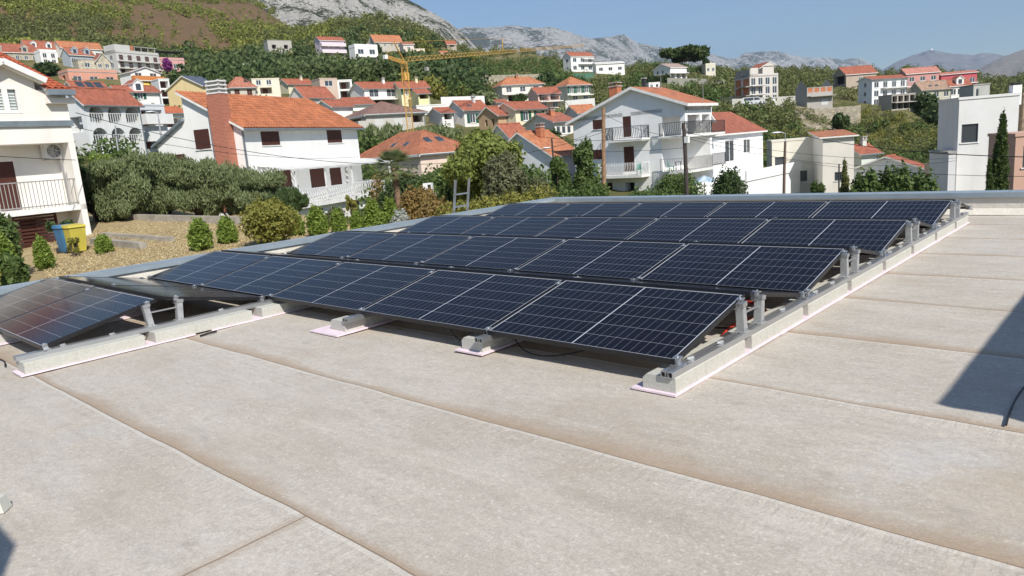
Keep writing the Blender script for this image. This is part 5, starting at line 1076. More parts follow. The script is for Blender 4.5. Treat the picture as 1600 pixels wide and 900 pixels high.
# red conduits and black cables under the array
M['redtube'] = plain('red_conduit', (.60, .05, .03), .5); M['cablem'] = plain('black_cable', (.012, .012, .012), .5)
def hose(name, pts, r, m, lb, cat):
    P = [Vector(p) for p in pts]; Q = []
    for i in range(len(P)-1):
        p0, p1, p2, p3 = P[max(i-1, 0)], P[i], P[i+1], P[min(i+2, len(P)-1)]
        for k in range(6):
            s = k/6.; Q.append(.5*((2*p1)+(p2-p0)*s+(2*p0-5*p1+4*p2-p3)*s*s+(3*p1-p0-3*p2+p3)*s**3))
    Q.append(P[-1]); mb = MB(); mb.tube(Q, r, m, 8); return tag(mb.build(name, None, True), lb, cat)
hose('conduit', [(-.25, 1.15, .02), (-.35, 1.6, .03), (-.28, 2.1, .05), (-.9, 2.5, .05), (-2.2, 2.4, .05)], .016, M['redtube'], 'red conduit under the front right end of the array', 'conduit')
hose('conduit', [(-.30, 3.3, .05), (-.5, 3.7, .12), (-.8, 4.1, .10), (-2.0, 4.4, .06)], .022, M['redtube'], 'red conduit behind the posts of the second full row', 'conduit')
hose('conduit', [(-.30, 5.5, .06), (-.5, 6.0, .12), (-.9, 6.4, .10), (-2.0, 6.6, .06)], .022, M['redtube'], 'red conduit behind the posts of the third full row', 'conduit')
hose('conduit', [(-.32, 7.9, .06), (-.5, 8.3, .12), (-1.4, 8.6, .06)], .022, M['redtube'], 'red conduit under the farthest row end', 'conduit')
hose('cable', [(-2.35, .1, .16), (-2.3, .12, .06), (-2.15, .1, .012), (-1.98, .02, .015), (-1.9, .15, .13)], .006, M['cablem'], 'black cable looping down beside the block one panel left of the right end', 'cable')
hose('cable', [(-1.75, .25, .16), (-1.5, .15, .03), (-1.2, .12, .03), (-.9, .2, .10), (-.8, .3, .17)], .006, M['cablem'], 'black cable hanging under the right panel of the nearest full row', 'cable')
hose('cable', [(-.3, 1.5, .03), (-.6, 1.4, .02), (-.5, 1.1, .02), (-.9, 1.0, .02), (-2, 1.3, .02)], .008, M['cablem'], 'black cable lying on the roof behind the front right post', 'cable')
hose('cable', [(-5.9, -1.8, .02), (-5.6, -1.6, .1), (-5.45, -1.2, .04), (-5.6, -.6, .02), (-5.5, -.1, .13)], .008, M['cablem'], 'black cable under the slotted posts of the short front row', 'cable')
hose('cable', [(-5.75, -2.55, .006), (-6.1, -2.5, .006), (-6.6, -2.6, .006), (-7.4, -2.65, .006)], .007, M['cablem'], 'thin cable lying on the roof left of the near left corner block', 'cable')
mb = MB(); mb.box(0, .3, 0, .22, .004, .05, plain('timber_offcut', (.42, .30, .18), .8)); o_ = mb.build('timber_offcut'); o_.location = (-.75, 1.15, 0); o_.rotation_euler = (0, 0, .5); tag(o_, 'flat timber offcut lying under the front right panel end', 'timber offcut')
# small block at the left frame edge
mb = MB(); mb.prism([(0, 0, .0), (.13, 0, 0), (.13, .09, 0), (0, .09, 0)], [(.015, .01, .075), (.115, .01, .075), (.115, .08, .075), (.015, .08, .075)], plain('pale_paving', (.62, .61, .54), .8)); o_ = mb.build('paving_block'); p = atz(-36, 808, 0); o_.location = tuple(p); o_.rotation_euler = (0, 0, .9); tag(o_, 'small pale stone on the roof cut off by the left frame edge', 'paving block')
hose('strap', [tuple(atz(1572, 664, .01)), tuple(atz(1577, 646, .015)), tuple(atz(1588, 622, .02)), tuple(atz(1604, 600, .02))], .006, M['cablem'], 'black strap lying in the shade at the right frame edge', 'strap')
# ladder leaning on the left parapet
p0 = np.array([XL-.34, 6.85, .33]); ld = thing('ladder', (XL-.42, 6.9, -2.2), 0, 'aluminium ladder leaning against the roof edge with three rungs above it', 'ladder')
mb = MB(); Hh = 3.28; ln = .16
for y in (0, .42): mb.bar((-ln*4.0, y+.02, -.2), (.13, y-.01, Hh), .05, M['alu'], .03, up=(1, 0, 0)); 
mb.build('stile', ld)
for i in range(12):
    s = (i*.28+.10)/3.5; mb = MB(); xx = -ln*4.0+(ln*4.0+.13)*s; zz = -.2+(Hh+.2)*s; mb.bar((xx, .02, zz), (xx, .42, zz), .032, M['alu']); mb.build('rung', ld)
# ------------------------------------------------------------------ foliage
rng = np.random.default_rng(7)
def leafmat(name, a, b, trans=.25):
    key = ('leaf', name, a)
    if key in _mc: return _mc[key]
    t = NT(name); g = t.n('ShaderNodeNewGeometry'); f = t.noise(t.obj(), .8, 4, .6)
    k = t.math('ADD', t.math('MULTIPLY', g.outputs['Random Per Island'], .65), t.math('MULTIPLY', f, .5)); k = t.math('SUBTRACT', k, .07, clamp=True)
    c = t.mix(k, a, b); t.set(c, .6, spec=.25)
    tr = t.n('ShaderNodeBsdfTranslucent'); c2 = t.mix(.5, c, tuple(min(1, q*1.5) for q in b)); t.L(c2, tr.inputs[0]); ms = t.n('ShaderNodeMixShader'); ms.inputs[0].default_value = trans
    t.L(t.p.outputs[0], ms.inputs[1]); t.L(tr.outputs[0], ms.inputs[2]); t.L(ms.outputs[0], t.out.inputs[0]); _mc[key] = t.m; return t.m
LM = {'olive': leafmat('olive_leaves', (.105, .135, .055), (.26, .30, .145)), 'dark': leafmat('dark_leaves', (.035, .062, .020), (.095, .14, .048)),
      'mid': leafmat('green_leaves', (.050, .088, .022), (.15, .21, .062)), 'thuja': leafmat('bright_conifer', (.09, .15, .022), (.28, .36, .07)),
      'ash': leafmat('ash_leaves', (.10, .14, .026), (.29, .32, .085)), 'greyg': leafmat('greyish_leaves', (.09, .10, .045), (.22, .22, .12)),
      'wood': leafmat('woodland_leaves', (.055, .085, .028), (.16, .20, .075)),
      'rust': leafmat('rusty_leaves', (.19, .13, .045), (.33, .23, .08)), 'yel': leafmat('yellow_green_leaves', (.13, .14, .03), (.32, .30, .07)),
      'silver': leafmat('silver_leaves', (.26, .28, .24), (.50, .52, .46)), 'bougain': leafmat('purple_flowers', (.16, .03, .15), (.34, .08, .30)),
      'palm': leafmat('palm_leaves', (.09, .12, .04), (.22, .25, .11)), 'pine': leafmat('pine_needles', (.035, .062, .018), (.11, .15, .04)),
      'scrub': leafmat('scrub_leaves', (.075, .095, .030), (.23, .24, .085)), 'hill': leafmat('hill_pine_leaves', (.10, .13, .028), (.31, .32, .07)), 'brownsh': leafmat('dry_shrub', (.10, .07, .035), (.22, .16, .08))}
def quads(c, d, size, asp=1.7, bias=.7):
    """c centres (n,3), d outward dirs"""
    n = len(c); r = rng.normal(size=(n, 3)); r /= np.linalg.norm(r, axis=1)[:, None]; nn = d*bias+r*(1-bias*.4); nn /= np.linalg.norm(nn, axis=1)[:, None]
    q = rng.normal(size=(n, 3)); a = np.cross(nn, q); a /= np.linalg.norm(a, axis=1)[:, None]; b = np.cross(nn, a); s = (size*rng.uniform(.6, 1.35, n))[:, None]
    a = a*s*.5*asp; b = b*s*.5
    return np.stack([c-a, c-b*.9-a*.1, c+a, c+b*.9-a*.1], 1).reshape(-1, 3)
def sprays(c, size, asp):
    n = len(c); a = np.stack([rng.normal(0, .33, n), rng.normal(0, .33, n), np.ones(n)], 1); a /= np.linalg.norm(a, axis=1)[:, None]; b = np.cross(a, rng.normal(size=(n, 3))); b /= np.linalg.norm(b, axis=1)[:, None]
    s = (size*rng.uniform(.6, 1.4, n))[:, None]; a = a*s*.5*asp; b = b*s*.5; return np.stack([c-a, c-b, c+a, c+b], 1).reshape(-1, 3)
def cloud(blobs, n, size, fill=.62, asp=1.7, lump=.22, bias=.7):
    B = np.array(blobs, float); w = (B[:, 3]*B[:, 4]+B[:, 4]*B[:, 5]+B[:, 3]*B[:, 5]); i = rng.choice(len(B), n, p=w/w.sum())
    d = rng.normal(size=(n, 3)); d /= np.linalg.norm(d, axis=1)[:, None]
    l = 1+lump*(np.sin(d[:, 0]*7+i)*np.sin(d[:, 1]*6+i*2.1)+.6*np.sin(d[:, 2]*11+i*1.3)*np.sin(d[:, 0]*13))
    rad = (fill+(1-fill)*rng.uniform(0, 1, n)**.7)*l; c = B[i, :3]+d*B[i, 3:6]*rad[:, None]
    return quads(c, d, size, asp, bias)
def mpp(px, r): return r/math.hypot(1, ((px-800)/FPX))/FPX
def limbs(mb, pts_r, mat):
    for (p, q, r0, r1) in pts_r:
        p = Vector(p); q = Vector(q); m = (p+q)/2+Vector((random.uniform(-.06, .06), random.uniform(-.06, .06), 0))*(q-p).length; mb.tube([p, m, q], r0, mat, 7, r1)
def plant(name, label, cat, px, r, w, h, mat, n, leaf, kind='round', group=None, dz=0.0, trunk=True, bark=None, top=None):
    """px centre column, r distance, w/h in photo pixels; kind of crown"""
    p = gat(px, r); k = mpp(px, r); W, H = w*k, h*k
    if top is not None: H = max(h*k*.6, at(px, top, r)[2]-p[2]-dz)
    root = thing(name, (p[0], p[1], p[2]+dz), 0, label, cat, group); bark = bark or M['bark']
    R_ = W/2; rnd = random.Random(int(px*7+r)); tb = MB()
    if kind == 'round':
        blobs = [(0, 0, H*.52, R_*.85, R_*.85, H*.47)]+[(rnd.uniform(-.5, .5)*R_, rnd.uniform(-.5, .5)*R_, H*rnd.uniform(.35, .75), R_*.45, R_*.45, H*.25) for _ in range(5)]
        limbs(tb, [((0, 0, -.2), (R_*.3*math.cos(a), R_*.3*math.sin(a), H*.6), .03+.03*W, .01) for a in (0, 2, 4)], bark); L = cloud(blobs, n, leaf, .5)
    elif kind == 'egg':
        blobs = [(0, 0, H*.50, R_*.80, R_*.80, H*.46), (0, 0, H*.30, R_*.92, R_*.92, H*.27), (rnd.uniform(-.2, .2)*R_, 0, H*.78, R_*.42, R_*.42, H*.22)]
        limbs(tb, [((0, 0, -.2), (0, 0, H*.6), .03, .01)]+[((0, 0, .02), (R_*.4*math.cos(a), R_*.4*math.sin(a), H*.4), .02, .008) for a in (0, 1.3, 2.6, 3.9, 5)], bark)
        L = cloud(blobs, n, leaf, .5, 2.2, .30, .25)
    elif kind == 'tree':
        blobs = []; sk = [((0, 0, -.4), (0, 0, H*.38), .035*H+.02, .022*H+.01)]
        for i in range(13):
            a = i*2.4+rnd.uniform(-.4, .4); q = rnd.uniform(.15, .68)*R_; z = H*rnd.uniform(.34, .86); s = rnd.uniform(.24, .40)
            if z > H*.72: q *= .55
            blobs.append((q*math.cos(a), q*math.sin(a), z, R_*s, R_*s, H*s*.42)); sk.append(((0, 0, H*rnd.uniform(.25, .5)), (q*math.cos(a)*.9, q*math.sin(a)*.9, z), .014*H+.01, .006))
        limbs(tb, sk, bark); L = cloud(blobs, n, leaf, .55, 1.9, .28)
    elif kind == 'olive':
        blobs = [(rnd.uniform(-.62, .62)*R_, rnd.uniform(-.62, .62)*R_, H*rnd.uniform(.15, .84), R_*rnd.uniform(.16, .46), R_*rnd.uniform(.16, .46), H*rnd.uniform(.08, .22)) for _ in range(26)]
        limbs(tb, [((0, 0, -.3), (b[0]*.8, b[1]*.8, b[2]), .05, .012) for b in blobs[:8]], bark)
        L = cloud(blobs, n, leaf, .5, 3.0, .30, .3)
        # upright sprays on top
        m = n//2; i = rng.integers(0, len(blobs), m); B = np.array(blobs)[i]; d_ = rng.normal(size=(m, 3)); d_ /= np.linalg.norm(d_, axis=1)[:, None]; c = B[:, :3]+d_*B[:, 3:6]*rng.uniform(.8, 1.22, m)[:, None]; c[:, 2] += np.abs(rng.normal(0, .10, m))
        L = np.concatenate([L[:(len(L)//4*3//5)*4], sprays(c, leaf*.85, 3.6)])
    elif kind == 'cypress':
        blobs = [(rnd.uniform(-.12, .12)*R_, rnd.uniform(-.12, .12)*R_, H*z, R_*s, R_*s, H*.13) for z, s in ((.12, .82), (.24, .92), (.36, .90), (.48, .80), (.60, .66), (.72, .52), (.83, .36), (.92, .20))]
        limbs(tb, [((0, 0, -.4), (0, 0, H*.95), .02*H, .01)], bark); L = cloud(blobs, n, leaf, .7, 2.2, .25, .45)
        m = n//10; z = rng.uniform(.1, 1.03, m); rr = R_*(1-z*.85)*rng.uniform(.7, 1.1, m); a = rng.uniform(0, 2*PI, m); L = np.concatenate([L, quads(np.stack([rr*np.cos(a), rr*np.sin(a), z*H], 1), np.stack([np.cos(a), np.sin(a), a*0], 1), leaf, 2.5, .3)])
    elif kind == 'umbrella':
        blobs = [(rnd.uniform(-.75, .75)*R_, rnd.uniform(-.75, .75)*R_, H*rnd.uniform(.62, .88), R_*.36, R_*.36, H*.15) for _ in range(16)]
        limbs(tb, [((0, 0, -1), (.2, 0, H*.5), .03*H, .02*H)]+[((.2, 0, H*.48), (b[0], b[1], b[2]), .014*H, .02) for b in blobs[:9]], bark); L = cloud(blobs, n, leaf, .6, 1.6, .2)
    elif kind == 'sparse':
        blobs = []; sk = []
        for i in range(9):
            a = i*2.4; q = R_*rnd.uniform(.2, .8); z = H*rnd.uniform(.3, .95); blobs.append((q*math.cos(a), q*math.sin(a), z, R_*.24, R_*.24, H*.13)); sk.append(((0, 0, -.1), (q*math.cos(a), q*math.sin(a), z), .025, .008))
        limbs(tb, sk, bark); L = cloud(blobs, n, leaf, .3, 1.5, .2)
    o_ = np_mesh('crown', L, 4, mat, root)
    tb.build('trunk' if kind in ('tree', 'umbrella', 'cypress', 'olive') else 'stem', root)
    return root
GS = 'conifer shrubs in the dry garden'
TOPS = {72: 370, 164: 367, 316: 341, 358: 339, 465: 334, 499: 321, 531: 326, 560: 331, 587: 312, 614: 309}
for (lb, px, r, w, h, m) in [
    ('small round bright green shrub standing between slatted gate and yellow bin', 72, 26.5, 27, 38, 'thuja'), ('small round shrub with bare lower twigs in the dry garden just right of the bins', 164, 27.5, 25, 33, 'thuja'),
    ('bushy conifer shrub with bare reddish stems right of the concrete ramp', 316, 24.5, 36, 42, 'thuja'), ('small conifer shrub left of the biggest round garden bush', 358, 25.5, 31, 36, 'thuja'),
    ('bright conifer shrub peeking out behind the right side of the biggest round bush', 465, 26, 24, 34, 'thuja'), ('dense egg shaped bright green conifer right of the biggest round bush', 499, 25, 33, 41, 'thuja'),
    ('egg shaped conifer shrub below the white terrace, third left of the silver shrub', 531, 26, 25, 33, 'thuja'), ('smallest round conifer shrub in the row below the white terrace', 560, 25.5, 22, 25, 'thuja'),
    ('tall plump conifer shrub directly below the right end of the white terrace', 587, 24.5, 34, 40, 'thuja'), ('plump conifer shrub just left of the silver shrub', 614, 25.5, 29, 40, 'thuja')]:
    plant('conifer_shrub', lb, 'shrub', px, r, w, h, LM[m], 5200, .055, 'egg', GS, top=TOPS[px])
plant('garden_bush', 'biggest round olive green bush in the dry garden touching the coping', 'bush', 427, 23.5, 98, 72, LM['yel'], 15000, .06, 'round', top=311)
plant('garden_bush', 'grey round bush behind the conifers under the white terrace', 'bush', 528, 29, 36, 26, LM['greyg'], 2500, .07, 'round', top=323)
plant('silver_shrub', 'low silver leaved shrub at the right end of the conifer row', 'shrub', 630, 23, 36, 22, LM['silver'], 2600, .06, 'round', top=326)
plant('garden_bush', 'lush dark green bush at the lower left frame edge beside the coping', 'bush', 18, 19.5, 78, 70, LM['mid'], 11000, .075, 'round', top=395)
plant('garden_bush', 'leafy bright green bush under the railed balcony at the left frame edge', 'bush', 8, 25.5, 72, 68, LM['mid'], 8000, .09, 'round', top=325)
plant('conifer_shrub', 'feathery bright conifer between the two bushes at the left frame edge', 'shrub', 18, 23, 38, 52, LM['thuja'], 5000, .06, 'egg', GS, top=362)
plant('yellow_bush', 'yellow green variegated bush touching the left frame edge above the coping', 'bush', -6, 18.5, 40, 45, LM['yel'], 3500, .06, 'round', top=385)
plant('potted_tree', 'dark leaved young tree against the cream wall above the blue bin', 'small tree', 105, 29.8, 52, 46, LM['dark'], 1500, .11, 'sparse')
plant('yellow_shrub', 'yellow green young shrub in front of the yellow bin', 'shrub', 117, 28.2, 20, 30, LM['yel'], 900, .07, 'sparse')
OG = 'olive trees in the hedge behind the dry garden'
for (lb, px, r, w, h, m) in [('dark broad leaved tree at the left end of the olive hedge beside the cream house', 152, 37.5, 60, 84, 'dark'), ('first olive tree from the left in the hedge, pale tipped and broad', 200, 36.5, 88, 86, 'olive'),
    ('second olive tree from the left, tallest of the hedge, under the lean-to gable', 262, 38.5, 96, 92, 'olive'), ('third olive tree from the left in front of the white gable shutter', 312, 37.5, 86, 82, 'olive'),
    ('fourth olive tree from the left covering the foot of the brick chimney', 362, 37, 84, 76, 'olive'), ('fifth olive tree from the left beside the canopy of the white house', 408, 35.5, 82, 78, 'olive'), ('darkest low olive tree at the right end of the hedge by the white terrace', 455, 34, 62, 55, 'dark')]:
    plant('olive_tree', lb, 'tree', px, r, w*1.06, h, LM[m], 34000, .055, 'olive', OG, top={152: 256, 200: 243, 262: 240, 312: 251, 362: 261, 408: 268, 455: 298}[px])
plant('ash_tree', 'big loose green tree with pinnate leaves in the centre behind the ladder', 'tree', 757, 36, 178, 142, LM['ash'], 24000, .12, 'tree', bark=M['greybark'], top=190)
plant('ash_tree', 'greyish brown green tree in front of the right half of the big green tree', 'tree', 792, 30, 98, 88, LM['greyg'], 13000, .085, 'tree', bark=M['greybark'], top=232)
plant('broadleaf_tree', 'dark green small tree left of its taller twin beside the wooden pole', 'tree', 876, 41, 40, 68, LM['mid'], 6500, .12, 'tree', top=240)
plant('broadleaf_tree', 'taller dark green small tree directly left of the wooden pole', 'tree', 915, 42, 48, 90, LM['mid'], 9000, .12, 'tree', top=219)
plant('round_bush', 'round olive green bush right of the greyish tree', 'bush', 847, 33, 42, 42, LM['greyg'], 6200, .07, 'round', top=272)
plant('rusty_bush', 'orange brown bush right of the palm trunk', 'bush', 655, 27.5, 62, 56, LM['rust'], 8500, .07, 'round', top=292)
plant('rusty_bush', 'low yellow orange bush behind the coping left of the ladder', 'bush', 690, 22.5, 70, 32, LM['rust'], 7200, .065, 'round', top=309)
plant('rusty_bush', 'small orange leaved shrub above the right end of the white balustrade', 'bush', 597, 44, 26, 30, LM['rust'], 900, .10, 'round', top=262)
plant('garden_bush', 'dark green bush behind the palm trunk', 'bush', 640, 42, 96, 46, LM['dark'], 8500, .11, 'round', top=264)
plant('garden_bush', 'dark green bush between palm and big green tree', 'bush', 690, 40, 80, 48, LM['mid'], 8500, .11, 'round', top=262)
plant('vine', 'yellowish vine hanging on the white terrace wall above the conifers', 'vine', 553, 38.5, 24, 34, LM['yel'], 900, .09, 'sparse', dz=.6)
plant('broadleaf_bush', 'rounded green bush below the dark pole on the left of the blue parasol', 'bush', 1060, 44, 92, 42, LM['mid'], 9500, .10, 'round', top=268)
plant('broadleaf_bush', 'dark dense round bush right of the blue parasol', 'bush', 1140, 45, 62, 56, LM['dark'], 9500, .10, 'round', top=263)
plant('broadleaf_bush', 'low bush at the foot of the big white gable', 'bush', 1005, 40, 62, 22, LM['mid'], 4500, .10, 'round', top=294)
plant('broadleaf_bush', 'light green loose bush left of the small cypress', 'bush', 1272, 46, 50, 32, LM['mid'], 3400, .12, 'sparse', top=276)
plant('cypress', 'small slender cypress left of the fig trees', 'tree', 1319, 45, 19, 58, LM['scrub'], 5500, .08, 'cypress', top=255)
for lb, px, w in (('leftmost of the three fig trees behind the far coping', 1350, 56), ('middle fig tree behind the far coping, tallest of the three', 1394, 64), ('rightmost fig tree, beside the tall white modern house', 1440, 58)):
    plant('fig_tree', lb, 'tree', px, 44, w, 50 if px != 1394 else 56, LM['mid'], 8000, .14, 'round', 'fig trees behind the far coping', top={1350: 266, 1394: 258, 1440: 268}[px])
plant('cypress', 'tall slim dark cypress in front of the white modern house', 'tree', 1556, 43, 33, 132, LM['pine'], 14000, .09, 'cypress', top=185)
plant('cypress', 'short cypress at the left foot of the tall slim cypress', 'tree', 1540, 42, 15, 58, LM['pine'], 5000, .08, 'cypress', top=254)
plant('clipped_bush', 'clipped yellow green bush under the arched white villa', 'bush', 167, 70, 42, 22, LM['thuja'], 2500, .16, 'round', dz=.5)
plant('leafy_tree', 'small leafy tree right of the arched villa in front of its street lamp', 'tree', 212, 58, 52, 32, LM['mid'], 1800, .18, 'sparse', dz=1.0)
plant('dark_tree', 'dark round tree between the long stone house and the salmon house', 'tree', 74, 205, 42, 20, LM['dark'], 1600, .55, 'round')
plant('bougainvillea', 'purple flowering climber on the pink house', 'climber', 264, 228.5, 15, 22, LM['bougain'], 700, .5, 'round')
plant('umbrella_pine', 'wide flat topped umbrella pine behind the white two storey house', 'tree', 1070, 262, 62, 38, LM['pine'], 5200, .75, 'umbrella')
plant('dark_tree', 'dark tree with pointed top directly right of the umbrella pine', 'tree', 1102, 268, 18, 26, LM['dark'], 1200, .7, 'tree')
for lb, px in (('left of the two tiny cypresses on the right of the umbrella pine', 1126), ('right of the two tiny cypresses on the right of the umbrella pine', 1133)):
    plant('cypress', lb, 'tree', px, 240, 5, 15, LM['dark'], 500, .5, 'cypress')
for i, (lb, px, r, w, h, m) in enumerate([('dark tree left of the stone house on the crest', 590, 262, 22, 20, 'dark'), ('dark tree below the lilac pink house', 508, 225, 32, 26, 'dark'), ('round dark tree right of the concrete shell on the slope', 440, 250, 30, 24, 'dark'),
    ('broad dark tree left of the lilac pink house', 478, 248, 38, 30, 'dark'), ('wide dark green tree left of the chimney of the hipped roof house', 800, 200, 36, 24, 'dark'), ('very dark tree right of the chimney of the hipped roof house', 855, 196, 34, 32, 'dark'),
    ('tall dark tree left of the pale green house', 872, 180, 20, 30, 'dark'), ('grey green olive tree left of the hipped roof house', 760, 165, 40, 20, 'olive'), ('reddish brown bare looking tree between the crane mast and the beige block', 602, 180, 40, 28, 'brownsh'),
    ('tree in the garden in front of the hipped roof house', 812, 150, 26, 22, 'dark'), ('shrubby tree in front of the white windowed brown roofed house', 862, 88, 34, 22, 'dark'), ('single dark tree on the crest near the dark red roof', 663, 320, 12, 12, 'dark'),
    ('bushy tree right of the pale green house', 925, 150, 24, 18, 'mid'), ('dark round tree below the small concrete shell', 1440, 172, 44, 34, 'dark'), ('round dark tree right of the small concrete shell', 1464, 165, 46, 40, 'dark'),
    ('broad dark tree beside the unfinished grey house', 1312, 150, 34, 34, 'dark'), ('dark shrub in the middle of the right hillside', 1402, 110, 40, 26, 'dark'), ('dark bush low on the right hillside near the white annex', 1445, 92, 30, 22, 'dark'),
    ('yellow green bush on the right of the timber gabled house', 1400, 225, 30, 12, 'yel'), ('young tree in front of the white workshop right of the crane', 690, 118, 20, 14, 'mid')]):
    plant('hillside_tree', lb, 'tree', px, r, w, h, LM[m], 1500, .011*r*.28, 'round' if i % 3 else 'tree', 'single trees on the slopes')
for lb, px, w in (('leftmost olive tree in the row behind the pyramid roof', 583, 42), ('second olive tree in the row behind the pyramid roof', 612, 42), ('olive tree in the row just right of the crane mast foot', 665, 40), ('rightmost olive tree in the row right of the crane mast', 694, 36)):
    plant('olive_tree', lb, 'tree', px, 88, w, 40 if px < 620 else 34, LM['olive'], 2600, .28, 'olive', 'olive trees behind the pyramid roofed house')
# palm
p = gat(626, 35); p[2] = min(p[2], at(626, 300, 35)[2]); pm = thing('palm_tree', tuple(p), 0, 'fan palm with shaggy trunk right of the white terrace', 'tree'); k = mpp(626, 35); Ht = at(624, 262, 35)[2]-p[2]
mb = MB(); mb.tube([(0, 0, -.3), (.03, 0, Ht*.5), (0, 0, Ht)], .17, plain('palm_trunk', (.20, .13, .08), .95, var=.4, scale=9), 10, .13)
for i in range(60): a = random.uniform(0, 6.28); z = random.uniform(.2, 1)*Ht; mb.bar((.13*math.cos(a), .13*math.sin(a), z), (.2*math.cos(a), .2*math.sin(a), z+.06), .03, M['bark'])
mb.build('trunk', pm)
for i in range(34):
    a = i*2.4; el = 1.25-i*.055; mb = MB(); Lf = .80; d = Vector((math.cos(a)*math.cos(el), math.sin(a)*math.cos(el), math.sin(el))); base = Vector((0, 0, Ht)); tip = base+d*Lf*.75; mb.bar(base, tip, .015, LM['palm'])
    side = d.cross(Vector((0, 0, 1))); side = side.normalized() if side.length > .01 else Vector((1, 0, 0)); up = side.cross(d)
    for j in range(-7, 8):
        b = j*.17; v = (d*math.cos(b)+side*math.sin(b)); e = tip+v*Lf*.75-Vector((0, 0, .12)); w = up*.0+side*math.cos(b)*.045-d*math.sin(b)*.045; mb.face([tuple(tip-w), tuple(tip+w), tuple(e+Vector((0, 0, .02)))], LM['palm'])
    mb.build('frond', pm)
# hedges
def hedge(label, a, b, r0, r1, top, mat, n, leaf, dz=0, nm='hedge'):
    p, q = gat(a, r0), gat(b, r1); m = (p+q)/2; L = float(np.linalg.norm(q-p)); h = max(.8, at((a+b)/2, top, (r0+r1)/2)[2]-m[2]); th = math.atan2(q[1]-p[1], q[0]-p[0]); root = thing(nm, tuple(m+np.array([0, 0, dz])), th, label, 'hedge')
    bl = [((i+.5)/12*L-L/2, rng.uniform(-.1, .1), h-.45, L/18, .5, .5*rng.uniform(.85, 1.15)) for i in range(12)]+[((i+.5)/12*L-L/2, 0, h*.4, L/16, .5, h*.42) for i in range(12)]; np_mesh('foliage', cloud(bl, n, leaf, .6, 1.7, .2), 4, mat, root)
    mb = MB(); 
    for i in range(6): x = (i+.5)/6*L-L/2; mb.tube([(x, 0, -.5), (x+.05, 0, h*.5)], .03, M['bark'], 5, .015)
    mb.build('stem', root)
hedge('yellowing clipped hedge behind the coping right of the ladder', 700, 862, 21, 26, 304, LM['yel'], 14000, .07)
hedge('dark laurel hedge along the far coping left of the wooden pole', 852, 944, 33, 37, 294, LM['mid'], 13000, .09)
hedge('low green hedge along the far coping right of the wooden pole', 985, 1052, 37, 38, 299, LM['mid'], 6000, .1)
hedge('green clipped hedge on the crest below the umbrella pine', 962, 1045, 225, 228, 121, LM['dark'], 4500, .7)
# ------------------------------------------------------------------ vegetation masses on the slopes (uncountable)
HXY = np.array([h['C'][:2] for h in HS])
HV = np.array([(min(h['xl'], h['px']), h['xr'], h['yb'], h['r']) for h in HS if h['r'] > 85])
HTH = np.array([azw(h['px'], h['yb'])-PI/2+R(h['ph']) for h in HS])
def template(n, leaf): 
    b = [(0, 0, .5, .5, .5, .5), (.2, .1, .75, .3, .3, .28), (-.25, -.1, .35, .35, .35, .3)]; return cloud(b, n, leaf, .6, 1.4, .2).reshape(-1, 4, 3)
def scatter(name, label, cat, c0, c1, r0, r1, n, s0, s1, mat, nt=120, leaf=.12, clump=20., thr=-.15, seed=0, tall=1.0, cond=None):
    px = rng.uniform(c0, c1, n*3); r = np.exp(rng.uniform(math.log(r0), math.log(r1), n*3)); T = [template(nt, leaf) for _ in range(5)]
    az = np.interp(px, TC, TA); x = CAMP[0]+r*np.cos(az); y = CAMP[1]+r*np.sin(az); out = []; cnt = 0; z = ground(x, y)
    for i in range(len(px)):
        if cnt >= n: break
        if noise.noise(Vector((x[i]/clump+seed, y[i]/clump, seed))) < thr: continue
        if cond is not None and not cond(px[i], r[i]): continue
        d = np.array([x[i], y[i]])-HXY; j = np.argmin((d**2).sum(1)); D2 = d
        lx = D2[:, 0]*np.cos(HTH)+D2[:, 1]*np.sin(HTH); ly = -D2[:, 0]*np.sin(HTH)+D2[:, 1]*np.cos(HTH)
        s = math.exp(rng.uniform(math.log(s0), math.log(s1)))
        if np.any((lx > -2-s*.5) & (lx < 15) & (ly > -3.5-s*.4) & (ly < 12)): continue
        dd = np.array([x[i], y[i], z[i]+s*tall])-CAMP; zz_ = dd@CF; qx, qy = 800+FPX*(dd@CR)/zz_, 450-FPX*(dd@CU)/zz_; hw_ = s*.45*FPX/zz_
        if np.any((HV[:, 0] < qx+hw_) & (HV[:, 1] > qx-hw_) & (HV[:, 2]-1.0 > qy+(.25*s*FPX/zz_)) & (HV[:, 3]+3 > r[i])): continue
        t_ = T[rng.integers(5)]; a = rng.uniform(0, 6.28); ca, sa = math.cos(a), math.sin(a)
        q = t_*np.array([s, s, s*tall*rng.uniform(.75, 1.2)]); q = np.stack([q[..., 0]*ca-q[..., 1]*sa+x[i], q[..., 0]*sa+q[..., 1]*ca+y[i], q[..., 2]+z[i]-.1*s], -1); out.append(q.reshape(-1, 3)); cnt += 1
    o_ = np_mesh(name, np.concatenate(out), 4, mat); tag(o_, label, cat, kind='stuff'); return o_
scatter('hill_pines', 'yellow green young pines scattered over the brown upper slope', 'pines', -120, 800, 290, 730, 2600, 3.0, 6.0, LM['hill'], clump=75, thr=.06, seed=1.5, nt=70, leaf=.16)
scatter('hill_pines', 'single small pines dotted over the bare brown ground', 'pines', -120, 640, 300, 700, 800, 1.6, 4.2, LM['hill'], clump=30, thr=-.8, seed=21.5, nt=60, leaf=.18)
scatter('hill_pines', 'darker pines on the lower edge of the brown slope', 'pines', -120, 700, 270, 430, 900, 3.0, 7, LM['scrub'], clump=40, thr=0.0, seed=6.5)
scatter('woodland', 'dark green wood on the slope above the middle houses', 'woodland', 255, 700, 172, 300, 1250, 3.4, 7.5, LM['wood'], clump=30, thr=-.45, seed=2.5, nt=150, leaf=.11)
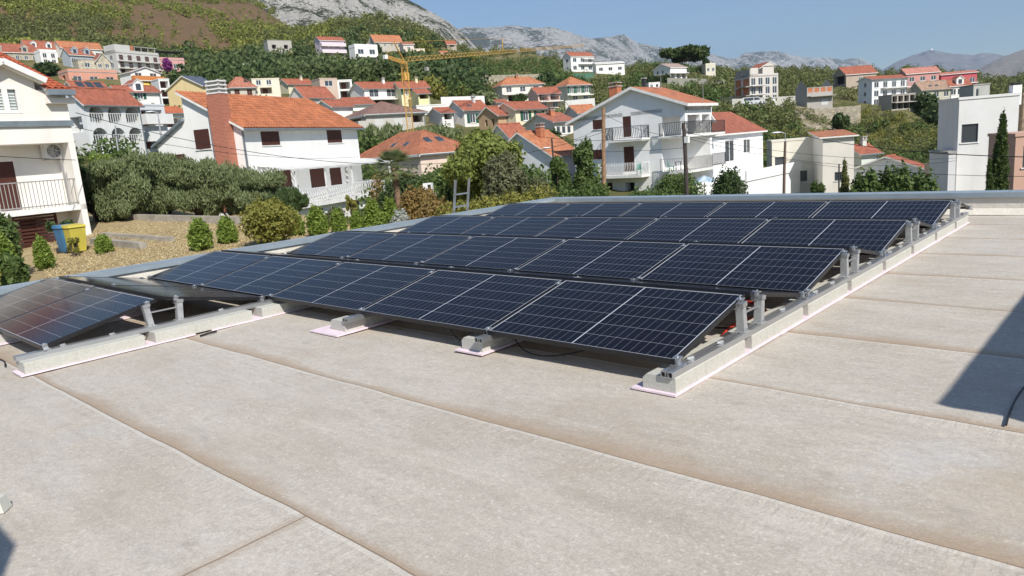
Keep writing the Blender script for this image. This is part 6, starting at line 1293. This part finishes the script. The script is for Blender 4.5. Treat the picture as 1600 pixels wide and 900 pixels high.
scatter('woodland', 'darker oaks in the wood above the middle houses', 'woodland', 300, 760, 172, 330, 420, 4, 8, LM['dark'], clump=30, thr=-.2, seed=3.7, nt=150, leaf=.11)
scatter('scrub', 'mixed green scrub on the slope below the tall white villa', 'scrub', 640, 1250, 135, 400, 1700, 1.4, 4.2, LM['scrub'], clump=22, thr=-.05, seed=4.1)
scatter('scrub', 'darker bushes on the slope below the tall white villa', 'scrub', 700, 1200, 150, 330, 420, 2.2, 5.0, LM['mid'], clump=22, thr=.0, seed=5.2)
scatter('scrub', 'low grey green scrub covering the right hillside', 'scrub', 1120, 1560, 76, 190, 1700, .8, 2.2, LM['scrub'], clump=12, thr=-.28, seed=8.4, nt=80, cond=lambda p, r: abs(r-150) > 12 or abs(p-1185) > 60)
scatter('scrub', 'yellow flowering scrub on the right hillside', 'scrub', 1150, 1560, 76, 175, 1100, .8, 1.9, LM['yel'], clump=9, thr=-.02, seed=9.4, nt=80, cond=lambda p, r: abs(r-150) > 14 or abs(p-1185) > 60)
scatter('scrub', 'dark bushes on the right hillside', 'scrub', 1180, 1560, 80, 185, 150, 1.8, 3.6, LM['mid'], clump=10, thr=.05, seed=10.4, nt=150, leaf=.11)
scatter('scrub', 'green trees along the skyline behind the right houses', 'scrub', 1120, 1720, 205, 420, 1300, 2.2, 5.5, LM['scrub'], clump=30, thr=-.3, seed=11.4)
scatter('village_greenery', 'garden greenery between the village houses on the left', 'greenery', -60, 640, 78, 262, 1500, 1.2, 3.6, LM['mid'], clump=14, thr=-.22, seed=12.4)
scatter('woodland', 'lighter shrubs in the wood above the middle houses', 'shrubs', 255, 760, 165, 320, 420, 2.5, 5.5, LM['yel'], clump=24, thr=.12, seed=23.5)
scatter('village_greenery', 'bushes on the ground below the middle houses', 'greenery', 560, 925, 48, 120, 480, 1.0, 2.4, LM['mid'], clump=9, thr=-.25, seed=24.5)
scatter('village_greenery', 'garden greenery between the middle houses', 'greenery', 640, 1000, 70, 160, 420, 1.2, 3.2, LM['olive'], clump=14, thr=-.1, seed=13.4)
# dry grass tufts and stones in the garden
def tufts(n):
    px = rng.uniform(40, 700, n); r = rng.uniform(14.5, 34, n); az = np.interp(px, TC, TA); x = CAMP[0]+r*np.cos(az); y = CAMP[1]+r*np.sin(az); k = (x < XL-.6)|(y > YF+.6); x, y = x[k], y[k]; z = ground(x, y); m = len(x)
    c = np.stack([x, y, z+.02], 1); a = rng.uniform(0, 6.28, m); w = np.stack([np.cos(a), np.sin(a), a*0], 1)*.013; t_ = np.stack([rng.normal(0, .05, m), rng.normal(0, .05, m), rng.uniform(.015, .06, m)], 1)
    return np.stack([c-w, c+w, c+t_], 1).reshape(-1, 3)
t = NT('dry_grass'); g = t.n('ShaderNodeNewGeometry'); t.set(t.mix(g.outputs['Random Per Island'], (.36, .275, .14), (.60, .49, .28)), .9); tag(np_mesh('dry_grass', tufts(70000), 3, t.m), 'dry straw coloured grass tufts of the garden', 'grass', kind='stuff')
mb = MB(); sm = plain('garden_stone', (.42, .40, .36), .9, var=.3, scale=5)
for i in range(520):
    a = random.uniform(60, 680); r = random.uniform(0, 1)**1.6; A_ = azw(a); # distance just outside the parapet
    d = np.array([math.cos(A_), math.sin(A_)]); tt = (XL-.6-CAMP[0])/d[0]+r*3.2
    x, y = CAMP[0]+d[0]*tt, CAMP[1]+d[1]*tt; z = gz(x, y); s = random.uniform(.02, .09)*(1.6 if random.random() < .12 else 1)
    pts = [(x+s*random.uniform(.7, 1.2)*math.cos(q*PI/3), y+s*random.uniform(.7, 1.2)*math.sin(q*PI/3)) for q in range(6)]
    mb.prism([(p[0], p[1], z-.02) for p in pts], [(x+(p[0]-x)*.7, y+(p[1]-y)*.7, z+s*random.uniform(.5, 1)) for p in pts], sm)
tag(mb.build('rubble_stones'), 'grey rubble stones strewn outside the coping', 'stones', kind='stuff')
# ------------------------------------------------------------------ walls, poles, wires, crane, small things
def gp(px, py, r0=12, r1=400):
    r = r0
    while r < r1:
        p = at(px, py, r)
        if p[2] <= gz(p[0], p[1]): return p
        r *= 1.01
    return at(px, py, r1)
def wall_thing(name, label, cat, a, b, h, tw, mat, down=1.0):
    th = math.atan2(b[1]-a[1], b[0]-a[0]); L = math.hypot(b[0]-a[0], b[1]-a[1]); mb = MB(); sl_ = (b[2]-a[2])
    mb.prism([(0, 0, -down), (L, 0, sl_-down), (L, tw, sl_-down), (0, tw, -down)], [(0, 0, h), (L, 0, sl_+h), (L, tw, sl_+h), (0, tw, h)], mat)
    o = mb.build(name); o.location = tuple(a); o.rotation_euler = (0, 0, th); return tag(o, label, cat)
CW_ = plain('old_concrete', (.34, .31, .26), .95, var=.25, scale=2.5)
wall_thing('garden_wall', 'low weathered concrete wall under the olive hedge', 'wall', gp(146, 345), gp(400, 353), .33, .22, CW_)
wall_thing('ramp_curb', 'rough concrete curb at the far side of the garden ramp', 'curb', gp(158, 372), gp(266, 380), .20, .2, CW_, .4)
wall_thing('ramp_curb', 'thick rough concrete curb at the near side of the garden ramp', 'curb', gp(141, 383), gp(219, 391), .24, .25, CW_, .4)
wall_thing('garden_slab', 'flat grey concrete slab in the dry garden left of the biggest round bush', 'slab', gp(278, 364), gp(372, 357), .03, 1.2, CW_, .3)
for nm, lb, a, b, r0, r1, y0, y1, c in [('retaining_wall', 'long pale retaining wall below the umbrella pine', 1043, 1131, 222, 214, (131, 134), 1, (.62, .58, .48)), ('retaining_wall', 'pale block wall left of the unfinished apartment block', 1108, 1146, 196, 190, (161, 162), 1, (.56, .52, .42)),
    ('boundary_wall', 'white boundary wall in front of the unfinished apartment block', 1144, 1250, 172, 172, (167, 162), 1, (.66, .63, .55)), ('boundary_wall', 'white garden wall above the red roofs in the middle', 690, 758, 132, 132, (167, 165), 1, (.76, .75, .72)), ('boundary_wall', 'white wall below the pale green house', 884, 930, 138, 138, (172, 168), 1, (.76, .74, .70)),
    ('dry_stone_wall', 'rough stone wall on the right hillside below the white three storey house', 1255, 1345, 158, 160, (178, 171), 1, (.42, .38, .31)), ('dry_stone_wall', 'dry stone terrace wall right of the crane hook', 740, 850, 205, 205, (123, 120), 1, (.36, .31, .24)), ('retaining_wall', 'pale wall under the villas on the slope', 380, 560, 240, 245, (104, 103), 1, (.55, .52, .46))]:
    wall_thing(nm, lb, 'wall', at(a, y0[0], r0), at(b, y0[1], r1), {'retaining_wall': 1.7, 'boundary_wall': 1.7, 'dry_stone_wall': .8}[nm] if 'villas' not in lb else .9, .3, stucco(c) if nm != 'dry_stone_wall' else stone_mat((.42, .37, .28)), 3)
tag(wall_thing('netting_fence', 'green netting fence below the tall white villa', 'fence', at(876, 121, 240), at(928, 119, 240), 1.0, .04, plain('green_net', (.09, .20, .14), .9), 2))
wall_thing('picket_fence', 'pale timber palisade left of the white annex', 'fence', at(1444, 272, 66), at(1462, 274, 62), .9, .06, plain('raw_timber', (.55, .42, .28), .8), 2)
# poles
def pole(name, label, px, r, ytop, ybot, rad, mat, xt=None, crossarm=False, box=None):
    b = at(px, ybot, r); g = gz(b[0], b[1]); t_ = at(xt or px, ytop, r); root = thing(name, (b[0], b[1], b[2]), 0, label, 'pole'); mb = MB(); mb.tube([(0, 0, min(g-b[2], 0)-.3), tuple((t_-b)*.5), tuple(t_-b)], rad, mat, 10, rad*.75); mb.build('shaft', root); return root, t_
wp, wt_ = pole('wooden_pole', 'pale brown wooden utility pole in front of the big white gable', 943, 45, 168, 308, .145, M['wood'])
mb = MB(); mb.bar(tuple(wt_-wp.location+np.array([0, 0, -.35])), tuple(wt_-wp.location+np.array([CR[0]*1.15, CR[1]*1.15, -.32])), .05, M['galv']); mb.build('bracket', wp)
dp, dt_ = pole('dark_pole', 'short dark wooden pole carrying a meter box before the balconies', 1073, 40, 192, 278, .12, plain('tarred_wood', (.06, .045, .04), .8), xt=1068)
mb = MB(); q = np.array(dt_)-np.array(dp.location); mb.box(q[0]+.05, q[0]+.28, q[1]-.1, q[1]+.1, q[2]-1.05, q[2]-.72, M['trim']); mb.build('meter_box', dp)
lp, lt_ = pole('street_lamp', 'tall street lamp with white head in front of the cream flat roofed house', 1224, 50, 221, 306, .10, plain('rusty_pole', (.14, .09, .07), .7), xt=1227); lp['category'] = 'street lamp'
def lamp_head(root, top, dx, dz, L=.75):
    q = np.array(top)-np.array(root.location); rt_ = np.array([CR[0], CR[1], 0])*dx; mb = MB(); a = q; b = q+np.array([0, 0, dz*.8]); c_ = q+rt_*L*.5+np.array([0, 0, dz]); d_ = q+rt_*L+np.array([0, 0, dz*.9]); mb.tube([tuple(a), tuple(b), tuple(c_)], .035, M['galv'], 6); mb.build('arm', root)
    mb = MB(); m_ = (c_+d_)/2; mb.lathe([(0, -.09), (.13, -.06), (.17, 0), (.12, .07), (0, .1)], plain('lamp_white', (.72, .74, .74), .4), (0, 0, 0), 12); h_ = mb.build('lamp_head', root); h_.location = tuple(m_); h_.scale = (1.9, 1.0, .7); h_.rotation_euler = (0, 0, math.atan2(CR[1], CR[0]))
lamp_head(lp, lt_, -1, .62)
l2, l2t = pole('street_lamp', 'curved grey street lamp in front of the laundry balcony house', 254, 57, 186, 232, .07, M['galv'], xt=248); l2['category'] = 'street lamp'; lamp_head(l2, l2t, -1, .55)
p3, p3t = pole('utility_pole', 'thin grey pole in front of the right arch of the white villa', 185, 60, 196, 245, .07, M['galv'], xt=180)
p4, p4t = pole('street_lamp', 'small dark lamp post in front of the large orange roof', 865, 55, 216, 255, .08, plain('tarred_wood', (.06, .045, .04), .8), xt=862); p4['category'] = 'street lamp'; lamp_head(p4, at(862, 231, 55), -1, .02, .5)
p5, p5t = pole('flue', 'thin black flue pipe before the cream wall left of the small cypress', 1311, 47, 256, 285, .05, M['iron']); p5['category'] = 'flue'
for lb, px, r, y0, y1 in (('thin television aerial mast on the big white gable roof', 1099, 62, 128, 168), ('small aerial on the ridge of the big white gable roof', 1033, 63, 115, 137)):
    b = at(px, y1, r); e_ = thing('aerial', tuple(b), 0, lb, 'aerial'); hh = at(px, y0, r)[2]-b[2]; mb = MB(); mb.tube([(0, 0, -.6), (0, 0, hh)], .02, M['galv'], 5); mb.build('mast', e_); mb = MB()
    for i in range(5): z = hh-.1-.0*i; mb.bar((-.3+.15*i, -.25, z), (-.3+.15*i, .25, z), .015, M['galv'])
    mb.bar((-.35, 0, z), (.35, 0, z), .02, M['galv']); mb.build('antenna', e_)
# overhead wires
def wire(a, b, sag, rad, label):
    a = np.array(a); b = np.array(b); pts = [tuple(a+(b-a)*s+np.array([0, 0, -4*sag*s*(1-s)])) for s in np.linspace(0, 1, 25)]; mb = MB(); mb.tube(pts, rad, M['cablem'], 5); tag(mb.build('overhead_wire'), label, 'wire', 'overhead wires')
wire(at(1227, 205, 50), at(1640, 246, 30), .35, .017, 'thickest overhead cable running from the right street lamp to the right frame edge')
wire(at(1069, 206, 40), at(1227, 214, 50), .3, .012, 'overhead wire between the dark pole and the right street lamp, upper one')
wire(at(1069, 212, 40), at(1494, 247, 56), .5, .011, 'overhead wire from the dark pole to the bracket on the white modern house, upper one')
wire(at(1069, 215, 40), at(1494, 251, 56), .8, .011, 'overhead wire from the dark pole to the bracket on the white modern house, lower one')
wire(at(1227, 250, 50), at(1640, 276, 34), .25, .010, 'low overhead wire passing behind the slim cypress')
wire(at(943, 178, 45), at(1069, 214, 40), .3, .011, 'overhead wire from the top of the wooden pole down to the dark pole')
wire(at(840, 213, 47), at(1069, 213, 40), .25, .011, 'overhead wire crossing the gable just above the upper curved balcony slab')
wire(at(840, 235, 47), at(1069, 231, 40), .15, .011, 'overhead wire crossing the gable at mid height, behind the two dark trees')
wire(at(863, 222, 55), at(943, 196, 45), .3, .011, 'overhead wire from the small lamp post up to the wooden pole')
wire(at(118, 176, 34), at(943, 206, 45), 2.0, .013, 'long overhead wire from the cream house across the brick chimney to the wooden pole')
wire(at(118, 199, 34), at(560, 245, 48), .5, .010, 'overhead wire sagging from the cream house to the corner of the chimney house')
wire(at(118, 250, 32), at(-60, 240, 26), .02, .012, 'washing line under the air conditioner')
# tower crane
YL = plain('crane_yellow', (.62, .36, .09), .6)
cb_ = at(641, 206, 90); ct = at(631, 97, 90); cr = thing('tower_crane', tuple(cb_), 0, 'yellow tower crane with lattice mast and long jib rising behind the pyramid roof', 'crane')
def lattice(mb, a, b, w0, w1, n, tri=False, bw=.06):
    a = Vector(a); b = Vector(b); d = (b-a).normalized(); u = Vector((0, 0, 1)) if abs(d.z) < .9 else Vector((CF[0], CF[1], 0)).normalized(); x = d.cross(u).normalized(); y = x.cross(d).normalized()
    def ring(s): w = (w0+(w1-w0)*s)/2; c = a+(b-a)*s; return ([c-x*w-y*w*.8, c+x*w-y*w*.8, c+y*w*1.0] if tri else [c-x*w-y*w, c+x*w-y*w, c+x*w+y*w, c-x*w+y*w])
    pr = ring(0)
    for i in range(n):
        nx_ = ring((i+1)/n); m = len(pr)
        for k in range(m):
            mb.bar(pr[k], nx_[k], bw, YL); mb.bar(pr[k], nx_[(k+1) % m], bw*.7, YL); mb.bar(nx_[k], nx_[(k+1) % m], bw*.6, YL)
        pr = nx_
T = ct-cb_
mb = MB(); lattice(mb, (0, 0, -7), tuple(T), .68, .68, 22, bw=.045); mb.build('mast', cr)
mb = MB(); q = T*.80; mb.box(q[0]-.34, q[0]+.34, q[1]-.34, q[1]+.34, q[2]-.5, q[2]+.4, YL); mb.build('slewing_unit', cr)
ja = at(634, 93, 90)-cb_; jb = at(912, 71, 150)-cb_; jm = ja+(jb-ja)*.42
mb = MB(); lattice(mb, tuple(ja), tuple(jb), .52, .40, 64, True, .038); mb.build('jib', cr)
ca = at(602, 88, 86)-cb_; mb = MB(); lattice(mb, tuple(ca), tuple(T), .3, .45, 8, True, .06); mb.box(ca[0]-.2, ca[0]+.2, ca[1]-.2, ca[1]+.2, ca[2]-.3, ca[2]+.15, M['trim']); mb.build('counter_jib', cr)
ap = at(616, 66, 89)-cb_; kp0, kp1 = jm+np.array([0, 0, .3]), jm+np.array([0, 0, 2.0])
mb = MB(); mb.bar(tuple(T), tuple(ap), .12, YL); mb.bar(tuple(T+np.array([.2, 0, 0])), tuple(ap), .06, YL); mb.bar(tuple(kp0), tuple(kp1), .10, YL); mb.build('tie_mast', cr)
mb = MB(); mb.tube([tuple(ap), tuple(kp1)], .02, YL, 4); mb.tube([tuple(ap), tuple(ca)], .02, YL, 4); mb.tube([tuple(kp1), tuple(jb*.6+ja*.4)], .02, YL, 4); mb.build('tie_cable', cr)
hk = ja+(jb-ja)*.07; mb = MB(); mb.tube([tuple(hk), tuple(hk+np.array([0, 0, -1.1]))], .025, M['iron'], 5); mb.box(hk[0]-.22, hk[0]+.22, hk[1]-.2, hk[1]+.2, hk[2]-1.55, hk[2]-1.1, M['conc']); mb.tube([tuple(hk+np.array([0, 0, -1.5])), tuple(hk+np.array([0, 0, -2.0]))], .03, M['iron'], 5); mb.build('hook_block', cr)
# wheelie bins
def bin_(px, r, m, lb):
    p = gat(px, r); k = thing('wheelie_bin', tuple(p), LHF.th, lb, 'bin'); mb = MB(); mb.prism([(-.2, -.22, .06), (.2, -.22, .06), (.2, .2, .06), (-.2, .2, .06)], [(-.27, -.30, .88), (.27, -.30, .88), (.27, .26, .88), (-.27, .26, .88)], m); mb.build('body', k)
    mb = MB(); mb.prism([(-.30, -.34, .885), (.30, -.34, .885), (.30, .28, .885), (-.30, .28, .885)], [(-.27, -.28, .96), (.27, -.28, .96), (.27, .26, .99), (-.27, .26, .99)], m); mb.build('lid', k)
    for s in (-.24, .24): mb = MB(); mb.tube([(s-.03, .22, .09), (s+.03, .22, .09)], .09, M['iron'], 12); mb.build('wheel', k)
    mb = MB(); mb.bar((-.25, .33, .86), (.25, .33, .86), .03, m); mb.build('handle', k)
bin_(122, 29.0, plain('yellow_plastic', (.50, .42, .06), .6), 'yellow wheelie bin at the corner of the cream house'); bin_(108, 29.4, plain('blue_plastic', (.04, .15, .30), .6), 'blue wheelie bin left of the yellow bin')
# parasol
p = at(1101, 305, 47); us = thing('parasol', tuple(p), 0, 'open pale blue parasol below the lowest balcony', 'parasol'); hh = at(1101, 274, 47)[2]-p[2]; mb = MB(); bl = plain('blue_canvas', (.30, .42, .52), .8); n = 8; R1 = .85
for i in range(n):
    a, b = 2*PI*i/n, 2*PI*(i+1)/n; mb.face([(0, 0, hh), (R1*math.cos(a), R1*math.sin(a), hh-.38), (R1*math.cos(b), R1*math.sin(b), hh-.38)], bl if i % 2 else plain('pale_canvas', (.52, .60, .66), .8))
mb.build('canopy', us); mb = MB(); mb.tube([(0, 0, -1), (0, 0, hh)], .025, M['galv'], 6); mb.build('pole', us)
# outdoor barbecue chimney
p = at(671, 312, 30); bq = thing('barbecue_chimney', tuple(p), .6, 'small white garden barbecue chimney behind the orange brown bush', 'chimney'); mb = MB(); mb.box(-.18, .18, -.15, .15, -1.2, .68, M['trim']); mb.box(-.25, .25, -.22, .22, .1, .25, M['trim']); mb.build('stack', bq); mb = MB(); mb.box(.02, .15, -.156, -.151, .42, .62, M['dark']); mb.build('flue_opening', bq)
# balcony furniture on the middle balcony of the big white house
def furn(px, py, yy, fn, nm, lb, cat):
    X = BHF.fx(px, py, yy); q = BHF.w(X, yy); root = thing(nm, (q[0], q[1], BHF.C[2]+BZM), BHF.th+.4, lb, cat); fn(root)
gm = plain('green_plastic', (.04, .28, .20), .5)
def chair(root):
    mb = MB(); mb.box(-.22, .22, -.2, .2, .40, .44, gm); mb.build('seat', root); mb = MB(); mb.prism([(-.22, .18, .44), (.22, .18, .44), (.22, .21, .44), (-.22, .21, .44)], [(-.2, .27, .88), (.2, .27, .88), (.2, .30, .88), (-.2, .30, .88)], gm); mb.build('backrest', root)
    for a in (-.19, .17):
        for b in (-.18, .16): mb = MB(); mb.box(a, a+.03, b, b+.03, 0, .40, gm); mb.build('leg', root)
furn(1049, 262, BE*.55, chair, 'garden_chair', 'green plastic chair at the left end of the middle side balcony', 'chair')
def table(root):
    mb = MB(); mb.box(-.35, .35, -.25, .25, .68, .71, M['iron']); mb.build('table_top', root)
    for y in (-.2, .2): mb = MB(); mb.bar((-.3, y, 0), (.3, y, .68), .03, M['iron']); mb.bar((.3, y, 0), (-.3, y, .68), .03, M['iron']); mb.build('leg', root)
furn(1060, 262, BE*.5, table, 'folding_table', 'dark folding table beside the green chair on the middle side balcony', 'table')
q = (BHF.w(-.9, BHF.fy(998, 262, -.9))); root = thing('garden_chair', (q[0], q[1], BHF.C[2]+BHF.z(960, 274, 0, 4)), BHF.th-1.2, 'green plastic chair on the lower curved balcony', 'chair'); chair(root)
# far small things
p = gat(1178, 176); 
def van(px, r, lb):
    C_ = at(px, 165, r); k = thing('parked_van', tuple(C_), azw(px)-PI/2, lb, 'van'); wm_ = plain('white_car_paint', (.74, .74, .74), .3); mb = MB()
    pr = [(-2.2, .35), (2.1, .35), (2.2, .8), (1.7, 1.1), (1.1, 1.75), (-2.1, 1.8), (-2.25, 1.0)]; mb.prism([(x, -.85, z) for x, z in pr], [(x, .85, z) for x, z in pr], wm_); mb.build('body', k)
    mb = MB(); mb.face([(.2, -.86, 1.1), (1.5, -.86, 1.1), (1.0, -.86, 1.6), (.2, -.86, 1.65)], M['glass']); mb.face([(-1.9, -.86, 1.1), (.05, -.86, 1.1), (.05, -.86, 1.65), (-1.9, -.86, 1.65)], M['glass']); mb.build('window', k)
    for x in (-1.4, 1.4): mb = MB(); mb.tube([(x, -.88, .33), (x, -.65, .33)], .33, M['iron'], 12); mb.build('wheel', k)
van(1177, 168, 'tiny white van parked before the unfinished apartment block')
C_ = at(1200, 166, 168); mb = MB(); mb.box(-1.1, 1.1, 0, 2, 0, 1.5, M['trim']); mb.box(-1.15, 1.15, -.05, 2.05, 1.5, 1.56, M['zinc']); o_ = mb.build('site_container'); o_.location = tuple(C_); tag(o_, 'white site container beside the tiny white van', 'container')
p = at(1455, 79, 12280); mb = MB(); mb.lathe([(24, -60), (24, 0), (20, 16), (11, 26), (0, 30)], plain('radome_white', (.8, .8, .8), .5), (0, 0, 0), 14); o_ = mb.build('radar_dome'); o_.location = tuple(p); tag(o_, 'tiny white radar dome on the distant mountain top', 'radar dome')
p = at(1586, 150, 62); ch_ = thing('roof_chimney', tuple(p), CTH if False else 0.6, 'white square chimney with dark cap at the right end of the white modern house', 'chimney'); mb = MB(); mb.box(-.28, .28, -.28, .28, -.6, .72, M['trim']); mb.build('stack', ch_); mb = MB(); mb.box(-.33, .33, -.33, .33, .82, .9, M['iron']); mb.box(-.2, .2, -.2, .2, .72, .82, M['iron']); mb.build('cap', ch_)
# ------------------------------------------------------------------ the air between here and the mountains
HAZE = 7.2e-5
if HAZE > 0:
    hm = bpy.data.materials.new('haze_air'); hm.use_nodes = True; ht = hm.node_tree; ht.nodes.clear(); ho = ht.nodes.new('ShaderNodeOutputMaterial'); pv = ht.nodes.new('ShaderNodeVolumePrincipled')
    pv.inputs['Color'].default_value = (.60, .77, 1.0, 1); pv.inputs['Density'].default_value = HAZE; pv.inputs['Anisotropy'].default_value = .2; ht.links.new(pv.outputs[0], ho.inputs['Volume'])
    mb = MB(); mb.box(-13500, 13500, -13500, 13500, -60, 1500, hm); tag(mb.build('haze'), kind='stuff')
